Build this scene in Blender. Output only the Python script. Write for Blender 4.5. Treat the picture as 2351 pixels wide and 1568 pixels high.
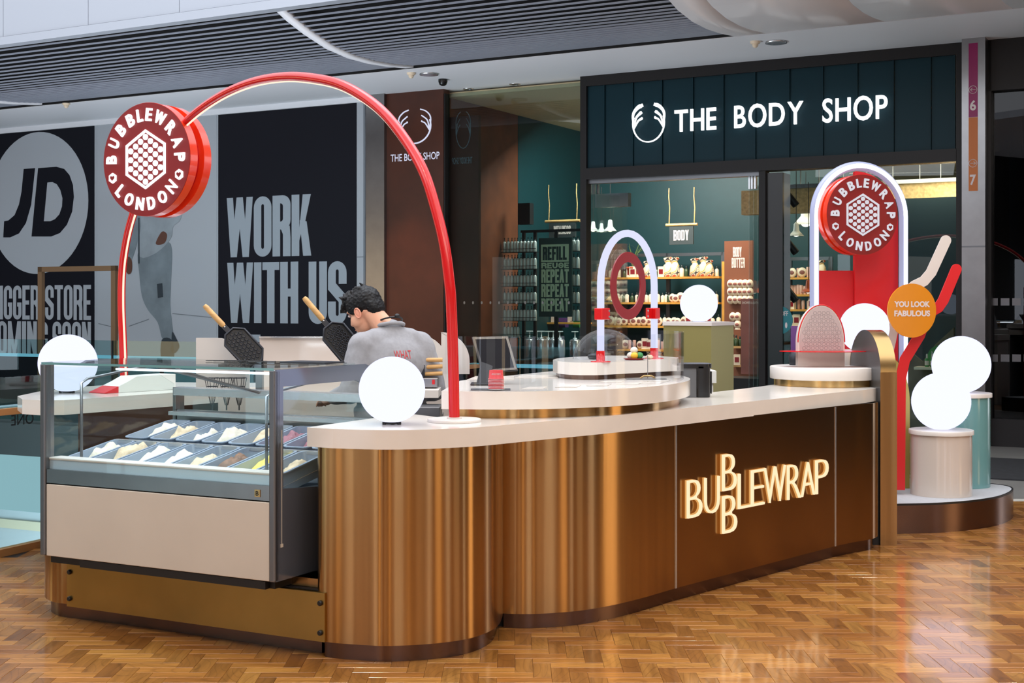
import bpy, bmesh, math, random
from mathutils import Vector, Matrix, noise
random.seed(7)
for o in list(bpy.data.objects): bpy.data.objects.remove(o)
SC = bpy.context.scene
COL = SC.collection
R = math.radians
# ------------------------------------------------------------------ camera
F, CX, HY, HC = 3100.0, 1175.5, 700.0, 1.55      # focal length in pixels of a 2351 px frame, eye height 1.55 m
cd = bpy.data.cameras.new('camera'); cam = bpy.data.objects.new('camera', cd); COL.objects.link(cam)
cam.location = (0, 0, HC); cam.rotation_euler = (R(90), 0, 0)
cd.sensor_width = 36; cd.lens = 36 * F / 2351; cd.shift_y = -84 / 2351; cd.clip_end = 200
SC.camera = cam
# ------------------------------------------------------------------ world and lights
w = bpy.data.worlds.new('world'); SC.world = w; w.use_nodes = True
w.node_tree.nodes['Background'].inputs[0].default_value = (0.90, 0.93, 1.0, 1)
w.node_tree.nodes['Background'].inputs[1].default_value = 2.2
SC.view_settings.view_transform = 'Standard'; SC.view_settings.look = 'None'
SC.view_settings.gamma = 1; SC.view_settings.use_curve_mapping = False
SC.view_settings.exposure = 0.0
def area(name, loc, target, size, power, color, sy=None, spread=180):
    l = bpy.data.lights.new(name, 'AREA'); l.energy = power; l.color = color
    l.shape = 'RECTANGLE'; l.size = size; l.size_y = sy or size; l.spread = R(spread)
    o = bpy.data.objects.new(name, l); COL.objects.link(o); o.location = loc
    o.rotation_euler = (Vector(target) - Vector(loc)).to_track_quat('-Z', 'Y').to_euler(); return o
def spot(name, loc, target, power, color, ang=60, blend=.6, r=.05):
    l = bpy.data.lights.new(name, 'SPOT'); l.energy = power; l.color = color
    l.spot_size = R(ang); l.spot_blend = blend; l.shadow_soft_size = r
    o = bpy.data.objects.new(name, l); COL.objects.link(o); o.location = loc
    o.rotation_euler = (Vector(target) - Vector(loc)).to_track_quat('-Z', 'Y').to_euler(); return o
area('atrium_light', (0, 9.0, 9.0), (0, 9.5, 0), 7, 520, (.88, .93, 1.0), 5)
area('hall_light_front', (1.5, 1.5, 5.3), (1.2, 7.5, .6), 5, 190, (1.0, .90, .80), 2.5)
area('hall_light_left', (-5.5, 4.5, 5.2), (-1.5, 8, .8), 3, 60, (.92, .95, 1.0), 2)
area('lower_storey_light', (-6.0, 13.5, -2.6), (-3.5, 14.5, 4), 6, 520, (.86, .92, 1.0), 4)  # added upward fill in the void, brightens the soffit
for i, (x, y, tx, ty, p) in enumerate([(-1.2, 4.2, -.5, 6.3, 90), (1.6, 5.0, 1.4, 7.6, 80), (3.4, 6.6, 3.0, 9.6, 90), (4.2, 4.0, 3.0, 6.8, 90), (-3.6, 6.5, -3.0, 7.6, 25)]):
    spot('downlight_lamp', (x, y, 5.4), (tx, ty, 0), p * 1.2, (1.0, .84, .66), 75, .9, .12)
# ------------------------------------------------------------------ projecting helpers (photograph pixel -> place)
def W(px, py, Y): return Vector(((px - CX) / F * Y, Y, HC - (py - HY) / F * Y))
def Zp(px, py, z):
    Y = F * (HC - z) / (py - HY); return Vector(((px - CX) / F * Y, Y, z))
def on_plane(px, py, P0, d):
    k = (px - CX) / F
    s = (k * P0[1] - P0[0]) / (d[0] - k * d[1]); Y = P0[1] + s * d[1]
    return s, HC - (py - HY) / F * Y
# ------------------------------------------------------------------ materials
MATS = {}
def srgb(r, g, b):
    f = lambda c: ((c / 255 + .055) / 1.055) ** 2.4 if c > 10 else c / 255 / 12.92
    return (f(r), f(g), f(b), 1)
def mat(name, col, rough=.5, metal=0, emit=None, es=1, noise_amt=0, nscale=8, bump=0, bscale=60, coat=0, aniso=0, spec=.5, sss=0, stretch=None, alpha=None):
    m = bpy.data.materials.new(name); m.use_nodes = True; nt = m.node_tree; p = nt.nodes['Principled BSDF']
    c = col if len(col) == 4 else (*col, 1)
    p.inputs['Base Color'].default_value = c; p.inputs['Roughness'].default_value = rough
    p.inputs['Metallic'].default_value = metal; p.inputs['Specular IOR Level'].default_value = spec
    if coat: p.inputs['Coat Weight'].default_value = coat; p.inputs['Coat Roughness'].default_value = .05
    if emit: p.inputs['Emission Color'].default_value = (*emit[:3], 1); p.inputs['Emission Strength'].default_value = es
    if noise_amt or bump:
        tc = nt.nodes.new('ShaderNodeTexCoord'); mp = nt.nodes.new('ShaderNodeMapping'); nt.links.new(tc.outputs['Object'], mp.inputs[0])
        if stretch: mp.inputs['Scale'].default_value = stretch
    if noise_amt:
        n = nt.nodes.new('ShaderNodeTexNoise'); n.inputs['Scale'].default_value = nscale; n.inputs['Detail'].default_value = 4
        nt.links.new(mp.outputs[0], n.inputs[0])
        r = nt.nodes.new('ShaderNodeValToRGB'); e = r.color_ramp.elements
        e[0].position = .3; e[1].position = .7
        e[0].color = tuple(max(0, x * (1 - noise_amt)) for x in c[:3]) + (1,); e[1].color = tuple(min(1, x * (1 + noise_amt)) for x in c[:3]) + (1,)
        nt.links.new(n.outputs[0], r.inputs[0]); nt.links.new(r.outputs[0], p.inputs['Base Color'])
    if bump:
        n2 = nt.nodes.new('ShaderNodeTexNoise'); n2.inputs['Scale'].default_value = bscale; n2.inputs['Detail'].default_value = 3
        nt.links.new(mp.outputs[0], n2.inputs[0])
        b = nt.nodes.new('ShaderNodeBump'); b.inputs['Strength'].default_value = bump; b.inputs['Distance'].default_value = .01
        nt.links.new(n2.outputs[0], b.inputs['Height']); nt.links.new(b.outputs[0], p.inputs['Normal'])
    if aniso:
        p.inputs['Anisotropic'].default_value = aniso
        t = nt.nodes.new('ShaderNodeTangent'); t.direction_type = 'RADIAL'; t.axis = 'Z'; nt.links.new(t.outputs[0], p.inputs['Tangent']); p.inputs['Anisotropic Rotation'].default_value = .25
    MATS[name] = m; return m
def emis(name, col, s):
    m = bpy.data.materials.new(name); m.use_nodes = True; nt = m.node_tree; nt.nodes.clear()
    e = nt.nodes.new('ShaderNodeEmission'); o = nt.nodes.new('ShaderNodeOutputMaterial'); e.inputs[0].default_value = (*col[:3], 1); e.inputs[1].default_value = s
    nt.links.new(e.outputs[0], o.inputs[0]); MATS[name] = m; return m
def glass(name, tint=(1, 1, 1), ior=1.45, rough=0.0, mul=1.0):
    m = bpy.data.materials.new(name); m.use_nodes = True; nt = m.node_tree; nt.nodes.clear()
    t = nt.nodes.new('ShaderNodeBsdfTransparent'); g = nt.nodes.new('ShaderNodeBsdfGlossy'); lw = nt.nodes.new('ShaderNodeLayerWeight'); lw.inputs[0].default_value = .5
    pw = nt.nodes.new('ShaderNodeMath'); pw.operation = 'POWER'; pw.inputs[1].default_value = 4.0; f = nt.nodes.new('ShaderNodeMath'); f.operation = 'MULTIPLY_ADD'
    f0 = ((ior - 1) / (ior + 1)) ** 2 * .9; f.inputs[1].default_value = .75; f.inputs[2].default_value = f0
    nt.links.new(lw.outputs['Facing'], pw.inputs[0]); nt.links.new(pw.outputs[0], f.inputs[0])
    mx = nt.nodes.new('ShaderNodeMixShader'); o = nt.nodes.new('ShaderNodeOutputMaterial')
    t.inputs[0].default_value = (*tint, 1); g.inputs['Roughness'].default_value = rough; 
    ml = nt.nodes.new('ShaderNodeMath'); ml.operation = 'MULTIPLY'; ml.inputs[1].default_value = mul; nt.links.new(f.outputs[0], ml.inputs[0])
    nt.links.new(ml.outputs[0], mx.inputs[0]); nt.links.new(t.outputs[0], mx.inputs[1]); nt.links.new(g.outputs[0], mx.inputs[2]); nt.links.new(mx.outputs[0], o.inputs[0])
    MATS[name] = m; return m
mat('white_stone', srgb(224, 217, 208), .16, noise_amt=.03, nscale=5, coat=.2)
mat('white_paint', srgb(212, 205, 198), .35)
mat('board_face', srgb(178, 162, 160), .45)
mat('cool_white', srgb(205, 208, 214), .5)
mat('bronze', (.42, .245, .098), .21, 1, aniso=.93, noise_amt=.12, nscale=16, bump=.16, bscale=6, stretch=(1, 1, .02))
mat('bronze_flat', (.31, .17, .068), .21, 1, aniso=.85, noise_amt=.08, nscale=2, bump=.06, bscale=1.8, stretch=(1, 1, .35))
mat('brass_plate', (.38, .245, .075), .33, 1, noise_amt=.08, nscale=4, aniso=.5)
mat('brass_edge', (.58, .38, .16), .24, 1, aniso=.5)
mat('gold_matt', srgb(186, 170, 92), .38, .5)
mat('dark_bronze', (.16, .095, .07), .26, 1, noise_amt=.12, nscale=4, aniso=.5)
mat('steel', srgb(150, 150, 152), .28, 1, noise_amt=.05)
mat('steel_dark', srgb(118, 120, 124), .32, .8)
mat('pan_plastic', srgb(150, 164, 184), .25, .2)
mat('olive', srgb(150, 142, 88), .35, .45)
mat('dark_screen', srgb(24, 23, 27), .5, spec=.1)
mat('steel_bright', srgb(206, 208, 212), .25, .85)
mat('freezer_side', srgb(116, 122, 134), .16, .6)
mat('freezer_panel', srgb(202, 192, 178), .42, .1, noise_amt=.04, nscale=2.5)
mat('freezer_inner', srgb(196, 208, 220), .25, .3)
mat('black', srgb(14, 14, 16), .45)
mat('black_gloss', srgb(18, 18, 20), .25)
mat('iron', srgb(50, 52, 58), .36, .5)
mat('frame_black', srgb(30, 28, 29), .45, spec=.3)
mat('red', srgb(198, 12, 16), .25, coat=.2)
mat('red_bright', srgb(232, 58, 24), .2, coat=.6)
mat('red_face', srgb(126, 14, 14), .4)
mat('red_paint', srgb(206, 24, 30), .35)
mat('red_ring', srgb(134, 22, 30), .4)
mat('white_card', srgb(222, 222, 216), .5)
mat('orange', srgb(214, 134, 24), .12, noise_amt=.03)
mat('teal_pedestal', srgb(108, 156, 158), .12, coat=.4)
mat('cream_pedestal', srgb(206, 194, 184), .12, coat=.4)
mat('carpet', srgb(178, 180, 184), .85, noise_amt=.06, nscale=40, bump=.2, bscale=200)
mat('teal_wall', srgb(9, 54, 58), .5, noise_amt=.05)
mat('teal_fascia', srgb(9, 44, 54), .45, spec=.2)
mat('rust', srgb(112, 58, 32), .5, noise_amt=.22, nscale=3, bump=.1, bscale=20)
mat('rust_dark', srgb(72, 34, 20), .35, .0, noise_amt=.18, nscale=3)
mat('hoarding_white', srgb(174, 180, 188), .55)
mat('hoarding_black', srgb(20, 21, 30), .6, spec=.2)
mat('print_grey', srgb(158, 168, 178), .55)
mat('print_trouser', srgb(122, 134, 142), .6, noise_amt=.16, nscale=4)
mat('print_top', srgb(150, 160, 168), .6, noise_amt=.14, nscale=4)
mat('print_skin', srgb(96, 62, 50), .6)
mat('print_shoe', srgb(48, 58, 66), .6)
mat('print_line', srgb(120, 126, 134), .6)
mat('ceiling_white', srgb(232, 234, 240), .55)
mat('slat', srgb(142, 148, 162), .45)
mat('slot_black', srgb(10, 10, 12), .8)
mat('bulkhead', srgb(160, 166, 176), .4)
mat('smooth_soffit', srgb(226, 220, 220), .28)
mat('wood', srgb(206, 160, 100), .45, noise_amt=.18, nscale=6, stretch=(1, 1, 6))
mat('wood_shelf', srgb(214, 150, 62), .5, noise_amt=.12, nscale=10)
mat('wood_rail', srgb(176, 122, 74), .35)
mat('wood_frame', srgb(112, 84, 58), .6)
mat('osb', srgb(188, 160, 118), .7, noise_amt=.25, nscale=30)
mat('stone_floor', srgb(120, 118, 114), .35, noise_amt=.08, nscale=3)
mat('stone_trim', srgb(190, 186, 176), .4)
mat('mat_dark', srgb(24, 25, 30), .8, noise_amt=.5, nscale=20)
mat('terracotta', srgb(190, 84, 48), .6)
mat('plant_green', srgb(98, 120, 60), .6)
mat('cream', srgb(232, 214, 188), .5)
mat('pink_cream', srgb(222, 178, 160), .5)
mat('alu', srgb(214, 218, 212), .35, .3)
mat('pump_dark', srgb(22, 38, 38), .4)
mat('pump_white', srgb(214, 222, 222), .4)
mat('label_black', srgb(30, 32, 32), .5)
mat('amber', srgb(62, 34, 16), .2)
mat('green_bottle', srgb(60, 78, 50), .25)
mat('yellow', srgb(236, 190, 50), .5)
mat('purple', srgb(96, 60, 120), .5)
mat('orange_box', srgb(222, 92, 38), .5)
mat('green_box', srgb(60, 140, 74), .5)
mat('sign_green', srgb(28, 52, 48), .5)
mat('sign_cream', srgb(196, 208, 172), .5)
mat('sign_slate', srgb(52, 58, 58), .55)
mat('sign_pinkwhite', srgb(226, 206, 196), .5)
mat('brown_board', srgb(126, 74, 48), .55)
mat('poster_brown', srgb(140, 84, 74), .5, noise_amt=.3, nscale=2)
mat('slate_blue', srgb(38, 58, 70), .5)
mat('sticker_teal', srgb(22, 118, 128), .4)
mat('magenta', srgb(138, 0, 86), .4)
mat('strip_orange', srgb(190, 102, 26), .4)
mat('strip_white', srgb(216, 206, 206), .4)
mat('beige_ceiling', srgb(222, 196, 156), .6)
mat('rock', srgb(120, 108, 92), .8, noise_amt=.45, nscale=3, bump=.8, bscale=3)
mat('skin', srgb(226, 168, 138), .5)
mat('ear_pink', srgb(220, 150, 124), .5)
mat('hair', srgb(9, 9, 12), .5, spec=.3, bump=.5, bscale=70, stretch=(1, .3, 1))
mat('sweat', srgb(146, 146, 150), .85, noise_amt=.07, nscale=60, bump=.25, bscale=14)
mat('print_red', srgb(190, 40, 44), .7)
mat('denim', srgb(28, 30, 38), .8)
mat('plastic_clear_grey', srgb(96, 98, 102), .2)
mat('ice_vanilla', srgb(222, 212, 196), .55, bump=.6, bscale=40)
mat('ice_pale', srgb(212, 190, 160), .55, bump=.6, bscale=40, noise_amt=.2, nscale=30)
mat('ice_choc', srgb(118, 78, 52), .5, bump=.6, bscale=40, noise_amt=.4, nscale=24)
mat('ice_berry', srgb(146, 90, 104), .5, bump=.6, bscale=40)
mat('ice_yellow', srgb(244, 214, 92), .5, bump=.6, bscale=40)
mat('print_pattern', srgb(234, 214, 184), .6)
mat('menu_print', srgb(206, 196, 184), .3, noise_amt=.25, nscale=14)
mat('back_hall', srgb(40, 38, 38), .6)
emis('sphere_light', (.745, .765, 1.0), 1.3)
emis('neon_blue', (.76, .78, 1.0), 1.02)
emis('neon_core', (.9, .9, 1.0), 2.2)
emis('led_warm', (1.0, .74, .58), 1.3)
emis('sign_white', (1.0, .97, 1.0), 1.6)
emis('sign_soft', (.80, .78, .84), .92)
emis('letter_warm', (1.0, .74, .46), 1.2)
emis('letter_warm_side', (1.0, .48, .14), .75)
emis('shop_letters', (.95, .98, 1.0), 1.6)
emis('halo_white', (.72, .76, .95), .95)
emis('led_cool', (.8, .9, 1.0), 2.4)
emis('cyan_line', (.28, .62, .80), .8)  # steel handrail's cyan reflection, put in as emission
emis('lamp_glow', (1.0, .86, .66), 3.0)
emis('lower_wall_light', (.56, .72, .80), .9)  # light falling on the far slab edge, put in as emission
emis('window_warm', (1.0, .72, .42), 3.6)  # glow of the panels added on unseen walls for bronze reflections
emis('window_cool', (.82, .88, 1.0), 3.2)
emis('window_dim', (.9, .85, .8), .9)
emis('downlight_disc', (1, .93, .85), 6)
glass('clear_glass', (.95, .985, .98), 1.42)
glass('shop_glass', (.74, .82, .82), 1.5)
glass('dark_glass', (.10, .12, .16), 1.5)
glass('rail_glass', (.72, .86, .86), 1.45)
glass('acrylic', (.975, .985, 1.0), 1.42, 0, .6)
mat('neon_sleeve', srgb(120, 126, 150), .3, emit=(.50, .53, .80), es=.42)
# herringbone oak
def wood_floor_mat(nm_='oak_parquet', k_=1.0):
    m = bpy.data.materials.new(nm_); m.use_nodes = True; nt = m.node_tree; p = nt.nodes['Principled BSDF']; N = nt.nodes.new; Lk = nt.links.new
    uv = N('ShaderNodeUVMap'); uv.uv_map = 'grain'
    oi = N('ShaderNodeObjectInfo'); ge = N('ShaderNodeNewGeometry')
    ad = N('ShaderNodeMath'); ad.operation = 'ADD'; Lk(oi.outputs['Random'], ad.inputs[0]); Lk(ge.outputs['Random Per Island'], ad.inputs[1])
    fr = N('ShaderNodeMath'); fr.operation = 'FRACT'; Lk(ad.outputs[0], fr.inputs[0])
    wn = N('ShaderNodeMath'); wn.operation = 'MULTIPLY'; wn.inputs[1].default_value = 37; Lk(fr.outputs[0], wn.inputs[0])
    mp = N('ShaderNodeMapping'); mp.inputs['Scale'].default_value = (2.2, 26, 1); Lk(uv.outputs[0], mp.inputs[0])
    n1 = N('ShaderNodeTexNoise'); n1.noise_dimensions = '4D'; n1.inputs['Scale'].default_value = 1.6; n1.inputs['Detail'].default_value = 5; n1.inputs['Distortion'].default_value = .8
    Lk(mp.outputs[0], n1.inputs[0]); Lk(wn.outputs[0], n1.inputs['W'])
    mp2 = N('ShaderNodeMapping'); mp2.inputs['Scale'].default_value = (5, 12, 1); Lk(uv.outputs[0], mp2.inputs[0])
    n3 = N('ShaderNodeTexNoise'); n3.noise_dimensions = '4D'; n3.inputs['Scale'].default_value = .55; n3.inputs['Detail'].default_value = 0; Lk(mp2.outputs[0], n3.inputs[0]); Lk(wn.outputs[0], n3.inputs['W'])
    sn = N('ShaderNodeMath'); sn.operation = 'MULTIPLY'; sn.inputs[1].default_value = 75; Lk(n3.outputs[0], sn.inputs[0])
    si = N('ShaderNodeMath'); si.operation = 'SINE'; Lk(sn.outputs[0], si.inputs[0])
    base = N('ShaderNodeValToRGB'); e = base.color_ramp.elements
    e[0].position = 0; e[0].color = srgb(156, 98, 42); e[1].position = 1; e[1].color = srgb(210, 150, 74)
    x = e.new(.2); x.color = srgb(178, 116, 52); x = e.new(.7); x.color = srgb(194, 132, 62)
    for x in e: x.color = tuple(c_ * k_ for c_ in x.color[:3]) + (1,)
    Lk(fr.outputs[0], base.inputs[0])
    g = N('ShaderNodeValToRGB'); g.color_ramp.elements[0].position = .35; g.color_ramp.elements[0].color = (.62, .56, .5, 1); g.color_ramp.elements[1].position = .62; g.color_ramp.elements[1].color = (1.05, 1.02, 1, 1)
    Lk(n1.outputs[0], g.inputs[0])
    mx = N('ShaderNodeMix'); mx.data_type = 'RGBA'; mx.blend_type = 'MULTIPLY'; mx.inputs[0].default_value = .8; Lk(base.outputs[0], mx.inputs[6]); Lk(g.outputs[0], mx.inputs[7])
    g2 = N('ShaderNodeValToRGB'); g2.color_ramp.elements[0].position = .75; g2.color_ramp.elements[0].color = (1, 1, 1, 1); g2.color_ramp.elements[1].position = 1; g2.color_ramp.elements[1].color = (.45, .38, .32, 1)
    Lk(si.outputs[0], g2.inputs[0])
    mx2 = N('ShaderNodeMix'); mx2.data_type = 'RGBA'; mx2.blend_type = 'MULTIPLY'; mx2.inputs[0].default_value = .45; Lk(mx.outputs[2], mx2.inputs[6]); Lk(g2.outputs[0], mx2.inputs[7])
    Lk(mx2.outputs[2], p.inputs['Base Color']); p.inputs['Roughness'].default_value = .22; p.inputs['Coat Weight'].default_value = .75; p.inputs['Coat Roughness'].default_value = .09
    tc = N('ShaderNodeTexCoord'); nn = N('ShaderNodeTexNoise'); nn.inputs['Scale'].default_value = 3; Lk(ge.outputs['Position'], nn.inputs[0])
    mr = N('ShaderNodeMapRange'); mr.inputs[3].default_value = .22; mr.inputs[4].default_value = .4; Lk(nn.outputs[0], mr.inputs[0]); Lk(mr.outputs[0], p.inputs['Roughness'])
    b = N('ShaderNodeBump'); b.inputs['Strength'].default_value = .12; b.inputs['Distance'].default_value = .004; Lk(n1.outputs[0], b.inputs['Height']); Lk(b.outputs[0], p.inputs['Normal'])
    MATS[nm_] = m
wood_floor_mat('oak_parquet', .86); wood_floor_mat('oak_parquet_cross', .66)  # cross-laid planks darker: shading by grain direction put into the colour
def pattern_mat():
    m = MATS['print_pattern']; nt = m.node_tree; p = nt.nodes['Principled BSDF']
    tc = nt.nodes.new('ShaderNodeTexCoord'); n = nt.nodes.new('ShaderNodeTexNoise'); n.inputs['Scale'].default_value = 9; n.inputs['Detail'].default_value = 0
    r = nt.nodes.new('ShaderNodeValToRGB'); r.color_ramp.interpolation = 'CONSTANT'; e = r.color_ramp.elements
    e[0].color = srgb(236, 214, 184); e[1].position = .44; e[1].color = srgb(230, 170, 60)
    for q, c in ((.5, (236, 214, 184)), (.56, (60, 60, 62)), (.6, (236, 214, 184)), (.66, (190, 92, 70))):
        x = e.new(q); x.color = srgb(*c)
    nt.links.new(tc.outputs['Object'], n.inputs[0]); nt.links.new(n.outputs[0], r.inputs[0]); nt.links.new(r.outputs[0], p.inputs['Base Color'])
pattern_mat()
# ------------------------------------------------------------------ mesh helpers
UPV = Vector((0, 0, 1))
def frame(o, u, up=UPV):
    u = Vector(u).normalized(); up = Vector(up).normalized(); n = u.cross(up)
    m = Matrix((u, up, n)).transposed().to_4x4(); m.translation = Vector(o); return m
class MB:
    def __init__(s): s.v = []; s.f = []; s.sm = []; s.M = None
    def add(s, vs, fs, smooth=False):
        b = len(s.v)
        for p in vs: s.v.append((s.M @ Vector(p)) if s.M else Vector(p))
        for f in fs: s.f.append(tuple(i + b for i in f)); s.sm.append(smooth)
        return s
    def box(s, a, b):
        x0, x1 = sorted((a[0], b[0])); y0, y1 = sorted((a[1], b[1])); z0, z1 = sorted((a[2], b[2]))
        v = [(x, y, z) for z in (z0, z1) for y in (y0, y1) for x in (x0, x1)]
        return s.add(v, [(0, 2, 3, 1), (4, 5, 7, 6), (0, 1, 5, 4), (2, 6, 7, 3), (0, 4, 6, 2), (1, 3, 7, 5)])
    def prism(s, poly, z0, z1, smooth_side=False):
        n = len(poly); a = sum(poly[i][0] * poly[(i + 1) % n][1] - poly[(i + 1) % n][0] * poly[i][1] for i in range(n))
        if a < 0: poly = list(reversed(poly))
        v = [(x, y, z0) for x, y in poly] + [(x, y, z1) for x, y in poly]
        s.add(v, [tuple(reversed(range(n))), tuple(range(n, 2 * n))])
        v2 = [(x, y, z0) for x, y in poly] + [(x, y, z1) for x, y in poly]
        return s.add(v2, [(i, (i + 1) % n, n + (i + 1) % n, n + i) for i in range(n)], smooth_side)
    def ribbon(s, path, z0, z1, th=.01, inward=1, smooth=True):
        """vertical sheet along an open plan path, thickness th to its left"""
        n = len(path); off = offset(path, th * inward)
        v = [(x, y, z) for z in (z0, z1) for x, y in path] + [(x, y, z) for z in (z0, z1) for x, y in off]
        f = []
        for i in range(n - 1):
            f.append((i, i + 1, n + i + 1, n + i)); f.append((2 * n + i + 1, 2 * n + i, 3 * n + i, 3 * n + i + 1))
        s.add(v, f, smooth)
        g = []
        for i in range(n - 1):
            g.append((n + i, n + i + 1, 3 * n + i + 1, 3 * n + i)); g.append((i + 1, i, 2 * n + i, 2 * n + i + 1))
        g.append((0, n, 3 * n, 2 * n)); g.append((n - 1, 3 * n - 1, 4 * n - 1, 2 * n - 1)[::-1])
        return s.add(v, g)
    def tube(s, path, r, n=12, closed=False, caps=True):
        P = [Vector(p) for p in path]; m = len(P); rs = r if isinstance(r, (list, tuple)) else [r] * m
        T = []
        for i in range(m):
            a = P[(i - 1) % m] if closed or i > 0 else P[i]; b = P[(i + 1) % m] if closed or i < m - 1 else P[i]
            T.append((b - a).normalized())
        up = Vector((0, 0, 1)) if abs(T[0].z) < .9 else Vector((1, 0, 0))
        x = T[0].cross(up).normalized(); vs = []
        for i in range(m):
            x = (x - T[i] * x.dot(T[i])).normalized(); y = T[i].cross(x)
            for k in range(n):
                a = 2 * math.pi * k / n; vs.append(P[i] + (x * math.cos(a) + y * math.sin(a)) * rs[i])
        fs = [(i * n + k, i * n + (k + 1) % n, ((i + 1) % m) * n + (k + 1) % n, ((i + 1) % m) * n + k) for i in range(m if closed else m - 1) for k in range(n)]
        s.add(vs, fs, True)
        if caps and not closed:
            s.add(vs[:n], [tuple(reversed(range(n)))]); s.add(vs[-n:], [tuple(range(n))])
        return s
    def lathe(s, prof, n=24, c=(0, 0, 0), smooth=True):
        vs = []; m = len(prof)
        for r, z in prof:
            for k in range(n):
                a = 2 * math.pi * k / n; vs.append((c[0] + r * math.cos(a), c[1] + r * math.sin(a), c[2] + z))
        fs = [(i * n + k, i * n + (k + 1) % n, (i + 1) * n + (k + 1) % n, (i + 1) * n + k) for i in range(m - 1) for k in range(n)]
        s.add(vs, fs, smooth)
        s.add(vs[:n], [tuple(reversed(range(n)))]); s.add(vs[-n:], [tuple(range(n))]); return s
    def cyl(s, r, z0, z1, c=(0, 0), n=32): return s.lathe([(r, z0), (r, z0 + 1e-4), (r, z1 - 1e-4), (r, z1)], n, (c[0], c[1], 0))
    def ell(s, c, r, n=16, m=10, rot=None, f=None):
        vs = []; c = Vector(c)
        for i in range(1, m):
            t = math.pi * i / m
            for k in range(n):
                a = 2 * math.pi * k / n; p = Vector((r[0] * math.sin(t) * math.cos(a), r[1] * math.sin(t) * math.sin(a), r[2] * math.cos(t)))
                vs.append(p)
        vs.append(Vector((0, 0, r[2]))); vs.append(Vector((0, 0, -r[2])))
        if f: vs = [f(p) for p in vs]
        if rot: vs = [rot @ p for p in vs]
        vs = [p + c for p in vs]; N = (m - 1) * n
        fs = [(i * n + k, (i + 1) * n + k, (i + 1) * n + (k + 1) % n, i * n + (k + 1) % n) for i in range(m - 2) for k in range(n)]
        fs += [(N, k, (k + 1) % n) for k in range(n)] + [(N + 1, (m - 2) * n + (k + 1) % n, (m - 2) * n + k) for k in range(n)]
        return s.add(vs, fs, True)
    def caps(s, a, b, ra, rb, n=12):
        a = Vector(a); b = Vector(b); s.tube([a, b], [ra, rb], n); s.ell(a, (ra,) * 3, n, 8); s.ell(b, (rb,) * 3, n, 8); return s
    def mesh(s, me_, M=None):
        vs = [(M @ v.co) if M else v.co.copy() for v in me_.vertices]
        return s.add(vs, [tuple(p.vertices) for p in me_.polygons])
    def build(s, name, m=None, parent=None, local=False, label=None, cat=None, group=None, kind=None, bevel=0, loc=None):
        me = bpy.data.meshes.new(name)
        if local: off = Vector((0, 0, 0))
        elif parent: off = wloc(parent)
        elif loc is not None: off = Vector(loc)
        else:
            xs = [v.x for v in s.v]; ys = [v.y for v in s.v]; off = Vector(((min(xs) + max(xs)) / 2, (min(ys) + max(ys)) / 2, min(v.z for v in s.v)))
        oloc = Vector((0, 0, 0))
        if parent and loc is not None and not local: oloc = Vector(loc) - off; off = Vector(loc)
        me.from_pydata([v - off for v in s.v], [], s.f); me.polygons.foreach_set('use_smooth', s.sm); me.update()
        o = bpy.data.objects.new(name, me); COL.objects.link(o)
        if m: me.materials.append(MATS[m])
        if parent: o.parent = parent; o.location = oloc
        elif not local: o.location = off
        tag(o, label, cat, group, kind)
        if bevel:
            b = o.modifiers.new('b', 'BEVEL'); b.width = bevel; b.segments = 2; b.limit_method = 'ANGLE'; b.angle_limit = R(50)
        return o
def wloc(o):
    p = Vector(o.location)
    while o.parent: o = o.parent; p += Vector(o.location)
    return p
def tag(o, label=None, cat=None, group=None, kind=None):
    if label: o['label'] = label
    if cat: o['category'] = cat
    if group: o['group'] = group
    if kind: o['kind'] = kind
    return o
def thing(name, label, cat, loc=(0, 0, 0), group=None, rz=0):
    o = bpy.data.objects.new(name, None); COL.objects.link(o); o.location = loc; o.rotation_euler = (0, 0, rz); o.empty_display_size = .1
    return tag(o, label, cat, group)
def structure(mb, name, m, parent=None, **k): return mb.build(name, m, parent, kind=None if parent else 'structure', **k)
def copy_tree(o, parent=None):
    c = o.copy(); COL.objects.link(c); c.parent = parent
    for ch in [x for x in KIDS.get(o.name, [])]: copy_tree(ch, c)
    return c
KIDS = {}
def reg(o):
    KIDS[o.name] = [c for c in COL.objects if c.parent == o]
    for c in KIDS[o.name]: reg(c)
def dup(o, loc, rz=None, label=None, group=None):
    c = copy_tree(o); c.location = loc
    if rz is not None: c.rotation_euler = (0, 0, rz)
    if label: c['label'] = label
    if group: c['group'] = group
    return c
def offset(path, d):
    out = []; n = len(path)
    for i in range(n):
        a = Vector(path[max(0, i - 1)]); b = Vector(path[min(n - 1, i + 1)]); t = (b - a).normalized()
        out.append((path[i][0] - t.y * d, path[i][1] + t.x * d))
    return out
def smooth(pts, n=8, closed=False):
    P = [Vector(p) for p in pts]; m = len(P); out = []
    for i in range(m if closed else m - 1):
        p0 = P[(i - 1) % m] if closed or i > 0 else P[i] * 2 - P[i + 1]; p1 = P[i]; p2 = P[(i + 1) % m]
        p3 = P[(i + 2) % m] if closed or i < m - 2 else P[i + 1] * 2 - P[i]
        for k in range(n):
            t = k / n
            out.append(.5 * ((2 * p1) + (p2 - p0) * t + (2 * p0 - 5 * p1 + 4 * p2 - p3) * t * t + (3 * p1 - p0 - 3 * p2 + p3) * t ** 3))
    if not closed: out.append(P[-1])
    return out
def sm2(pts, n=8, closed=False): return [(p.x, p.y) for p in smooth([(x, y, 0) for x, y in pts], n, closed)]
def arcp(cx, cy, rx, ry, a0, a1, n=16): return [(cx + rx * math.cos(R(a0 + (a1 - a0) * k / n)), cy + ry * math.sin(R(a0 + (a1 - a0) * k / n))) for k in range(n + 1)]
_TX = {}
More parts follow.
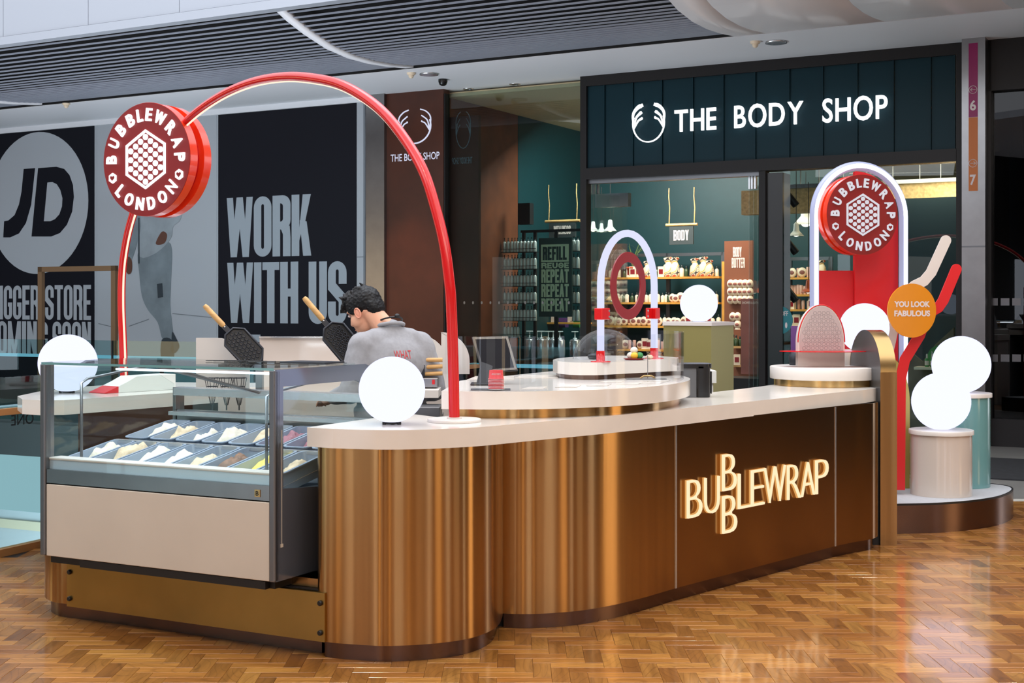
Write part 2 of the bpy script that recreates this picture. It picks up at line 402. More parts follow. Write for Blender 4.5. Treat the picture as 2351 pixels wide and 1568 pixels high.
def text_mesh(s, size=1, ext=.01, bold=0.0, xs=1.0, space=1.0, shear=0, align='CENTER', bev=0):
    c = bpy.data.curves.new('t', 'FONT'); c.body = s; c.size = size; c.extrude = ext; c.offset = bold; c.align_x = align; c.align_y = 'CENTER'; c.space_character = space; c.shear = shear
    c.resolution_u = 4
    if bev: c.bevel_depth = bev; c.bevel_resolution = 1
    o = bpy.data.objects.new('t', c); COL.objects.link(o); bpy.context.view_layer.update()
    dg = bpy.context.evaluated_depsgraph_get(); me = bpy.data.meshes.new_from_object(o.evaluated_get(dg))
    bpy.data.objects.remove(o); bpy.data.curves.remove(c)
    for v in me.vertices: v.co.x *= xs
    return me
def fit(me, x0, x1, y0, y1):
    """stretch a flat mesh to a rectangle"""
    xs = [v.co.x for v in me.vertices]; ys = [v.co.y for v in me.vertices]; a, b, c, d = min(xs), max(xs), min(ys), max(ys)
    for v in me.vertices: v.co.x = x0 + (v.co.x - a) / (b - a) * (x1 - x0); v.co.y = y0 + (v.co.y - c) / (d - c) * (y1 - y0)
    return me
# ---- condensed poster letters, drawn in a unit box: bars (rects), polygons and rounded bowls
def rr(x0, y0, x1, y1, r, n=6):
    rx = min(r, (x1 - x0) / 2); ry = min(r, (y1 - y0) / 2); o = []
    for cx, cy, a in ((x1 - rx, y1 - ry, 0), (x0 + rx, y1 - ry, 90), (x0 + rx, y0 + ry, 180), (x1 - rx, y0 + ry, 270)): o += arcp(cx, cy, rx, ry, a, a + 90, n)
    return o
def ringq(outer, inner, i0=0, i1=None):
    n = len(outer); i1 = n if i1 is None else i1; out = []
    for i in range(i0, i1): out.append([outer[i % n], outer[(i + 1) % n], inner[(i + 1) % n], inner[i % n]])
    return out
def glyph(c, w, h, sw, sh):
    """polygons of one heavy condensed capital; w,h size, sw,sh stroke widths"""
    n = 6; q = 2 * (n + 1) // 2
    O = rr(0, 0, w, h, w * .5, n); I = rr(sw, sh, w - sw, h - sh, max(.001, (w - 2 * sw) * .5), n)
    B = lambda x0, y0, x1, y1: [(x0, y0), (x1, y0), (x1, y1), (x0, y1)]
    m = h * .52
    def half(a, b, right=True):   # bowl on the right between heights a,b
        O2 = rr(w * .1, a, w, b, w * .42, n); I2 = rr(w * .1, a + sh, w - sw, b - sh, max(.001, (w - 1.1 * sw) * .25), n)
        return ringq(O2, I2, 3 * (n + 1) - 1, 4 * (n + 1)) + ringq(O2, I2, 0, n) + [B(sw * .5, b - sh, w - w * .42, b), B(sw * .5, a, w - w * .42, a + sh)]
    if c == 'O' or c == '0': return ringq(O, I)
    if c == 'U': return [[(0, w * .5), (sw, sh), (sw, h), (0, h)], [(w - sw, sh), (w, w * .5), (w, h), (w - sw, h)]] + ringq(O, I, 2 * (n + 1) - 1, 4 * (n + 1) - 1)
    if c in 'CG':
        g = ringq(O, I, 0, 4 * (n + 1)); gap0, gap1 = h * .40, h * .62
        g = [p for p in g if not (max(x for x, y in p) > w - sw * 1.01 and min(y for x, y in p) < gap1 - .001 and max(y for x, y in p) > gap0 + .001)]
        g += [[(w - sw, h * .62), (w, h * .62), (w, h - w * .5), (w - sw, h - sh)]]
        k9 = h * (.5 if c == 'G' else .40); g += [[(w - sw, sh), (w, w * .5), (w, k9), (w - sw, k9)]]
        if c == 'G': g += [B(w * .5, h * .5 - sh, w, h * .5)]
        return g
    if c == 'S':
        m2 = h * .5; o = [B(w - sw, h - w * .5, w, h * .66), B(0, h * .34, sw, w * .5)] if h > w else []
        g = ringq(O, I, 0, 2 * (n + 1) - 1) + ringq(O, I, 2 * (n + 1), 4 * (n + 1) - 1)
        g += [[(w - sw, h * .64), (w, h * .64), (w, h - w * .5), (w - sw, h - sh)], [(0, h * .60), (sw, h * .60), (sw, h - sh), (0, h - w * .5)], [(sw, sh), (sw, h * .36), (0, h * .36), (0, w * .5)], [(w - sw, sh), (w, w * .5), (w, h * .40), (w - sw, h * .40)]]
        g += [[(0, h * .62), (0, h * .55), (w - sw, h * .35), (w, h * .38), (w, h * .45), (sw, h * .65)]]
        return g
    if c == 'W': 
        k = sw * .85; return [[(0, h), (k, h), (w * .27 + k * .5, 0), (w * .27 - k * .5, 0)], [(w * .27 - k * .5, 0), (w * .27 + k * .5, 0), (w * .5 + k * .5, h), (w * .5 - k * .5, h)],
                              [(w * .5 - k * .5, h), (w * .5 + k * .5, h), (w * .73 + k * .5, 0), (w * .73 - k * .5, 0)], [(w * .73 - k * .5, 0), (w * .73 + k * .5, 0), (w, h), (w - k, h)]]
    if c == 'M': return [B(0, 0, sw, h), B(w - sw, 0, w, h), [(0, h), (sw, h), (w * .5 + sw * .35, 0), (w * .5 - sw * .35, 0)], [(w - sw, h), (w, h), (w * .5 + sw * .35, 0), (w * .5 - sw * .35, 0)]]
    if c == 'N': return [B(0, 0, sw, h), B(w - sw, 0, w, h), [(0, h), (sw, h), (w, 0), (w - sw, 0)]]
    if c == 'K': return [B(0, 0, sw, h), [(sw * .9, h * .35), (w - sw, h), (w, h), (sw * .9, h * .2)][:4], [(sw * .9, h * .30), (w - sw * 1.05, h), (w, h), (sw * .9 + sw * .6, h * .40)], [(w * .42, h * .58), (w * .78, h * .56), (w * 1.02, 0), (w - sw, 0)]]
    if c == 'I': return [B(0, 0, w, h)]
    if c == 'T': return [B(0, h - sh, w, h), B(w / 2 - sw / 2, 0, w / 2 + sw / 2, h)]
    if c == 'H': return [B(0, 0, sw, h), B(w - sw, 0, w, h), B(0, h * .5 - sh * .5, w, h * .5 + sh * .5)]
    if c == 'E': return [B(0, 0, sw, h), B(0, 0, w, sh), B(0, h - sh, w, h), B(0, h * .5 - sh * .5, w * .92, h * .5 + sh * .5)]
    if c == 'F': return [B(0, 0, sw, h), B(0, h - sh, w, h), B(0, h * .5 - sh * .5, w * .9, h * .5 + sh * .5)]
    if c == 'L': return [B(0, 0, sw, h), B(0, 0, w, sh)]
    if c == 'D': return [B(0, 0, sw, h)] + half(0, h)
    if c == 'P': return [B(0, 0, sw, h)] + half(h * .42, h)
    if c == 'B': return [B(0, 0, sw, h)] + half(0, h * .54) + half(h * .46, h)
    if c == 'R': return [B(0, 0, sw, h)] + half(h * .44, h) + [[(w * .45, h * .46), (w * .95, h * .50), (w, h * .3), (w, 0), (w - sw, 0), (w - sw, h * .36)]]
    if c == 'A': return [[(0, 0), (sw, 0), (w * .5 + sw * .4, h), (w * .5 - sw * .5, h)], [(w - sw, 0), (w, 0), (w * .5 + sw * .5, h), (w * .5 - sw * .4, h)], B(w * .22, h * .22, w * .78, h * .22 + sh)]
    if c == 'Y': return [[(0, h), (sw, h), (w * .5 + sw * .5, h * .4), (w * .5 - sw * .5, h * .4)], [(w - sw, h), (w, h), (w * .5 + sw * .5, h * .4), (w * .5 - sw * .5, h * .4)], B(w / 2 - sw / 2, 0, w / 2 + sw / 2, h * .42)]
    if c == 'J': return [B(w - sw, w * .5, w, h)] + ringq(O, I, 2 * (n + 1), 4 * (n + 1) - 1)
    return []
WR = {'W': 1.5, 'M': 1.35, 'I': .42, 'K': 1.05, 'T': .95, 'E': .85, 'L': .8, 'F': .85, ' ': .5, 'Y': 1.05, 'A': 1.05}
def poster(mb, s, x0, y0, x1, y1, M, th=.004, st=.40, hs=.16, gap=.14, depth0=0):
    """write s, filling the rectangle x0..x1, y0..y1 on the plane M (x right, y up, z towards the viewer)"""
    tot = sum(WR.get(c, 1) for c in s) + gap * (len(s) - 1); k = (x1 - x0) / tot; x = x0; h = y1 - y0
    old = mb.M; mb.M = M
    for c in s:
        cw = WR.get(c, 1) * k
        if c != ' ':
            for j, p in enumerate(glyph(c, cw, h, st * k, h * hs)):
                a = sum(p[i][0] * p[(i + 1) % len(p)][1] - p[(i + 1) % len(p)][0] * p[i][1] for i in range(len(p)))
                if abs(a) < 1e-9: continue
                if a < 0: p = p[::-1]
                q = [(x + a_, y0 + b_) for a_, b_ in p]; n = len(q); z1 = depth0 + th + j * 1e-5
                mb.add([(a_, b_, depth0) for a_, b_ in q] + [(a_, b_, z1) for a_, b_ in q], [tuple(range(n, 2 * n))] + [(i, (i + 1) % n, n + (i + 1) % n, n + i) for i in range(n)])
        x += cw + gap * k
    mb.M = old; return mb
def flat(mb, poly, M, z0, z1):
    old = mb.M; mb.M = M; mb.prism(poly, z0, z1); mb.M = old; return mb
# ================================================================== THE SETTING
UW = Vector((.877, -.480, 0)).normalized(); NW = Vector((.480, .877, 0)).normalized(); O0 = Vector((.94, 17.24, 0))   # shop-front line: along, into the shop
def fw(u, w, z=0): p = O0 + UW * u + NW * w; return Vector((p.x, p.y, z))
def FP(px, py, w=0): return on_plane(px, py, O0 + NW * w, UW)
def FM(w=0): return frame(O0 + NW * w, UW)           # x along the wall, y up, z towards the hall
def fbox(mb, u0, u1, w0, w1, z0, z1):
    old = mb.M; mb.M = Matrix((UW, NW, UPV)).transposed().to_4x4(); mb.M.translation = O0; mb.box((u0, w0, z0), (u1, w1, z1)); mb.M = old; return mb
# ---- floors
RD = Vector((.406, .914, 0)); RA = Vector((-3.105, 8.5, 0))        # near balustrade line
def ra(t): p = RA + RD * t; return (p.x, p.y)
J = (-.30, 14.75)
b = MB(); b.prism([ra(-6), ra(2.40), (9, 10.72), (9, -7), (-5.6, -7)], -.30, -.006); floor = structure(b, 'floor', 'frame_black', loc=(0, 6, -.3))
b = MB(); b.prism([ra(2.40), J, (-13, 20.95), (-13, 26), (-5, 30), (12, 22), (12, 10.72)], -.4, 0); stone_floor = structure(b, 'floor_stone', 'stone_floor', loc=(2, 14, -.4))
b = MB(); b.box((-2.2, 10.66, -.1), (9, 10.78, .002)); structure(b, 'trim_1', 'stone_trim')
b = MB(); b.prism([fw(2.6, -3.0)[:2], fw(9, -3.0)[:2], fw(9, -1.3)[:2], fw(3.6, -1.3)[:2]], .0, .012)
b.build('entrance_mat', 'mat_dark', label='dark speckled entrance mat on the grey stone floor at right', cat='mat')
# ---- herringbone parquet, 229 x 76 mm blocks
PL_, PW = .229, .0763
def kiosk_inside(x, y):
    poly = [(-2.25, 7.05), (-1.4, 6.52), (-.8, 6.22), (-.5, 6.12), (-.2, 6.35), (-.1, 6.75), (.35, 6.85), (.75, 7.27), (1.4, 7.97), (1.95, 8.6), (2.3, 9.0), (1.8, 9.8), (-1.6, 9.8)]
    c = False; n = len(poly)
    for i in range(n):
        x1, y1 = poly[i]; x2, y2 = poly[(i + 1) % n]
        if (y1 > y) != (y2 > y) and x < (x2 - x1) * (y - y1) / (y2 - y1) + x1: c = not c
    return c
pm = MB(); g = .0004
def plank_geo(mb, L, Wd, top=0.0, ch=.0012):
    a, c2 = L / 2 - g, Wd / 2 - g
    return [(-a, -c2, -.006), (a, -c2, -.006), (a, c2, -.006), (-a, c2, -.006), (-a, -c2, top - ch), (a, -c2, top - ch), (a, c2, top - ch), (-a, c2, top - ch), (-a + ch, -c2 + ch, top), (a - ch, -c2 + ch, top), (a - ch, c2 - ch, top), (-a + ch, c2 - ch, top)], \
           [(0, 1, 5, 4), (1, 2, 6, 5), (2, 3, 7, 6), (3, 0, 4, 7), (4, 5, 9, 8), (5, 6, 10, 9), (6, 7, 11, 10), (7, 4, 8, 11), (8, 9, 10, 11)]
planks = []
for i in range(-130, 150):
    for k in range(-60, 60):
        for hv in (0, 1):
            ux, uy = (i + 3 * k, -(i - 3 * k))
            cx, cy = (ux + 1.5, uy - .5) if hv == 0 else (ux + 3.5, uy + .5)
            x, y = cx * PW + .013, cy * PW + 6.0
            if not (-5.5 < x < 6.5 and 3.2 < y < 10.66): continue
            t = (x - RA.x) * RD.y - (y - RA.y) * RD.x
            if t < .09: continue
            if kiosk_inside(x, y): continue
            px, py = CX + F * x / y, HY + F * HC / y
            if px < -1500 or px > 4200: continue
            vis = -25 < px < 2376 and py < 1590
            planks.append((0 if vis else 1, y, x, hv))
planks.sort()
pv, pf = plank_geo(None, PL_, PW); pme = bpy.data.meshes.new('plank'); pme.from_pydata(pv, [], pf); pme.materials.append(MATS['oak_parquet'])
def grain_uv(me, coords):
    uvl = me.uv_layers.new(name='grain')
    for lp in me.loops: uvl.data[lp.index].uv = coords[lp.vertex_index]
grain_uv(pme, [(x, y) for x, y, z in pv])
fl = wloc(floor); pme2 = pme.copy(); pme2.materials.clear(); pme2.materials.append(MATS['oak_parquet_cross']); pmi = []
for n_, (q, y, x, hv) in enumerate(planks[:300]):
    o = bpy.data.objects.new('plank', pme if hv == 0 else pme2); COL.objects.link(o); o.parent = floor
    o.location = Vector((x, y, random.uniform(-.0004, .0002))) - fl; o.rotation_euler = (random.uniform(-.0012, .0012), random.uniform(-.0006, .0006), R(90) * hv + (math.pi if random.random() < .5 else 0))
vs, fs, uvs = [], [], []
for (q, y, x, hv) in planks[300:]:
    b0 = len(vs); dz = random.uniform(-.0004, .0002)
    for (a, c2, z) in pv:
        p = (a, c2) if hv == 0 else (-c2, a); vs.append(Vector((x + p[0], y + p[1], z + dz)) - fl); uvs.append((a, c2))
    fs += [tuple(t + b0 for t in f_) for f_ in pf]; pmi += [hv] * len(pf)
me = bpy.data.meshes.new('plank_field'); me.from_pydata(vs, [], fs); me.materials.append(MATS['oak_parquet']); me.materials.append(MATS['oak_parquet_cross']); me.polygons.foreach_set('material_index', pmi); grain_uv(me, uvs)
o = bpy.data.objects.new('plank_field', me); COL.objects.link(o); o.parent = floor; o['kind'] = 'stuff'
# plain oak under the rest of the hall
b = MB(); b.box((-5.5, -7, -.02), (9, 3.1, -.001)); b.build('far_parquet', 'wood_rail', floor)
# ---- ceiling: white soffit, slatted belly, bulkhead
b = MB(); fbox(b, -16, 12, -1.55, .6, 4.46, 4.62); ceiling = structure(b, 'ceiling', 'ceiling_white')
b = MB(); fbox(b, -16, 12, -1.60, -1.56, 4.465, 5.0); structure(b, 'ceiling_slot', 'slot_black')
PROF = [(-1.68, 4.47), (-2.1, 4.425), (-2.5, 4.40), (-2.9, 4.40), (-3.3, 4.44), (-3.7, 4.53), (-4.0, 4.62), (-4.2, 4.70)]
def profz(w):
    for (a, c), (d, e) in zip(PROF, PROF[1:]):
        if d <= w <= a: t = (a - w) / (a - d); return c + (e - c) * t
    return PROF[-1][1]
uR = FP(1690, 90, -1.6)[0]                   # where the slats end and the smooth soffit starts
uJ = FP(948, 163, -1.6)[0]; uK = FP(100, 232, -1.6)[0]
b = MB(); fbox(b, -16, uR, -4.2, -1.66, 4.74, 4.78); belly = structure(b, 'ceiling_belly', 'slot_black')
segs = [(-16, uK - .06), (uK + .06, uJ - .06), (uJ + .06, uR)]
for (a, c) in segs:
    n = 26
    for i in range(n):
        wq = -1.72 - i * (2.46 / n); z = profz(wq); s = MB(); fbox(s, a, c, wq - .055, wq, z, z + .008); s.build('slat', 'slat', belly)
def soff(mb, u0, u1, dz=0, th=.03, w0=0, sub=2):
    n = len(PROF); v = []
    for (wq, z) in PROF:
        for u in (u0, u1): v.append(fw(u, wq - w0, z - dz))
    for (wq, z) in PROF:
        for u in (u0, u1): v.append(fw(u, wq - w0, z - dz + th))
    f = []
    for i in range(n - 1):
        f.append((2 * i, 2 * i + 1, 2 * i + 3, 2 * i + 2)); k = 2 * n; f.append((k + 2 * i, k + 2 * i + 2, k + 2 * i + 3, k + 2 * i + 1))
        f.append((2 * i, 2 * i + 2, k + 2 * i + 2, k + 2 * i)); f.append((2 * i + 1, k + 2 * i + 1, k + 2 * i + 3, 2 * i + 3))
    return mb.add(v, f, True)
for uu in (uJ, uK):
    b = MB(); soff(b, uu - .06, uu + .06, .02, .05); b.build('rib', 'ceiling_white', belly)
b = MB(); fbox(b, -16, uR, -4.34, -4.2, 4.66, 4.755); b.build('edge_trim', 'bulkhead', belly)
b = MB(); fbox(b, uR, 14, -4.5, -1.60, 5.0, 5.05); sso = structure(b, 'ceiling_smooth', 'smooth_soffit')
us = [uR, uR + .35] + [uR + .35 + 1.25 * k for k in range(1, 10)]
for a, c in zip(us, us[1:]):
    b = MB(); soff(b, a + .003, c - .003, .03, .03); b.build('soffit_panel', 'smooth_soffit', sso)
b = MB(); fbox(b, -16, uR, -4.30, -4.27, 4.70, 8.5); bulk = structure(b, 'wall_bulkhead', 'slot_black')
for a, c in [(886, 1140), (643, 886), (416, 643), (207, 416), (12, 207), (-190, 12), (-400, -190), (-620, -400), (1140, 1400), (1400, 1660)]:
    ua, uc = FP(a, 60, -4.3)[0], FP(c, 60, -4.3)[0]; s = MB(); fbox(s, ua + .004, uc - .004, -4.33, -4.30, 4.76, 8.5); s.build('bulkhead_panel', 'bulkhead', bulk)
# ---- far walls, unseen hall behind the camera; glowing panels added for the metal to reflect
b = MB(); fbox(b, -16, 12, 6.4, 6.6, -1, 5); structure(b, 'wall_back', 'back_hall')
b = MB(); b.box((-9, -7.2, 0), (10, -7, 6)); wr = structure(b, 'wall_rear', 'back_hall')
for i, (x0, x1, m_, z0, z1) in enumerate([(-8.4, -6.4, 'window_cool', .4, 2.8), (-5.6, -4.6, 'window_warm', .3, 3.0), (-3.9, -3.6, 'window_cool', .2, 3.0), (-2.4, -1.0, 'window_dim', .4, 2.8), (-.2, .2, 'window_warm', .3, 3.2), (1.2, 2.8, 'window_cool', .6, 2.6), (3.6, 3.9, 'window_warm', .2, 3.0), (5.0, 6.6, 'window_dim', .3, 2.9), (7.4, 8.6, 'window_cool', .3, 2.9)]):
    s = MB(); s.box((x0, -6.99, z0), (x1, -6.96, z1)); s.build('lit_window', m_, wr)
b = MB(); b.box((9, -7, 0), (9.2, 12.0, 6)); wright = structure(b, 'wall_right', 'back_hall')
for i, (y0, y1, m_) in enumerate([(-5, -3.5, 'window_warm'), (-1.8, -1.2, 'window_cool'), (.3, 2.1, 'window_dim'), (3.4, 3.8, 'window_cool'), (5.2, 6.6, 'window_warm')]):
    s = MB(); s.box((8.96, y0, .3), (8.99, y1, 2.8)); s.build('lit_window', m_, wright)
b = MB(); b.box((-9, -7, 0), (-8.8, 4, 6)); wl = structure(b, 'wall_left', 'back_hall')
for i, (y0, y1, m_) in enumerate([(-5.5, -4.2, 'window_cool'), (-2.8, -2.3, 'window_warm'), (-.8, .9, 'window_dim'), (2.2, 2.6, 'window_cool')]):
    s = MB(); s.box((-8.79, y0, .3), (-8.76, y1, 2.8)); s.build('lit_window', m_, wl)
b = MB(); b.box((-9, -7, 5.6), (9.2, 2.6, 5.75)); rc = structure(b, 'ceiling_hall', 'ceiling_white')
for x in (-5.5, -2.6, .3, 3.2, 6.1):
    for y in (-4.5, -1.5, 1.6):
        s = MB(); s.cyl(.11, 5.585, 5.6, (x, y), 16); s.build('downlight', 'downlight_disc', rc)
b = MB(); b.box((-15.2, 2, -6), (-15, 27, 6.5)); wfl = structure(b, 'wall_far_left', 'back_hall')
for i, (y0, y1, m_) in enumerate([(4, 6, 'window_dim'), (8.2, 8.8, 'window_dim'), (11, 13, 'window_warm'), (15, 15.5, 'window_cool')]):
    s = MB(); s.box((-14.99, y0, .3), (-14.96, y1, 2.8)); s.build('lit_window', m_, wfl)
b = MB(); b.box((9.2, 11.8, 0), (14, 12.0, 6)); structure(b, 'wall_far_right', 'back_hall')
# ---- lower storey seen through the balustrade
LR0 = Vector((-6.8, 17.9, 0)); LRD = (Vector((.6, 14.3, 0)) - LR0).normalized()
LRN = Vector((-LRD.y, LRD.x, 0)); LRN = LRN if LRN.y > 0 else -LRN
def lr(t, d=0, z=0): p = LR0 + LRD * t + LRN * d; return Vector((p.x, p.y, z))
def lbox(mb, t0, t1, d0, d1, z0, z1):
    old = mb.M; M = Matrix((LRD, LRN, UPV)).transposed().to_4x4(); M.translation = LR0; mb.M = M; mb.box((t0, d0, z0), (t1, d1, z1)); mb.M = old; return mb
b = MB(); lbox(b, -8, 7.3, -.06, .0, -.42, -.0); structure(b, 'trim_2', 'steel_dark')
b = MB(); lbox(b, -8, 7.3, -.04, .02, -1.15, -.42); structure(b, 'trim_3', 'lower_wall_light')
b = MB(); lbox(b, -8, 7.3, .5, .6, -6, -1.15); wlo = structure(b, 'wall_lower', 'cool_white')
s = MB(); lbox(s, -8, 7.3, .45, .5, -1.5, -1.38); s.build('pale_stripe', 'cream', wlo)
b = MB(); b.box((-14, 3, -6.2), (1, 22, -6)); structure(b, 'floor_lower', 'stone_floor')
# ================================================================== HOARDING
uH0, uH1 = FP(-420, 300)[0], FP(840, 300)[0]
b = MB(); fbox(b, uH0, uH1, -.02, .1, 0, 4.44); hoard = b.build('hoarding', 'hoarding_white', label='pale grey construction hoarding with black posters across the void', cat='hoarding', loc=fw(FP(400, 300)[0], 0, 0))
s = MB(); fbox(s, uH0, uH1, -.07, -.02, 4.38, 4.46); s.build('top_rail', 'ceiling_white', hoard)
for px in (226, 492, 838):
    u = FP(px, 400)[0]; s = MB(); fbox(s, u - .012, u + .012, -.024, -.02, 0, 4.38); s.build('joint', 'print_line', hoard)
for (a, c, y) in ((226, 492, 462), (-100, 215, 418), (820, 838, 590)):
    z = FP((a + c) / 2, y)[1]; s = MB(); fbox(s, FP(a, y)[0], FP(c, y)[0], -.024, -.02, z - .006, z + .006); s.build('joint', 'print_line', hoard)
M0 = FM(-.03)
def wq(px, py, w=-.03): return FP(px, py, w)
def poly_px(pts, w=-.03): return [wq(x, y, w) for x, y in pts]
def poster_block(name, px0, px1, py0, z0, label):
    (a, z1) = wq(px0, py0); c = wq(px1, py0)[0]; s = MB(); fbox(s, a, c, -.03, -.02, z0, z1)
    return s.build(name, 'hoarding_black', label=label, cat='poster')
p1 = poster_block('poster', -330, 216, 300, 0, 'black poster with white circle logo and bigger store coming soon text')
p1_z = wq(0, 288)[1]
# logo: white disc with black slanted letters
s = MB(); cu, cz = wq(88, 466); ru = abs(wq(203, 466)[0] - wq(-25, 466)[0]) / 2; rz = (wq(88, 303)[1] - wq(88, 629)[1]) / 2
cu = (wq(203, 466)[0] + wq(-25, 466)[0]) / 2
rad = (ru + rz) / 2; rad = rz
flat(s, arcp(cu, cz, ru, rz, 0, 354, 60), M0, 0, .003); s.build('logo_disc', 'hoarding_white', p1)
s = MB()
Jp = [(55, 388), (81, 386), (72, 470), (60, 512), (44, 536), (24, 545), (8, 545), (10, 508), (20, 506), (34, 494), (44, 470), (50, 440)]
flat(s, poly_px(Jp), M0, .003, .006)
Do = [(88, 386), (130, 383), (148, 388), (160, 402), (168, 425), (170, 452), (166, 486), (154, 516), (138, 535), (118, 543), (73, 543)]
Di = [(109, 419), (121, 418), (131, 423), (139, 436), (144, 455), (143, 474), (137, 492), (127, 503), (116, 508), (101, 508)]
o_ = [Vector((*p, 0)) for p in poly_px(Do)]; i_ = [Vector((*p, 0)) for p in poly_px(Di)]
def resamp(P, n):
    P = P + [P[0]]; L = [0]
    for a, c in zip(P, P[1:]): L.append(L[-1] + (c - a).length)
    out = []
    for k in range(n):
        t = L[-1] * k / n; j = max(q for q in range(len(P) - 1) if L[q] <= t + 1e-9); f_ = (t - L[j]) / (L[j + 1] - L[j]); out.append(P[j] + (P[j + 1] - P[j]) * f_)
    return out
ctr = sum(i_, Vector()) / len(i_)
def raycast(P, ang):
    d = Vector((math.cos(ang), math.sin(ang), 0)); best = None
    for a, c in zip(P, P[1:] + P[:1]):
        e = c - a; den = d.x * e.y - d.y * e.x
        if abs(den) < 1e-12: continue
        r_ = a - ctr; t = (r_.x * e.y - r_.y * e.x) / den; q = (r_.x * d.y - r_.y * d.x) / den
        if t > 0 and -1e-6 <= q <= 1 + 1e-6: best = t if best is None else max(best, t)
    return ctr + d * (best or .1)
angs = sorted([math.atan2((p - ctr).y, (p - ctr).x) for p in o_ + i_])
for a, c in zip(angs, angs[1:] + [angs[0] + 2 * math.pi]):
    q = [raycast(o_, a), raycast(o_, c), raycast(i_, c), raycast(i_, a)]; qq = [(p.x, p.y) for p in q]
    if abs(sum(qq[i][0] * qq[(i + 1) % 4][1] - qq[(i + 1) % 4][0] * qq[i][1] for i in range(4))) > 1e-7: flat(s, qq, M0, .003, .006)
s.build('logo_letters', 'hoarding_black', p1)
s = MB(); z1, z0 = wq(100, 655)[1], wq(100, 734)[1]
u1 = wq(209, 690)[0]; u0 = wq(104, 690)[0]; poster(s, 'STORE', u0, z0, u1, z1, M0, st=.36, hs=.12, gap=.12)
ub = wq(90, 690)[0]; ua = wq(-20, 690)[0]; poster(s, 'BIGGER', ua - .02, z0, ub, z1, M0, st=.36, hs=.12, gap=.12)
z3 = wq(100, 738)[1]; z2 = z3 - (z1 - z0); u0 = wq(121, 780)[0]; poster(s, 'SOON', u0, z2, u1, z3, M0, st=.36, hs=.12, gap=.12)
ua = wq(-20, 780)[0]; ub = wq(110, 780)[0]; poster(s, 'COMING', ua - .1, z2, ub, z3, M0, st=.36, hs=.12, gap=.12)
s.build('lettering', 'hoarding_white', p1)
p2 = poster_block('poster', 501, 818, 242, 0, 'tall black poster reading work with us left of the stainless column')
s = MB()
def prow(s, txt, xa, xb, ya, yb, **k):
    xm = (xa + xb) / 2; poster(s, txt, wq(xa, 600)[0], wq(xm, yb)[1], wq(xb, 600)[0], wq(xm, ya)[1], M0, st=.42, hs=.13, gap=.06, **k)
prow(s, 'WORK', 521, 714, 450, 589); prow(s, 'WITH', 522, 685, 602, 742); prow(s, 'US', 709, 796, 600, 744); prow(s, 'T', 542, 598, 768, 900); s.build('lettering', 'print_grey', p2)
# printed walking figure in grey joggers (flat print on the hoarding)
p3 = MB(); fbox(p3, wq(222, 500)[0], wq(497, 500)[0], -.026, -.02, 0, wq(350, 262)[1]); p3 = p3.build('poster', 'hoarding_white', label='pale poster of a walking model in grey tracksuit between black posters', cat='poster')
def pr(name, pts, m_, z0, z1, sm=True):
    s = MB(); q = poly_px(pts); q = sm2(q, 4, True) if sm else q; flat(s, q, M0, z0, z1); return s.build(name, m_, p3)
pr('printed_trousers', [(318, 575), (352, 560), (392, 560), (393, 640), (391, 700), (398, 770), (396, 782), (374, 780), (362, 740), (340, 712), (326, 680), (320, 630)], 'print_trouser', 0, .002)
pr('printed_jacket', [(318, 500), (322, 420), (350, 380), (392, 382), (416, 440), (416, 500), (398, 520), (392, 548), (360, 580), (322, 590), (314, 540)], 'print_top', .002, .004)
pr('printed_arm', [(308, 500), (318, 480), (324, 520), (312, 570), (300, 600), (292, 592), (298, 550)], 'print_trouser', .004, .005)
pr('printed_hand', [(294, 590), (303, 598), (303, 622), (296, 630), (290, 620)], 'print_skin', .005, .006)
pr('printed_hand', [(372, 532), (384, 538), (380, 556), (368, 562), (358, 558)], 'print_skin', .005, .006)
pr('printed_shoe', [(396, 762), (404, 775), (412, 795), (402, 810), (392, 806), (394, 785)], 'print_shoe', .004, .006)
pr('printed_shoe', [(372, 780), (396, 782), (398, 830), (372, 830)], 'print_shoe', .004, .006)
pr('printed_zip', [(318, 500), (321, 500), (321, 605), (318, 605)], 'print_shoe', .005, .0065, False)
pr('printed_logo', [(361, 652), (373, 650), (375, 682), (363, 684)], 'print_shoe', .005, .0065, False)
for a in ([(296, 748), (342, 732), (342, 733.5), (296, 749.5)], [(396, 719), (497, 729), (497, 730.5), (396, 720.5)], [(226, 742), (268, 752), (268, 753.5), (226, 743.5)]): pr('printed_line', a, 'print_line', .0, .002, False)
# ---- brown picture-frame stand, far left, behind the rail
fr0 = Zp(90, 905, 0) if False else None
b = thing('wooden_gantry', 'slim empty brown wooden frame standing behind the glass rail', 'frame', fw(FP(180, 700, -1.2)[0], -1.2, 0))
def fpx(px, py, w): return FP(px, py, w)
a0 = FP(90, 613, -1.2); a1 = FP(268, 611, -1.2); 
for (u0, u1, z0, z1) in ((a0[0], a0[0] + .085, 0, a0[1]), (a1[0] - .085, a1[0], 0, a0[1]), (a0[0], a1[0], a0[1] - .075, a0[1])):
    s = MB(); fbox(s, u0, u1, -1.23, -1.17, z0, z1); s.build('post' if u1 - u0 < .1 else 'top_bar', 'wood_frame', b)
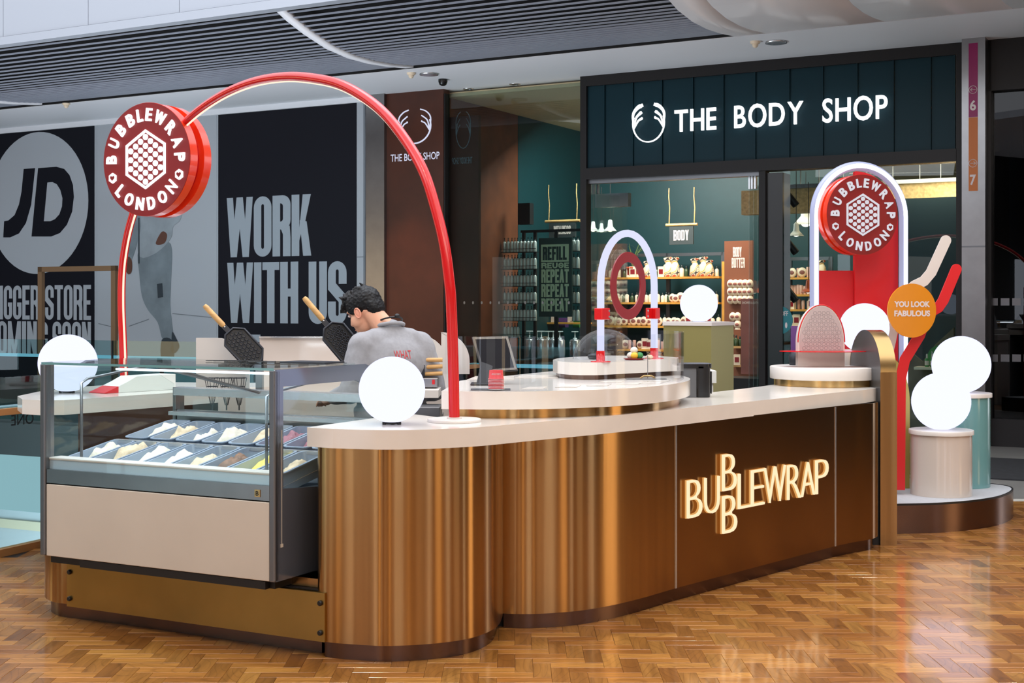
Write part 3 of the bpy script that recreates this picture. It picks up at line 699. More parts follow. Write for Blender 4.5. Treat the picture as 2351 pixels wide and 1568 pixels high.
# ---- stainless column and white reveal
def pxbox(mb, pa, pb, w0, w1, z0, z1, y=500): return fbox(mb, FP(pa, y, w0)[0], FP(pb, y, w0)[0], w0, w1, z0, z1)
s = MB(); pxbox(s, 840, 882, -.12, .3, 0, 4.46); s.build('steel_column', 'steel', label='narrow brushed steel column left of the rust panel', cat='column')
s = MB(); pxbox(s, 2208, 2262, -.25, .3, 0, 4.5); colR = s.build('steel_column', 'steel', label='brushed steel column with number strips right of the shop front', cat='column')
ML = FM(-.25)
def strip(name, pa, pb, ya, yb, m_, z=.004):
    a = FP(pa, ya, -.25); c = FP(pb, yb, -.25); s = MB(); flat(s, [(a[0], c[1]), (c[0], c[1]), (c[0], a[1]), (a[0], a[1])], ML, 0, z); return s.build(name, m_, colR)
strip('number_strip', 2224, 2245, 100, 268, 'magenta'); strip('number_strip', 2224, 2245, 270, 438, 'strip_orange')
z_ = FP(2234, 566, -.25)[1]; s = MB(); pxbox(s, 2208, 2262, -.256, -.24, z_ - .008, z_ + .008); s.build('joint', 'steel_dark', colR)
def put_text(par, txt, px, py, hpx, w, m_, M=None, bold=.0, xs=1., ext=.002, depth=.006, name='lettering', wpx=None, font_ratio=.72):
    u, z = FP(px, py, w); hh = abs(FP(px, py - hpx / 2, w)[1] - FP(px, py + hpx / 2, w)[1])
    me = text_mesh(txt, 1, 0, bold); xs_ = [v.co.x for v in me.vertices]; ww = (max(xs_) - min(xs_)) * hh / font_ratio * xs
    if wpx: ww = abs(FP(px + wpx / 2, py, w)[0] - FP(px - wpx / 2, py, w)[0])
    fit(me, u - ww / 2, u + ww / 2, z - hh / 2, z + hh / 2)
    s = MB(); FMw = FM(w); T = Matrix.Translation((0, 0, depth)); s.mesh(me, FMw @ T); return s.build(name, m_, par)
for (t, y) in (('6', 242), ('7', 413)): put_text(colR, t, 2234, y, 24, -.25, 'strip_white', bold=.03, wpx=14)
for (y, d) in ((206, -1), (375, 1)):
    u, z = FP(2234, y, -.25); s = MB(); Mx = ML @ Matrix.Translation((u, z, .006)); pts = [Mx @ Vector((.042 * math.cos(t * .3142), .042 * math.sin(t * .3142), 0)) for t in range(20)]
    s.tube(pts, .003, 6, True)
    for a, c in (((-.028, 0), (.028, 0)), ((d * .028, 0), (d * .006, .02)), ((d * .028, 0), (d * .006, -.02))): s.tube([Mx @ Vector((*a, 0)), Mx @ Vector((*c, 0))], .003, 6)
    s.build('arrow_icon', 'strip_white', colR)
# ---- rust coloured panel pier with emblem
def emblem(par, M, cx, cy, rx, ry, m_, th=.01, line=False, side='leaf'):
    """round emblem of two mirrored sprays of three leaves closing in a ring below"""
    out = []
    def st(pts, w0, w1, z):
        s = MB(); s.M = M; n = len(pts); L = [];Rr = []
        for i, (x, y) in enumerate(pts):
            a = Vector(pts[max(0, i - 1)]); c = Vector(pts[min(n - 1, i + 1)]); t = (c - a).normalized(); k = i / (n - 1)
            ww = w0 + (w1 - w0) * k if not callable(w0) else w0(k)
            L.append((x - t.y * ww, y + t.x * ww)); Rr.append((x + t.y * ww, y - t.x * ww))
        for i in range(n - 1): s.add([(*p, th + z) for p in (L[i], L[i + 1], Rr[i + 1], Rr[i])] + [(*p, 0) for p in (L[i], L[i + 1], Rr[i + 1], Rr[i])], [(0, 1, 2, 3)[::-1], (4, 5, 6, 7), (0, 4, 5, 1), (3, 2, 6, 7)])
        return s
    t0 = rx * .035
    s = st([(cx + rx * math.cos(R(a)), cy + ry * math.sin(R(a))) for a in range(-200, 21, 10)], t0, t0, 0); s.build('emblem_ring', m_, par)
    for sg in (-1, 1):
        for (dx, h0, h1, ww) in ((0, .15, 1.0, .13), (.17, .02, .62, .10), (.30, -.12, .30, .09)):
            p0 = (cx + sg * rx * (.97 - dx * .12), cy - ry * (.25 - .0)); 
            P = [(cx + sg * rx * .93, cy - ry * .28), (cx + sg * rx * (.99 - dx * 1.1), cy + ry * (h1 * .45)), (cx + sg * rx * (.72 - dx * .9), cy + ry * (h1 * .82)), (cx + sg * rx * (.36 - dx * .15 + dx * .55), cy + ry * h1 * .97)]
            q = sm2(P, 5)
            f_ = (lambda k: rx * ww * (.12 + .88 * k ** .8) * (1 if k < .93 else .7)) if not line else (lambda k: rx * .03)
            s = st(q, f_, 0, 1e-4 * dx * 10); s.build('emblem_leaf', m_, par)
rp = MB(); pxbox(rp, 886, 1018, -.06, .1, 0, 4.46); rp = rp.build('rust_pier', 'rust_dark', label='tall rust brown wall panel with glowing round emblem and white name', cat='panel')
s = MB(); pxbox(s, 878, 886, -.07, .1, 0, 4.46); s.build('dark_edge', 'frame_black', rp)
M1 = FM(-.06); u, z = FP(952, 290, -.06); ru = abs(FP(990, 290, -.06)[0] - FP(916, 290, -.06)[0]) / 2; rz = (FP(952, 251, -.06)[1] - FP(952, 330, -.06)[1]) / 2
emblem(rp, M1, u, z, ru, rz, 'halo_white', .01, True)
put_text(rp, 'THE BODY SHOP', 953, 360, 17, -.06, 'halo_white', wpx=112, bold=.005, depth=.008)
# return face inside the glass; mirrored emblem and name paint in a reflection
rq = MB(); a = FP(1024, 500, .02); 
rq.M = None
uA = FP(1024, 500, .1)[0]
fbox(rq, uA - .04, uA + .5, .12, .18, 0, 4.1); rq = rq.build('rust_return', 'rust_dark', label='narrow rust panel with dim emblem just inside the corner glass', cat='panel')
u, z = FP(1064, 298, .12); M2 = FM(.12); emblem(rq, M2, u, z, .115, .25, 'print_line', .008, True)
s = MB(); u, z = FP(1062, 368, .12); me = text_mesh('THE BODY SHOP', 1, 0, .01); fit(me, u - .16, u + .16, z - .05, z + .04)
for v in me.vertices: v.co.x = 2 * u - v.co.x
s.mesh(me, M2 @ Matrix.Translation((0, 0, .012))); s.build('lettering', 'print_line', rq)
# ---- shop front: posts, fascia, header, glass
sf = thing('storefront', 'dark framed glazed shop front with ribbed teal fascia', 'shop front', fw(2.2, 0, 0))
zT, zB = 4.33, 3.285
s = MB(); pxbox(s, 1332, 1346, -.06, .08, 0, 4.46); s.build('frame_post', 'frame_black', sf)
s = MB(); pxbox(s, 2195, 2208, -.06, .2, 0, 4.46); s.build('frame_post', 'frame_black', sf)
s = MB(); pxbox(s, 1742, 1757, -.05, .10, 0, 3.29); s.build('frame_post', 'frame_black', sf)
s = MB(); pxbox(s, 1757, 1797, .0, .3, 0, 3.12); s.build('pocket_post', 'black_gloss', sf)
s = MB(); pxbox(s, 1012, 1022, -.05, .06, 0, 4.4); s.build('frame_post', 'frame_black', sf)
s = MB(); pxbox(s, 1346, 2195, -.06, .1, zT, 4.46); s.build('fascia_rail', 'frame_black', sf)
s = MB(); pxbox(s, 1346, 2195, -.07, .15, zB - .14, zB); s.build('header_rail', 'frame_black', sf)
s = MB(); pxbox(s, 1346, 1742, -.0, .12, zB - .19, zB - .14); s.build('door_track', 'steel_dark', sf)
pxs = [1345, 1391, 1456, 1523, 1594, 1664, 1737, 1815, 1892, 1971, 2054, 2139, 2195]
us = [FP(p, 280)[0] for p in pxs]
for a, c in zip(us, us[1:]):
    s = MB(); fbox(s, a + .004, c - .012, -.02, .05, zB, zT); s.build('fascia_panel', 'teal_fascia', sf)
    s = MB(); fbox(s, c - .014, c, -.045, .0, zB, zT); s.build('fascia_fin', 'teal_fascia', sf)
for k, (pa, pb, w0, z1) in enumerate(((1022, 1332, 0, 4.4), (1797, 2195, .0, 3.14))):
    s = MB(); pxbox(s, pa, pb, .02, .032, .0, z1); structure(s, 'window_%d' % (k + 1), 'shop_glass')
s = MB(); pxbox(s, 2262, 2700, .05, .06, .3, 3.9); structure(s, 'window_3', 'dark_glass')
s = MB(); pxbox(s, 2262, 2276, -.05, .1, 0, 4.46); s.build('frame_post', 'frame_black', sf)
s = MB(); pxbox(s, 2262, 2800, -.05, .2, 3.9, 4.46); pxbox(s, 2262, 2800, -.05, .2, 0, .3); structure(s, 'trim_4', 'frame_black')
s = MB(); pxbox(s, 2262, 2800, 1.2, 1.3, 0, 4.46); structure(s, 'wall_right_shop', 'slot_black')
M5 = FM(.045)
for row, y in ((0, 693), (1, 822)):
    for k in range(4):
        u, z = FP(2281 + 26.5 * k, y, .045); s = MB(); flat(s, [(u - .045, z - .04), (u + .045, z - .04), (u + .045, z + .04), (u - .045, z + .04)], M5, 0, .002); s.build('frosted_square', 'label_grey' if 'label_grey' in MATS else 'steel_dark', sf)
# shop sign
u, z = FP(1793, 262, -.05)
sg = thing('shop_sign', 'illuminated white shop name and leaf emblem on teal fascia', 'sign', fw(u, -.05, z))
def line_letters(txt, xa, xb, yTa, yBa, yTb, yBb, w, m_, bold=.02, gap=.55, lift=.03, ext=.012):
    """letters spread between two pixel columns; top and bottom heights given at both ends"""
    meas = []; 
    for c in txt:
        if c == ' ': meas.append(gap); continue
        me = text_mesh(c, 1, ext, bold); xs_ = [v.co.x for v in me.vertices]; meas.append(max(xs_) - min(xs_))
    trk = .12; tot = sum(meas) + trk * (len(txt) - 1)
    ua, ub = FP(xa, yTa, w)[0], FP(xb, yTb, w)[0]; zt = (FP(xa, yTa, w)[1] + FP(xb, yTb, w)[1]) / 2; zb = (FP(xa, yBa, w)[1] + FP(xb, yBb, w)[1]) / 2; x = ua; k = (ub - ua) / tot
    for c, mw in zip(txt, meas):
        if c != ' ':
            me = text_mesh(c, 1, ext, bold); e = .03 * (zt - zb) if c in 'OS' else 0
            fit(me, x, x + mw * k, zb - e, zt + e); s = MB(); s.mesh(me, FM(w) @ Matrix.Translation((0, 0, lift))); s.build('letter', m_, sg)
        x += (mw + trk) * k
line_letters('THE BODY SHOP', 1551, 2039, 257, 304, 215, 272, -.05, 'shop_letters', .010)
u, z = FP(1491, 283, -.05); emblem(sg, FM(-.05) @ Matrix.Translation((0, 0, .02)), u, z, abs(FP(1527, 283, -.05)[0] - FP(1455, 283, -.05)[0]) / 2, (FP(1491, 240, -.05)[1] - FP(1491, 327, -.05)[1]) / 2, 'shop_letters', .02)
# ================================================================== SHOP INTERIOR
s = MB(); fbox(s, -2.2, 6, 4.6, 4.7, 0, 4.4); structure(s, 'wall_shop_back', 'teal_wall')
s = MB(); fbox(s, 5.0, 5.1, .2, 4.6, 0, 4.4); structure(s, 'wall_shop_side', 'teal_wall')
s = MB(); fbox(s, -2.4, 5.2, .15, 4.6, 4.38, 4.44); structure(s, 'ceiling_shop', 'beige_ceiling')
uRu = FP(1170, 500, 4.5)[0]
s = MB(); fbox(s, -2.25, -2.15, .2, 2.15, 0, 4.38); structure(s, 'wall_rust', 'rust')
s = MB(); fbox(s, -2.25, -2.15, 2.16, 4.6, 0, 4.38); structure(s, 'wall_shop_left', 'teal_wall')
s = MB(); fbox(s, 2.95, 5.0, .35, 4.58, 3.36, 3.40); structure(s, 'ceiling_shop_low', 'beige_ceiling')
s = MB(); pxbox(s, 1185, 1210, 4.2, 4.25, 0, .05); 
area('shop_light_middle', fw(2.2, 2.2, 4.0), fw(2.2, 4.2, .8), 3.4, 120, (1.0, .82, .62), 1.2)
area('shop_light_left', fw(-.4, 2.0, 4.0), fw(-.3, 3.6, .8), 1.6, 170, (.95, 1.0, .97), 1.0)
area('shop_light_right', fw(4.0, 1.3, 3.30), fw(4.1, 2.6, .8), 1.4, 45, (1.0, .80, .56), .8)
l_ = bpy.data.lights.new('pendant_bulb', 'POINT'); l_.energy = 28; l_.color = (1, .78, .5); l_.shadow_soft_size = .1; o_ = bpy.data.objects.new('pendant_bulb', l_); COL.objects.link(o_); o_.location = fw(4.2, 1.5, 2.75)  # added point fill for the low beige ceiling, inside no pendant
p_ = fw(FP(960, 600, -.06)[0], -1.6, 4.44); spot('slot_lamp', p_, fw(FP(950, 600, -.06)[0], -.05, 1.0), 330, (1.0, .60, .34), 40, .8, .04)
p_ = Zp(1182, 193, 4.44); spot('soffit_downlight_lamp', p_, p_ - Vector((0, 0, 3)), 60, (1.0, .75, .5), 55, .8, .04)
# suspended OSB beam and pipes in the right window
bm_ = thing('suspended_beam', 'chipboard beam hanging inside the right hand window', 'beam', fw(FP(2000, 470, 1.8)[0], 1.8, 2.6))
a = FP(1797, 455, 1.8); c = FP(2260, 430, 1.8)
s = MB(); fbox(s, FP(1702, 470, 1.8)[0], c[0], 1.8, 2.0, a[1] - .2, a[1] + .12); s.build('board', 'osb', bm_)
s = MB(); fbox(s, FP(1797, 470, 1.8)[0], c[0], 1.74, 1.8, a[1] + .12, a[1] + .17); s.build('rail', 'steel', bm_)
for px in (1838, 1880, 1936, 1990, 2050, 2112, 2160):
    u = FP(px, 400, 1.85)[0]; s = MB(); s.tube([fw(u, 1.85, a[1] + .12), fw(u, 1.85, 3.36)], .008, 8); s.build('hanger', 'steel', bm_)
s = MB(); s.tube([fw(FP(1950, 395, 1.9)[0], 1.9, 3.25), fw(FP(2230, 405, 1.9)[0], 2.4, 3.25)], .012, 8); s.build('pipe', 'steel_dark', bm_)
def hang_sign(px0, px1, pyb, pt, pb, txt, w, label):
    a = FP(px0, pyb, w); c = FP(px1, pyb, w); zb = a[1]; t = thing('hanging_sign', label, 'sign', fw((a[0] + c[0]) / 2, w, FP(px0, pb, w)[1]))
    s = MB(); s.tube([fw(a[0], w, zb), fw(c[0], w, zb)], .022, 10); s.build('wooden_bar', 'wood', t)
    for q in (.1, .9):
        u = a[0] + (c[0] - a[0]) * q; s = MB(); s.tube([fw(u, w, zb), fw(u + .01, w, zb + .25), fw(u - .005, w, zb + .42), fw(u, w, zb + .55)], .008, 6); s.build('rope', 'wood', t)
    z1, z0 = FP(px0, pt, w)[1], FP(px0, pb, w)[1]; u0 = a[0] + (c[0] - a[0]) * .12; u1 = c[0] - (c[0] - a[0]) * .12
    s = MB(); fbox(s, u0, u1, w - .015, w + .015, z0, z1); s.build('board', 'sign_slate', t)
    s = MB(); h = z1 - z0; k = .18 * (u1 - u0); poster(s, txt, u0 + k, z0 + h * .22, u1 - k, z1 - h * .2, FM(w - .015), st=.38, hs=.13, gap=.14); s.build('lettering', 'sign_pinkwhite', t)
hang_sign(1529, 1601, 517, 521, 562, 'BODY', 3.2, 'hanging slate sign reading body above the middle shelves')
hang_sign(1252, 1332, 509, 513, 546, 'WELLNESS', 2.4, 'hanging slate sign reading wellness above the refill banner')
# refill banner
bn = thing('refill_banner', 'tall dark green banner with refill reuse repeat in pale letters', 'banner', fw(FP(1275, 640, 1.5)[0], 1.5, .9))
def B_(px, py): return FP(px, py, 1.5)
s = MB(); fbox(s, B_(1237, 600)[0], B_(1313, 600)[0], 1.5, 1.52, B_(1275, 727)[1], B_(1275, 546)[1]); s.build('board', 'sign_green', bn)
s = MB(); fbox(s, B_(1243, 600)[0], B_(1306, 600)[0], 1.49, 1.5, B_(1275, 601)[1], B_(1275, 561)[1]); s.build('label_box', 'sign_cream', bn)
s = MB(); poster(s, 'REFILL', B_(1247, 600)[0], B_(1275, 597)[1], B_(1302, 600)[0], B_(1275, 566)[1], FM(1.488), st=.42, hs=.17, gap=.1); s.build('lettering', 'sign_green', bn)
s = MB(); M6 = FM(1.5); poster(s, 'REUSE', B_(1243, 600)[0], B_(1275, 616)[1], B_(1306, 600)[0], B_(1275, 603)[1], M6, st=.3, hs=.22, gap=.12)
for ya, yb in ((618, 649), (652, 682), (685, 715)): poster(s, 'REPEAT', B_(1243, 600)[0], B_(1275, yb)[1], B_(1306, 600)[0], B_(1275, ya)[1], M6, st=.40, hs=.17, gap=.1)
s.build('lettering', 'sign_cream', bn)
s = MB(); fbox(s, B_(1270, 600)[0], B_(1278, 600)[0], 1.53, 1.55, 0, B_(1275, 530)[1]); s.build('stand_pole', 'frame_black', bn)
# refill rack with rows of aluminium bottles
rk = thing('refill_rack', 'black metal rack holding rows of refill bottles behind the window', 'rack', fw(FP(1190, 700, 1.6)[0], 1.6, 0))
def K_(px, py): return FP(px, py, 1.65)
for px in (1196, 1222): s = MB(); u = K_(px, 600)[0]; fbox(s, u - .02, u + .02, 1.72, 1.76, 0, K_(1196, 530)[1]); s.build('upright', 'frame_black', rk)
s = MB(); fbox(s, K_(1190, 530)[0], K_(1335, 530)[0], 1.72, 1.76, K_(1196, 534)[1], K_(1196, 528)[1]); s.build('cross_bar', 'frame_black', rk)
s = MB(); fbox(s, K_(1187, 480)[0], K_(1214, 480)[0], 1.68, 1.8, K_(1200, 515)[1], K_(1200, 466)[1]); s.build('speaker_box', 'frame_black', rk)
proto_b = MB(); proto_b.lathe([(.026, 0), (.0275, .004), (.0275, .13), (.022, .15), (.012, .158)], 14); bt = proto_b.build('refill_bottle', 'alu', local=True, label='small aluminium refill bottle with dark pump on the black wire rack', cat='bottle', group='aluminium refill bottles on the wire rack')
pb = MB(); pb.lathe([(.012, .158), (.012, .17), (.005, .172), (.005, .2), (.010, .2), (.010, .208)], 8); pb.box((-.004, -.03, .202), (.004, 0, .208)); pb.build('pump', 'pump_dark', bt, local=True)
reg(bt)
first = True; RN = ('top', 'second', 'third', 'fourth', 'fifth', 'lowest')
for r_, yb in enumerate((579, 618, 657, 696, 736, 775)):
    z = K_(1190, yb)[1]
    s = MB(); fbox(s, K_(1155, yb)[0], K_(1236, yb)[0], 1.58, 1.70, z - .008, z); s.build('wire_shelf', 'frame_black', rk)
    s = MB(); s.tube([fw(K_(1155, yb)[0], 1.575, z + .045), fw(K_(1236, yb)[0], 1.575, z + .045)], .004, 6); s.build('wire_rail', 'frame_black', rk)
    for px in (1160, 1168.5, 1177, 1184, 1190, 1198, 1206, 1214, 1222, 1229.5):
        if r_ == 5 and px > 1190: continue
        p = fw(K_(px, yb)[0], 1.63, z); lb = 'small aluminium refill bottle with dark pump, %s row of the rack, left of the banner' % RN[r_]; gr = 'refill bottles in the %s row left of the banner' % RN[r_]
        if first: bt.location = p; first = False; bt['label'] = lb; bt['group'] = gr
        else: dup(bt, p, None, lb, gr)
    if r_ < 5:
        s = MB(); fbox(s, K_(1314, yb)[0], K_(1335, yb)[0], 1.58, 1.70, z - .008, z); s.build('wire_shelf', 'frame_black', rk)
        for px in (1319, 1328): dup(bt, fw(K_(px, yb)[0], 1.63, z), None, 'aluminium refill bottle in the %s row, %s of two right of the banner' % (RN[r_], 'left' if px == 1319 else 'right'), 'refill bottles right of the banner')
# large steel refill tanks with white pumps on a counter
ct = thing('refill_counter', 'dark counter carrying steel refill tanks behind the glass', 'counter', fw(FP(1260, 800, 2.2)[0], 2.2, 0))
s = MB(); zc = FP(1260, 822, 2.2)[1]; pxbox(s, 1200, 1335, 2.1, 2.7, 0, zc); s.build('body', 'teal_fascia', ct)
tk = MB(); tk.lathe([(.078, 0), (.08, .005), (.08, .26), (.06, .28), (.03, .285)], 20); tk = tk.build('refill_tank', 'steel_bright', local=True, label='tall steel refill tank with white pump on the dark counter', cat='tank', group='steel refill tanks')
pb = MB(); pb.lathe([(.03, .285), (.03, .30), (.008, .302), (.008, .38), (.02, .382), (.02, .39)], 10); pb.box((-.05, -.008, .385), (.05, .008, .40)); pb.build('pump', 'pump_white', tk, local=True); reg(tk)
for i, px in enumerate((1216, 1233, 1243, 1259, 1270, 1285, 1320)):
    p = fw(FP(px, 800, 2.3)[0], 2.3, zc)
    if i == 0: tk.location = p
    else: dup(tk, p)
# coloured boxes and card holders on a shelf beyond
sh = thing('shelf', 'narrow wooden shelf with small cards under the refill banner', 'shelf', fw(FP(1285, 742, 3.2)[0], 3.2, FP(1285, 742, 3.2)[1]))
s = MB(); pxbox(s, 1236, 1340, 3.1, 3.4, FP(1285, 744, 3.1)[1], FP(1285, 740, 3.1)[1]); s.build('board', 'wood_shelf', sh)
s = MB(); pxbox(s, 1236, 1340, 3.1, 3.4, 0, .05); s.build('base', 'frame_black', sh)
for px, c, h in ((1240, 'orange_box', 105), (1262, 'orange_box', 12), (1290, 'purple', 100), (1322, 'green_box', 110)):
    s = MB(); zt = FP(px, 742 - (h if h < 20 else 12), 3.3)[1]; pxbox(s, px - 7, px + 7, 3.42, 3.55, zt - .15, zt); s.build('box', c, label='small %s gift box beside the refill banner shelf%s' % ({'orange_box': 'orange', 'purple': 'purple', 'green_box': 'green'}[c], ', left one' if px == 1240 else ', next to the cards' if px == 1262 else ''), cat='box')
for px in (1271, 1309): s = MB(); z = FP(px, 740, 3.2)[1]; pxbox(s, px - 6, px + 6, 3.2, 3.22, z, z + .11); s.build('price_card', 'sign_pinkwhite', label='white price card on shelf under refill banner, %s' % ('left of two' if px == 1271 else 'right of two'), cat='card')
# track lights on the black pole by the rust wall
tp = thing('spotlight_pole', 'tall black pole carrying three small spotlights by the rust wall', 'pole', fw(FP(1051, 700, .8)[0], .8, 0))
s = MB(); pxbox(s, 1047, 1056, .8, .86, 0, FP(1051, 405, .8)[1]); s.build('pole', 'frame_black', tp)
for (px, py, dx, dz) in ((1066, 580, .06, -.13), (1063, 672, .0, -.14), (1072, 760, .14, -.07)):
    u, z = FP(px, py, .75); c = fw(u, .75, z); d = (UW * dx + UPV * dz - NW * .03); s = MB(); s.tube([c - d * .5, c + d * .5], .033, 14); sl = s.build('spotlight', 'frame_black', tp)
    s = MB(); s.tube([c + d * .5, c + d * .53], .024, 12); s.build('lens', 'lamp_glow', sl)
    s = MB(); s.tube([c, fw(FP(1052, 600, .82)[0], .82, z + .02)], .012, 8); s.build('bracket', 'frame_black', tp)
spot('rust_wall_lamp', fw(FP(1066, 560, .75)[0], .6, 3.0), fw(-1.5, 2.5, 1.4), 60, (1, .72, .42), 70, .8, .05)
# the lit shelving at the back of the shop
WB = 4.1
def S_(px, py): return FP(px, py, WB)
rows = [636, 694, 748, 802, 846]
def shelving(pa, pb, ptop, label, rows_, w=WB):
    t = thing('shelving_unit', label, 'shelving', fw((FP(pa, 700, w)[0] + FP(pb, 700, w)[0]) / 2, w, 0))
    for px in (pa, (pa + pb) / 2, pb): s = MB(); u = FP(px, 700, w)[0]; fbox(s, u - .03, u + .03, w + .15, w + .2, 0, FP(pa, ptop, w)[1]); s.build('upright', 'steel_dark', t)
    s = MB(); fbox(s, FP(pa, 700, w)[0], FP(pb, 700, w)[0], w + .15, w + .2, FP(pa, ptop, w)[1] - .05, FP(pa, ptop, w)[1]); s.build('top_rail', 'steel_dark', t)
    for y in rows_:
        z = FP((pa + pb) / 2, y, w)[1]; s = MB(); fbox(s, FP(pa, y, w)[0] - .05, FP(pb, y, w)[0] + .05, w - .15, w + .2, z - .03, z); s.build('shelf', 'wood_shelf', t)
    return t
shelving(1398, 1652, 583, 'long lit wooden shelving along the teal back wall', rows)
shelving(1806, 1900, 590, 'lit shelving seen through the right hand window', [637, 676, 710, 748, 790])
protos = {}
def proto(key, mb, m_, lab, cat, grp, child=None):
    o = mb.build(key, m_, local=True, label=lab, cat=cat, group=grp)
    if child: child[0].build(child[1], child[2], o, local=True)
    reg(o); protos[key] = [o, True]; return o
def place(key, p, s=1, rz=None, label=None, group=None):
    o, fresh = protos[key]
    if fresh: o.location = p; protos[key][1] = False; c = o
    else: c = copy_tree(o); c.location = p
    c.scale = (s, s, s)
    if rz is not None: c.rotation_euler = (0, 0, rz)
    if label: c['label'] = label
    if group: c['group'] = group
    return c
m = MB(); m.lathe([(.028, 0), (.03, .005), (.03, .10), (.015, .115), (.013, .12)], 12); k = MB(); k.lathe([(.014, .118), (.014, .15), (.012, .152)], 10); proto('lotion_bottle', m, 'cream', 'small cream lotion bottle with dark cap on the back shelves', 'bottle', 'cream lotion bottles on the back shelves', (k, 'cap', 'pump_dark'))
m = MB(); m.lathe([(.026, 0), (.028, .005), (.028, .09), (.014, .105), (.012, .11)], 12); k = MB(); k.lathe([(.013, .108), (.013, .14), (.011, .142)], 10); proto('amber_bottle', m, 'green_bottle', 'small green bottle with black cap on the back shelves', 'bottle', 'green bottles on the back shelves', (k, 'cap', 'label_black'))
m = MB(); m.ell((0, 0, .065), (.06, .025, .065), 16, 10); k = MB(); k.ell((0, -.02, .065), (.035, .008, .03), 12, 6); proto('body_butter_tub', m, 'cream', 'round cream tub with dark label standing on a back shelf', 'tub', 'round tubs on the back shelves', (k, 'label_patch', 'poster_brown'))
m = MB(); m.lathe([(.055, 0), (.075, .02), (.078, .09), (.066, .15), (.034, .185), (.032, .195), (.05, .215), (.066, .245)], 14); m.v = [Vector((v.x * (1 + .12 * math.sin(v.z * 40)), v.y * .7, v.z * (1 + .08 * math.sin(v.x * 50)))) for v in m.v]
proto('gift_pouch', m, 'print_pattern', 'patterned drawstring gift pouch standing on the back shelves', 'pouch', 'patterned gift pouches on the back shelves')
m = MB(); m.box((-.045, -.03, 0), (.045, .03, .15)); k = MB(); k.box((-.03, -.032, .04), (.03, -.03, .11)); proto('gift_box', m, 'cream', 'cream gift box with red label on the back shelves', 'box', 'cream gift boxes on the back shelves', (k, 'label_patch', 'red_ring'))
m = MB(); m.lathe([(.02, 0), (.022, .003), (.026, .11), (.024, .13)], 10); proto('hand_cream_tube', m, 'pink_cream', 'small pink hand cream tube on the back shelves', 'tube', 'pink tubes on the back shelves')
rnd = random.Random(3)
LAB = {'lotion_bottle': 'small cream lotion bottle with dark cap', 'amber_bottle': 'small green bottle with black cap', 'body_butter_tub': 'round cream tub with dark label', 'gift_pouch': 'patterned drawstring gift pouch', 'gift_box': 'cream gift box with red label', 'hand_cream_tube': 'small pink hand cream tube'}
def fill(pa, pb, yb, kinds, w=WB, step=(9, 13), where=''):
    z = FP((pa + pb) / 2, yb, w)[1]; px = pa
    while px < pb:
        key = rnd.choice(kinds); u = FP(px, yb, w)[0]; place(key, fw(u, w - .05 + rnd.uniform(-.04, .05), z), rnd.uniform(.95, 1.2), R(-28) + rnd.uniform(-.3, .3), LAB[key] + ' ' + where, {'gift_pouch': 'gift pouches', 'gift_box': 'gift boxes'}.get(key, key.replace('_', ' ') + 's') + ' ' + where); px += rnd.uniform(*step) * (1.5 if key == 'gift_pouch' else 1)
fill(1404, 1655, 636, ['gift_pouch', 'lotion_bottle', 'gift_pouch', 'amber_bottle', 'gift_box'], where='on the top shelf of the long back shelving')
fill(1404, 1655, 694, ['lotion_bottle', 'lotion_bottle', 'amber_bottle', 'body_butter_tub'], step=(7, 10), where='on the second shelf of the long back shelving')
fill(1404, 1655, 748, ['body_butter_tub', 'gift_box', 'body_butter_tub', 'lotion_bottle'], step=(10, 13), where='on the third shelf of the long back shelving')
fill(1404, 1655, 802, ['gift_box', 'gift_pouch', 'hand_cream_tube', 'body_butter_tub'], where='on the fourth shelf of the long back shelving')
fill(1404, 1530, 846, ['gift_box', 'gift_pouch', 'lotion_bottle'], where='on the lowest shelf behind the ring arch')
fill(1812, 1898, 637, ['hand_cream_tube', 'gift_pouch', 'body_butter_tub'], where='on the top shelf in the right window'); fill(1812, 1898, 676, ['hand_cream_tube'], step=(7, 8), where='on the second shelf in the right window'); fill(1812, 1898, 710, ['gift_box', 'hand_cream_tube'], where='on the third shelf in the right window')
fill(1812, 1898, 748, ['lotion_bottle', 'gift_box'], where='on the fourth shelf in the right window'); fill(1812, 1860, 790, ['lotion_bottle', 'amber_bottle'], where='on the lowest shelf in the right window')
# terracotta pot with dry plant on the top shelf
pt = thing('potted_plant', 'dry spiky plant in a terracotta pot on the top back shelf', 'plant', fw(S_(1454, 636)[0], WB - .02, S_(1454, 636)[1]))
s = MB(); c = pt.location; s.lathe([(.07, 0), (.10, .13), (.11, .13), (.11, .16), (.09, .16)], 18, c); s.build('pot', 'terracotta', pt)
s = MB()
for k in range(16):
    a = k * .9; s.tube([c + Vector((0, 0, .15)), c + Vector((.08 * math.cos(a), .08 * math.sin(a), .38)), c + Vector((.2 * math.cos(a), .2 * math.sin(a), .46 + .1 * math.sin(k)))], [.006, .005, .001], 5)
s.build('leaves', 'plant_green', pt)['kind'] = 'stuff'
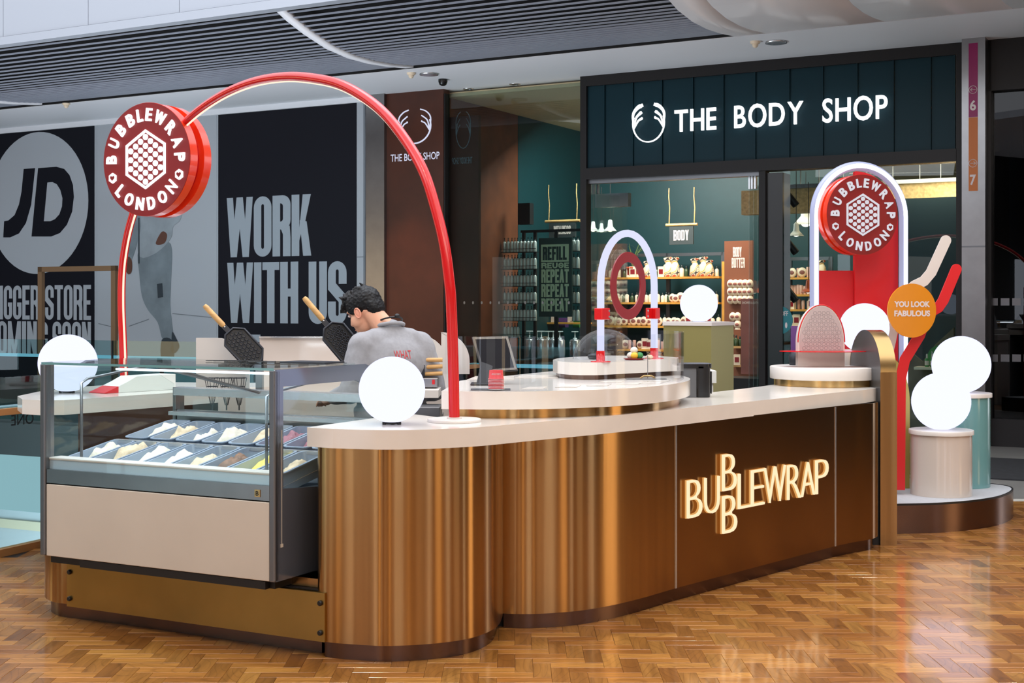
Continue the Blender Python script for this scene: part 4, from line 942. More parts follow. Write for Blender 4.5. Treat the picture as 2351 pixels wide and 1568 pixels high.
# body butter board
bb = thing('butter_board', 'tall brown display board reading body butter with pegged tubs', 'display', fw(FP(1690, 700, 3.0)[0], 3.0, 0))
def Q_(px, py): return FP(px, py, 3.0)
s = MB(); fbox(s, Q_(1663, 700)[0], Q_(1728, 700)[0], 3.0, 3.06, 0, Q_(1690, 553)[1]); s.build('board', 'brown_board', bb)
s = MB(); fbox(s, Q_(1657, 700)[0], Q_(1663, 700)[0], 3.0, 3.3, 0, Q_(1690, 600)[1]); s.build('side_post', 'wood_shelf', bb)
s = MB(); M7 = FM(3.0); poster(s, 'BODY', Q_(1683, 600)[0], Q_(1690, 590)[1], Q_(1703, 600)[0], Q_(1690, 567)[1], M7, st=.38, gap=.12); poster(s, 'BUTTER', Q_(1680, 600)[0], Q_(1690, 615)[1], Q_(1710, 600)[0], Q_(1690, 592)[1], M7, st=.38, gap=.12); s.build('lettering', 'sign_pinkwhite', bb)
m = MB(); m.ell((0, -.035, 0), (.055, .035, .065), 16, 10); k = MB(); k.ell((0, -.068, 0), (.03, .006, .022), 12, 6); proto('pegged_tub', m, 'cream', 'oval cream body butter tub pegged on the brown board', 'tub', 'tubs pegged on the brown board', (k, 'label_patch', 'poster_brown'))
for y in (652, 670, 688):
    for k_, px in enumerate((1680, 1691, 1702, 1713, 1724)): place('pegged_tub', fw(Q_(px, y)[0], 2.99, Q_(px, y)[1]), 1, R(-28.7), '%s tub from left in the %s row on the brown board' % (('first', 'second', 'third', 'fourth', 'fifth')[k_], {652: 'top', 670: 'middle', 688: 'third'}[y]))
for y, xs_ in ((727, (1685, 1696)), (745, (1696,)), (762, (1696,))):
    for px in xs_: place('pegged_tub', fw(Q_(px, y)[0], 2.99, Q_(px, y)[1]), 1, R(-28.7), 'pegged tub low on the brown board, %s' % ({727: 'upper', 745: 'middle', 762: 'lowest'}[y] + (' left' if px == 1685 else ' right')))
ps = thing('window_poster', 'brown photo poster of hands leaning below the body butter board', 'poster', fw(FP(1722, 750, 2.2)[0], 2.2, 0))
s = MB(); pxbox(s, 1701, 1742, 2.2, 2.22, .6, FP(1722, 686, 2.2)[1]); s.build('sheet', 'poster_brown', ps)
s = MB(); z = FP(1722, 692, 2.2)[1]; u = FP(1722, 692, 2.2)[0]; me = text_mesh('SHOWER & BATH', 1, 0, .02); fit(me, u - .11, u + .12, z - .035, z); s.mesh(me, FM(2.195)); s.build('lettering', 'sign_pinkwhite', ps)
ft = thing('low_shelf', 'pale wooden low shelf with bottles at the shop entrance', 'shelf', fw(FP(1712, 830, 2.6)[0], 2.6, 0))
for y in (795, 838): s = MB(); z = FP(1712, y, 2.6)[1]; pxbox(s, 1672, 1745, 2.6, 2.9, z - .03, z); s.build('shelf', 'wood', ft)
s = MB(); pxbox(s, 1672, 1745, 2.88, 2.9, 0, 1.2); s.build('back', 'brown_board', ft)
fill(1686, 1722, 795, ['amber_bottle'], 2.68, (6, 7), 'on the low shelf at the shop entrance'); fill(1684, 1742, 838, ['gift_box', 'body_butter_tub', 'lotion_bottle'], 2.68, where='on the bottom of the low entrance shelf')
s = MB(); pxbox(s, 1610, 1742, .3, .8, 0, FP(1680, 868, .3)[1]); s.build('threshold_plinth', 'frame_black', label='low dark plinth at the shop threshold behind the olive pedestal', cat='plinth')
# entrance glass door leaf folded at left with its top pelmet
dg_ = thing('folded_door', 'folded frameless glass door leaves behind the left jamb', 'door', fw(FP(1380, 700, .3)[0], .3, 0))
for px in (1350, 1362, 1374): s = MB(); u = FP(px, 600, .25)[0]; fbox(s, u, u + .012, .2, 1.15, .02, 3.0); s.build('glass_leaf', 'clear_glass', dg_)
s = MB(); pxbox(s, 1366, 1442, .9, 1.0, 2.86, 3.04); s.build('pelmet', 'steel_dark', dg_)
for px in (1353, 1361, 1370): s = MB(); pxbox(s, px, px + 4, .2, .24, 2.98, 3.1); s.build('hinge', 'steel_bright', dg_)
dg2 = thing('folded_door', 'folded frameless glass door leaves beside the middle post', 'door', fw(FP(1725, 700, .3)[0], .3, 0))
for px in (1719, 1729, 1738): s = MB(); u = FP(px, 600, .12)[0]; fbox(s, u, u + .01, .12, 1.0, .02, 3.0); s.build('glass_leaf', 'clear_glass', dg2)
for px in (1718, 1724, 1731): s = MB(); pxbox(s, px, px + 4, .1, .16, 2.95, 3.1); s.build('hinge', 'steel_bright', dg2)
# pendant lamps
def pendant(px, py, w, label, m_='white_card', tilt=0, sc=1):
    u, z = FP(px, py, w); c = fw(u, w, z); t = thing('pendant_lamp', label, 'lamp', c); s = MB()
    s.lathe([(.018 * sc, .17 * sc), (.03 * sc, .16 * sc), (.04 * sc, .07 * sc), (.10 * sc, 0), (.098 * sc, .004), (.035 * sc, .068 * sc)], 20, c); s.build('shade', m_, t)
    s = MB(); s.ell(c + Vector((0, 0, .02)), (.04 * sc, .04 * sc, .03 * sc), 12, 8); s.build('bulb', 'lamp_glow', t)
    s = MB(); s.tube([c + Vector((0, 0, .17 * sc)), c + Vector((0, 0, min(1.4, 3.35 - z)))], .005, 6); s.build('cable', 'frame_black', t)
pendant(1401, 531, 2.6, 'small pale pendant lamp left of the body sign', sc=1.0); pendant(1381, 533, 3.2, 'small pale pendant lamp just inside the left glass door', sc=.8); pendant(1362, 531, 3.4, 'small dim pendant lamp next to the left jamb', sc=.9)
pendant(1828, 542, 1.6, 'small pale pendant lamp in the right window below the beam'); pendant(1850, 516, 2.4, 'wide white pendant lamp behind the large light arch', sc=1.7)
pendant(1856, 672, 1.2, 'red spotted pendant lamp in the right window', 'orange_box', sc=.95); pendant(1408, 690, 3.0, 'warm glowing low pendant lamp left of the ring arch', 'wood', sc=1.2)
# black spotlights up the right window jamb
sp = thing('spotlight_pole', 'black pole with four spotlights at the right window edge', 'pole', fw(FP(1800, 600, .35)[0], .35, 0))
s = MB(); pxbox(s, 1797, 1803, .35, .4, 0, 3.1); s.build('pole', 'frame_black', sp)
for py in (451, 560, 670, 775):
    u, z = FP(1811, py, .33); c = fw(u, .33, z); d = UW * .09 - UPV * .11; s = MB(); s.tube([c - d, c + d], .045, 14); s.build('spotlight', 'frame_black', sp)
# window sticker, decals
st_ = MB(); M8 = FM(.018); u, z = FP(1791, 735, .018); flat(st_, arcp(u, z, .155, .165, 0, 350, 36), M8, 0, .002); st_ = st_.build('window_sticker', 'sticker_teal', label='round teal sticker with 20% off on the dark post', cat='sticker')
s = MB(); me = text_mesh('20% OFF', 1, 0, .01); fit(me, u - .1, u + .1, z + .05, z + .11); s.mesh(me, M8 @ Matrix.Translation((0, 0, .004))); s.build('lettering', 'strip_white', st_)
for k, c in enumerate(('red_bright', 'yellow', 'green_box', 'strip_white')): s = MB(); flat(s, arcp(u - .075 + .05 * k, z - .06, .014, .035, 0, 345, 14), M8, .002, .003); s.build('printed_figure', c, st_)
dt = MB()
for k in range(14): u, z = FP(1046 + 20 * k, 695, .018); flat(dt, arcp(u, z, .014, .02, 0, 345, 14), M8, 0, .001)
dt.build('window_dots', 'steel', label='row of small frosted dots across the left window', cat='decal', kind='stuff')
# right window display: rock poster, little bottles, green roundel
rk2 = MB(); pxbox(rk2, 2040, 2190, .55, .6, 0, FP(2110, 760, .55)[1]); 
prn = [(2058, 1010), (2055, 870), (2085, 800), (2120, 830), (2150, 790), (2192, 752), (2192, 1010)]
rk2 = MB(); flat(rk2, [FP(x, y, .6) for x, y in prn], FM(.6), 0, .06); rk2.build('rock_display', 'rock', label='grey brown rock backdrop in the right shop window', cat='display')
s = MB(); z = FP(2120, 842, .35)[1]; pxbox(s, 2098, 2148, .25, .5, z - .03, z); s.build('display_shelf', 'cream', label='small pale shelf in front of the rock backdrop', cat='shelf')
for px in (2128, 2140):
    u = FP(px, 840, .35)[0]; t = thing('dropper_bottle', 'small green dropper bottle on window shelf, %s' % ('left one' if px == 2128 else 'right one'), 'bottle', fw(u, .35, z)); s = MB(); s.lathe([(.022, 0), (.024, .004), (.024, .09), (.01, .1)], 12, t.location); s.build('body', 'green_box', t); s = MB(); s.lathe([(.011, .1), (.011, .14), (.006, .15)], 10, t.location); s.build('dropper', 'sign_pinkwhite', t)
    s = MB(); s.lathe([(.0245, .02), (.0245, .07)], 12, t.location); s.build('label_patch', 'sign_pinkwhite', t)
s = MB(); u, z = FP(2160, 822, .5); flat(s, arcp(u, z, .15, .15, 0, 350, 30), FM(.5), 0, .02); rn = s.build('green_roundel', 'green_box', label='round green sign with white text in the right window', cat='sign')
s = MB(); me = text_mesh('NEW', 1, 0, .02); fit(me, u - .1, u + .02, z + .02, z + .08); s.mesh(me, FM(.475)); s.build('lettering', 'strip_white', rn)
wp = MB(); pxbox(wp, 2010, 2196, 1.3, 1.34, 0, FP(2100, 455, 1.3)[1]); wp.build('wall_panel', 'slate_blue', label='blue grey inner partition behind the right window', cat='partition')
# ceiling fittings on the soffit
for i, (px, py) in enumerate(((1734, 95), (944, 167), (152, 237))):
    p = Zp(px, py, 4.46); w_ = (p - O0).dot(NW); t = thing('smoke_detector', 'white smoke detector on the soffit, %s' % ('above the teal fascia' if i == 0 else 'at the end of the curved rib' if i == 1 else 'left above the hoarding'), 'smoke detector', p)
    s = MB(); s.lathe([(.055, 0), (.055, -.02), (.04, -.03)], 20, p); s.build('base', 'cream', t); s = MB(); s.lathe([(.032, -.03), (.034, -.05), (.015, -.07)], 16, p); s.build('sensor', 'cream', t)
for i, (px, py) in enumerate(((1782, 97), (985, 170))):
    p = Zp(px, py, 4.455); s = MB(); s.lathe([(.12, .003), (.12, -.012), (.1, -.014)], 28, p); s.build('ceiling_speaker', 'steel_bright', label='flat round ceiling speaker beside the smoke detector %s' % ('above the fascia' if i == 0 else 'over the arch'), cat='speaker')
for i, (px, py) in enumerate(((1075, 204), (1182, 193))):
    p = Zp(px, py, 4.46); t = thing('ceiling_downlight', 'small recessed downlight in the soffit %s' % ('above the left window' if i == 0 else 'nearer the fascia'), 'light', p); s = MB(); s.lathe([(.075, .003), (.075, -.008), (.055, -.008), (.055, 0)], 24, p); s.build('rim', 'steel_bright', t); s = MB(); s.lathe([(.05, -.002), (.05, -.004)], 20, p); s.build('lens', 'frame_black', t)
p = Zp(1017, 182, 4.46); s = MB(); s.lathe([(.06, 0), (.06, -.03), (.045, -.07), (.02, -.085)], 20, p); s.build('dome_camera', 'black_gloss', label='small dark dome camera on the soffit', cat='camera')
# ================================================================== BALUSTRADES
def rail(p0, d, t0, t1, joints, label, gm='rail_glass', hz=.89, rm='cyan_line', top=1.1, side=-1, wood=False):
    n = Vector((-d.y, d.x, 0)) * side
    t = thing('balustrade', label, 'balustrade', p0 + d * (t0 + t1) / 2); M = Matrix((d, n, UPV)).transposed().to_4x4(); M.translation = p0
    js = [t0] + joints + [t1]
    for a, c in zip(js, js[1:]):
        s = MB(); s.M = M; s.box((a + .008, -.009, -.1), (c - .008, .009, top)); s.build('glass_panel', gm, t)
    s = MB(); s.M = M; s.box((t0, .03, hz - .02), (t1, .06, hz + .02)); s.build('handrail', rm, t)
    s = MB(); s.M = M; s.box((t0, -.03, -.12), (t1, .03, .04)); s.build('base_channel', 'wood_rail' if wood else 'steel_dark', t)
    for j in joints:
        s = MB(); s.M = M; s.box((j - .008, -.012, 0), (j + .008, .012, top)); s.build('joint_post', 'frame_black', t)
    return t, M
rail(LR0, LRD, -6, 8.2, [-4, -2.4, -.8, .8, 1.95, 3.5, 5.0, 6.6], 'far glass balustrade with pale blue rail in front of the hoarding', side=1)
t_, Mr = rail(RA, RD, -5, 6.8, [-3.4, -1.8, 1.4, 3.0, 4.6], 'near glass balustrade beside the kiosk at the left edge', rm='wood_rail', side=-1, wood=True)
s = MB(); s.M = Mr; s.tube([(-5, -.06, .90), (-.55, -.06, .90), (6.8, -.06, .90)], .022, 12); s.build('steel_rail', 'steel_bright', t_)
sa_, za_ = on_plane(22, 965, RA, RD); sb_ = on_plane(74, 965, RA, RD)[0]
me = text_mesh('ONE', 1, 0, .01); fit(me, sa_, sb_, za_ - .035, za_ + .035)
for v in me.vertices: v.co.x = sa_ + sb_ - v.co.x
s = MB(); s.mesh(me, frame(RA, RD) @ Matrix.Translation((0, 0, .012))); s.build('lettering', 'print_shoe', t_)
for k in (-.62, -3.0, 2.6): s = MB(); s.M = Mr; s.tube([(k, 0, .74), (k, -.06, .745), (k, -.075, .78), (k, -.06, .89)], .009, 10); s.cyl(.03, -.01, .012, (k, 0)) if False else None; s.build('rail_bracket', 'steel_bright', t_)
# ================================================================== KIOSK
A0 = Vector((-1.03, 5.90, 0)); UXF = Vector((.8875, -.4608, 0)); UYF = Vector((.4608, .8875, 0))
FZM = Matrix((UXF, UYF, UPV)).transposed().to_4x4(); FZM.translation = A0          # freezer frame: x right, y to the back
def fz(x, y, z=0): return FZM @ Vector((x, y, z))
def fzl(px, py, z): p = FZM.inverted() @ Zp(px, py, z); return p.x, p.y
# ---- counter base (bronze panels)
bulge = sm2([(-.865, 6.9), (-.868, 6.3), (-.862, 5.99), (-.815, 5.91), (-.64, 5.855), (-.521, 5.84), (-.33, 5.885), (-.175, 5.985), (-.075, 6.17), (-.045, 6.40), (-.048, 6.62)], 6)
cb = thing('service_counter', 'long bronze clad kiosk counter base with dark kick plate', 'counter', (.9, 7.3, 0))
KZ = .075
def rib(path, z0, z1, name, m_, par, th=.006): s = MB(); s.ribbon(path, z0, z1, th); return s.build(name, m_, par)
rib(bulge, KZ, .93, 'curved_panel', 'bronze', cb)
k1 = offset(bulge, .03); rib(k1, 0, KZ, 'kick_plate', 'dark_bronze', cb)
sec = [(-.045, 6.455), (.05, 6.442), (.156, 6.455), (.32, 6.51), (.484, 6.625), (.66, 6.80), (.852, 7.03)]
sec = sm2(sec, 6); rib(sec, KZ, .93, 'curved_panel', 'bronze', cb)
p0 = Vector((.852, 7.03)); p1 = Vector((1.976, 8.255)); dd = (p1 - p0).normalized()
a = p0 + dd * .008; c = p1 - dd * .006
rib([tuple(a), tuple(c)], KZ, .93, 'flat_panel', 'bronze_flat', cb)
end = sm2([(1.984, 8.264), (2.12, 8.39), (2.21, 8.46), (2.285, 8.53), (2.34, 8.64), (2.345, 8.80), (2.30, 9.0)], 6)
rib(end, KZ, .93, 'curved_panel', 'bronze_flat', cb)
k2 = offset(sec + [tuple(a), tuple(c)] + end, .03); rib(k2, 0, KZ, 'kick_plate', 'dark_bronze', cb)
for q, d2 in ((p0, dd), (p1, dd)):
    s = MB(); M = Matrix((Vector((*d2, 0)), Vector((-d2.y, d2.x, 0)), UPV)).transposed().to_4x4(); M.translation = (q.x, q.y, 0); s.M = M; s.box((-.006, -.004, KZ), (.006, .01, .925)); s.build('seam_strip', 'steel_bright', cb)
s = MB(); s.box((2.31, 8.72, 0), (2.37, 8.95, .92)); s.build('end_recess', 'black', cb)
inner = [(-.80, 6.9), (-.8, 6.05), (-.5, 5.93), (-.2, 6.08), (-.12, 6.5), (.12, 6.55), (.42, 6.68), (.82, 7.12), (1.93, 8.32), (2.22, 8.6), (2.2, 9.2), (1.7, 9.0), (1.0, 8.0), (.2, 7.2), (-.3, 7.0)]
s = MB(); s.prism(inner, .0, .92); s.build('carcass', 'frame_black', cb)
# backlit name on the flat panel
nm = thing('counter_sign', 'warm glowing raised lettering on the flat bronze counter panel', 'sign', (1.4, 7.65, .4))
PD = (p0.x, p0.y); DD = (dd.x, dd.y)
def PP(px, py): return on_plane(px, py, (p0.x + .01, p0.y - .012), DD)
M = frame((p0.x, p0.y, 0), (dd.x, dd.y, 0)) @ Matrix.Translation((0, 0, .004))
def cl(ch, xa, xb, ya, yb):
    u0, u1 = PP(xa, ya)[0], PP(xb, ya)[0]; xm = (xa + xb) / 2; z1, z0 = PP(xm, ya)[1], PP(xm, yb)[1]
    for nm_, ext, m_, bd, dp in (('letter', .006, 'letter_warm', .0, .016), ('letter_back', .0045, 'letter_warm_side', .012, .006)):
        me = text_mesh(ch, 1, ext, -.024 + bd, 1, bev=0)
        gx = (u1 - u0) * .0 + (.002 if bd else 0); fit(me, u0 - gx, u1 + gx, z0 - gx, z1 + gx)
        s = MB(); s.mesh(me, M @ Matrix.Translation((0, 0, dp)));
        if nm_ == 'letter': L_ = s.build(nm_, m_, nm)
        else: s.build(nm_, m_, L_)
cl('B', 1576, 1609, 1101, 1187); cl('U', 1616, 1649, 1095, 1178); cl('B', 1657, 1688, 1042, 1125); cl('B', 1657, 1689, 1137, 1222); cl('L', 1693, 1722, 1086, 1166)
cl('E', 1723, 1752, 1078, 1160); cl('W', 1753, 1801, 1071, 1152); cl('R', 1806, 1836, 1066, 1145); cl('A', 1838, 1868, 1061, 1138); cl('P', 1871, 1899, 1055, 1132)
# ---- left base under the freezer
fb = thing('freezer_plinth', 'low curved bronze plinth under the ice cream freezer', 'plinth', (-1.7, 6.5, 0))
lp = sm2([(-2.50, 7.6), (-2.42, 7.2), (-2.385, 6.95), (-2.36, 6.82), (-2.27, 6.70), (-2.14, 6.635), (-1.9, 6.52), (-1.4, 6.26), (-.86, 5.985)], 6)
rib(lp, KZ, .335, 'curved_panel', 'bronze', fb); rib(offset(lp, .03), 0, KZ, 'kick_plate', 'dark_bronze', fb)
s = MB(); s.prism(offset(lp, .035) + [(-.6, 6.7), (-1.6, 7.5)], .0, .30); s.build('carcass', 'black', fb)
BP0 = Vector((-2.18, 6.61, 0)); BP1 = Vector((-.819, 5.90, 0)); bd_ = (BP1 - BP0).normalized(); Mb = frame(BP0, bd_)
L = (BP1 - BP0).length
s = MB(); s.M = Mb; s.box((0, .075, -.05), (L, .29, 0)); bp = s.build('brass_kick_board', 'brass_plate', label='flat brass board bolted along the bottom below the freezer', cat='panel', bevel=.001)
s = MB(); s.M = Mb; s.box((0, .292, -.05), (L, .296, -.02)); s.build('dark_lip', 'frame_black', bp)
for x in (.022, L - .022):
    for z in (.115, .245): s = MB(); s.M = Mb @ Matrix.Translation((x, z, 0)); s.lathe([(.012, 0), (.012, .008), (.009, .012)], 14); s.build('bolt', 'black', bp)
s = MB(); s.M = Mb; s.box((0, 0, -.09), (L, .30, -.055)); 
# ---- lower worktop
fr = [(-.93, 6.04), (-.775, 5.875), (-.64, 5.835), (-.528, 5.822), (-.40, 5.84), (-.293, 5.882), (-.135, 5.975), (.113, 6.22), (.477, 6.57), (.848, 6.995), (1.40, 7.63), (1.987, 8.31), (2.25, 8.60), (2.41, 8.86), (2.49, 9.12), (2.47, 9.35), (2.36, 9.52), (2.15, 9.60), (1.95, 9.52), (1.80, 9.2), (1.5, 8.72), (1.0, 8.05), (.5, 7.6), (.0, 7.2)]
wt = [(-.905, 5.955), (-.78, 5.875)] + sm2(fr[1:], 5) + [(-.36, 6.50), (-.52, 6.72)]
s = MB(); s.prism(wt, .926, 1.01, True); worktop = s.build('lower_worktop', 'white_stone', label='long white stone worktop sweeping along the front counter', cat='worktop', bevel=.003)
# ---- raised order counter
uf = [(-.336, 6.42), (-.1, 6.385), (.133, 6.41), (.477, 6.57), (.717, 6.81), (.89, 7.12), (.985, 7.46), (.985, 7.8), (.9, 8.15)]
ub = [(.65, 8.5), (.27, 8.40), (-.28, 7.32)]
oc = thing('order_counter', 'raised white order counter with brass band on the worktop', 'counter', (.2, 7.2, 1.01))
ufs = sm2(uf, 6)
s = MB(); s.prism(ufs + ub, 1.055, 1.14, True); s.build('top_slab', 'white_stone', oc, bevel=.003)
ub_ = offset(ufs, .05)[1:]; ub_[0] = (-.30, 6.47)
rib(ub_, 1.01, 1.055, 'brass_band', 'bronze', oc)
s = MB(); s.prism(offset(ufs, .06)[2:] + [(.6, 8.4), (.25, 8.3), (-.24, 7.3)], 1.012, 1.054); s.build('core', 'frame_black', oc)
s = MB(); s.prism([(-.30, 6.6), (-.20, 6.6), (.3, 7.6), (.6, 8.4), (.25, 8.35), (-.28, 7.3)], 0, 1.0); s.build('back_cabinet', 'cream_pedestal', oc)
# menu inlays on the slab
for i, (x0, x1, y0, y1) in enumerate(((1195, 1252, 888, 893), (1274, 1330, 884.5, 889.5), (1345, 1400, 881.5, 886), (1415, 1470, 879, 883), (1375, 1432, 874, 877), (1465, 1520, 878, 881), (1485, 1535, 873.5, 876.5))):
    q = [Zp(x0, y1, 1.141), Zp(x1 - 6, y1, 1.141), Zp(x1 + 4, y0, 1.141), Zp(x0 + 22, y0, 1.141)]
    s = MB(); s.prism([(p.x, p.y) for p in q], 1.1405, 1.142); s.build('menu_inlay', 'menu_print', oc)
for (x0, x1, y0, y1) in ((1072, 1180, 864, 872), (1180, 1282, 861, 868)):
    q = [Zp(x0, y1, 1.141), Zp(x1, y1, 1.141), Zp(x1, y0, 1.141), Zp(x0 + 20, y0, 1.141)]
    s = MB(); s.prism([(p.x, p.y) for p in q], 1.1405, 1.142); s.build('menu_inlay', 'menu_print', oc)
# curved sneeze guard
gp = offset(sm2([(-.32, 6.45), (-.1, 6.415), (.133, 6.44), (.47, 6.60), (.69, 6.82), (.86, 7.13), (.95, 7.46), (.955, 7.75), (.86, 7.95), (.78, 7.9)], 6), 0)
s = MB(); s.ribbon(gp, 1.142, 1.40, .006); s.build('sneeze_guard', 'acrylic', label='clear curved screen standing along the raised order counter', cat='screen')
# ---- dome plinth on the order counter
dp = [(.465, 7.375), (.96, 7.86), (1.0, 8.1), (.9, 8.35), (.6, 8.4), (.4, 8.22), (.27, 7.98), (.235, 7.75), (.255, 7.56), (.315, 7.42), (.38, 7.375)]
pl = thing('dome_plinth', 'white D shaped display plinth on the order counter', 'plinth', (.6, 7.8, 1.14))
s = MB(); s.prism(dp, 1.166, 1.235, False); s.build('top_slab', 'white_stone', pl, bevel=.002)
cx_, cy_ = .61, 7.85; s = MB(); s.prism([(cx_ + (x - cx_) * .95, cy_ + (y - cy_) * .95) for x, y in dp], 1.14, 1.166); s.build('bronze_base', 'dark_bronze', pl)
c = Vector((.545, 7.87, 1.2355)); s = MB(); pr_ = [(.19 * math.cos(R(t)), .175 * math.sin(R(t))) for t in range(0, 90, 6)] + [(.002, .175)]
s.lathe([(.193, 0)] + pr_, 48, c); s.f = s.f[:-2]; s.sm = s.sm[:-2]; s.build('clear_dome', 'acrylic', label='clear acrylic dome over the food samples', cat='dome')
def food(x, y, z, r, m_, lab, cat, name, seed=0):
    s = MB(); s.ell((x, y, z + r * .5), (r, r, r * .55), 14, 8, f=lambda p: p * (1 + .25 * noise.noise(p * (2.2 / r) + Vector((seed, 0, 0))))); return s.build(name, m_, label=lab, cat=cat)
sunday = thing('dessert_plate', 'small plate with pink and white sundae under the dome', 'dessert', (.70, 7.74, 1.236))
s = MB(); s.lathe([(.05, 0), (.062, .006), (.06, .008)], 20, (.70, 7.74, 1.236)); s.build('plate', 'red_face', sunday)
for k, (dx, dy, m_) in enumerate(((-.02, 0, 'ice_vanilla'), (.018, .01, 'red_bright'), (.0, -.02, 'yellow'), (-.012, .02, 'red_bright'), (.03, -.01, 'green_box'), (0, 0, 'ice_vanilla'))):
    s = MB(); s.ell((.70 + dx, 7.74 + dy, 1.26 + (.03 if k == 5 else 0)), (.022, .022, .02), 10, 7); s.build('topping', m_, sunday)
food(.47, 7.80, 1.236, .035, 'black', 'dark wafer pieces beside the left leg of the ring arch', 'food', 'dark_wafer', 2); food(.80, 7.86, 1.236, .022, 'ice_pale', 'small crumb of pale waffle right of the sundae plate', 'food', 'waffle_crumb', 5)
# ---- ring arch
ar = thing('ring_arch', 'glowing white arch with dark red ring on the dome plinth', 'arch light', (.67, 7.7, 1.235))
a0 = Zp(1379, 831, 1.235); a1 = Zp(1502, 823, 1.235); mid = (a0 + a1) / 2; ax = (a1 - a0).normalized(); rr_ = (a1 - a0).length / 2; Ma = frame((mid.x, mid.y, 0), ax)
zs = 1.66; path = [(-rr_, 1.27)] + [(-rr_, 1.27 + (zs - 1.27) * k / 5) for k in range(1, 5)] + [(-rr_ * math.cos(R(t)), zs + rr_ * math.sin(R(t))) for t in range(0, 181, 9)] + [(rr_, zs - (zs - 1.27) * k / 5) for k in range(1, 6)]
s = MB(); s.M = Ma; s.tube([(x, z, 0) for x, z in path], .0205, 16); s.build('light_tube', 'neon_blue', ar)
for sx in (-1, 1):
    s = MB(); s.M = Matrix.Translation(Ma @ Vector((sx * rr_, 1.235, 0))); s.lathe([(.055, 0), (.055, .004), (.024, .005), (.024, .062)], 24); s.build('red_foot', 'red', ar)
    s = MB(); s.M = Ma @ Matrix.Translation((sx * rr_, 1.50, 0)); s.box((-.026, -.032, -.026), (.026, .032, .026)); s.box((-sx * .024, -.032, -.004), (-sx * .095, .032, .004)); cl_ = s.build('red_clamp', 'red', ar, bevel=.006)
    for dz in (-.016, .016): s = MB(); s.M = Ma @ Matrix.Translation((-sx * .082, 1.50 - 0 + dz + 0, .004)) if False else Ma @ Matrix.Translation((sx * rr_ - sx * .082, 1.50 + dz, .004)); s.lathe([(.006, 0), (.006, .003)], 10); s.build('screw', 'steel_bright', cl_)
s = MB(); zc = on_plane(1443, 656, mid, ax)[1]; ro, ri = .193, .135
v = [];  n = 64
for z in (-.004, .004):
    for r_ in (ro, ri): v += [(r_ * math.cos(2 * math.pi * k / n), zc + r_ * math.sin(2 * math.pi * k / n), z) for k in range(n)]
s.M = Ma; fcs = []
for k in range(n):
    q = (k + 1) % n; fcs += [(k, n + k, n + q, q), (2 * n + k, 2 * n + q, 3 * n + q, 3 * n + k), (k, q, 2 * n + q, 2 * n + k), (n + k, 3 * n + k, 3 * n + q, n + q)]
s.add(v, fcs); s.build('red_ring', 'red_ring', ar)
s = MB(); s.M = Ma; s.prism([(.235, 1.30), (.235, 1.66)] + [(.235 * math.cos(R(t)), 1.66 + .235 * math.sin(R(t))) for t in range(6, 180, 6)] + [(-.235, 1.66), (-.235, 1.30)], -.0078, -.0045); s.build('clear_backing', 'acrylic', ar)
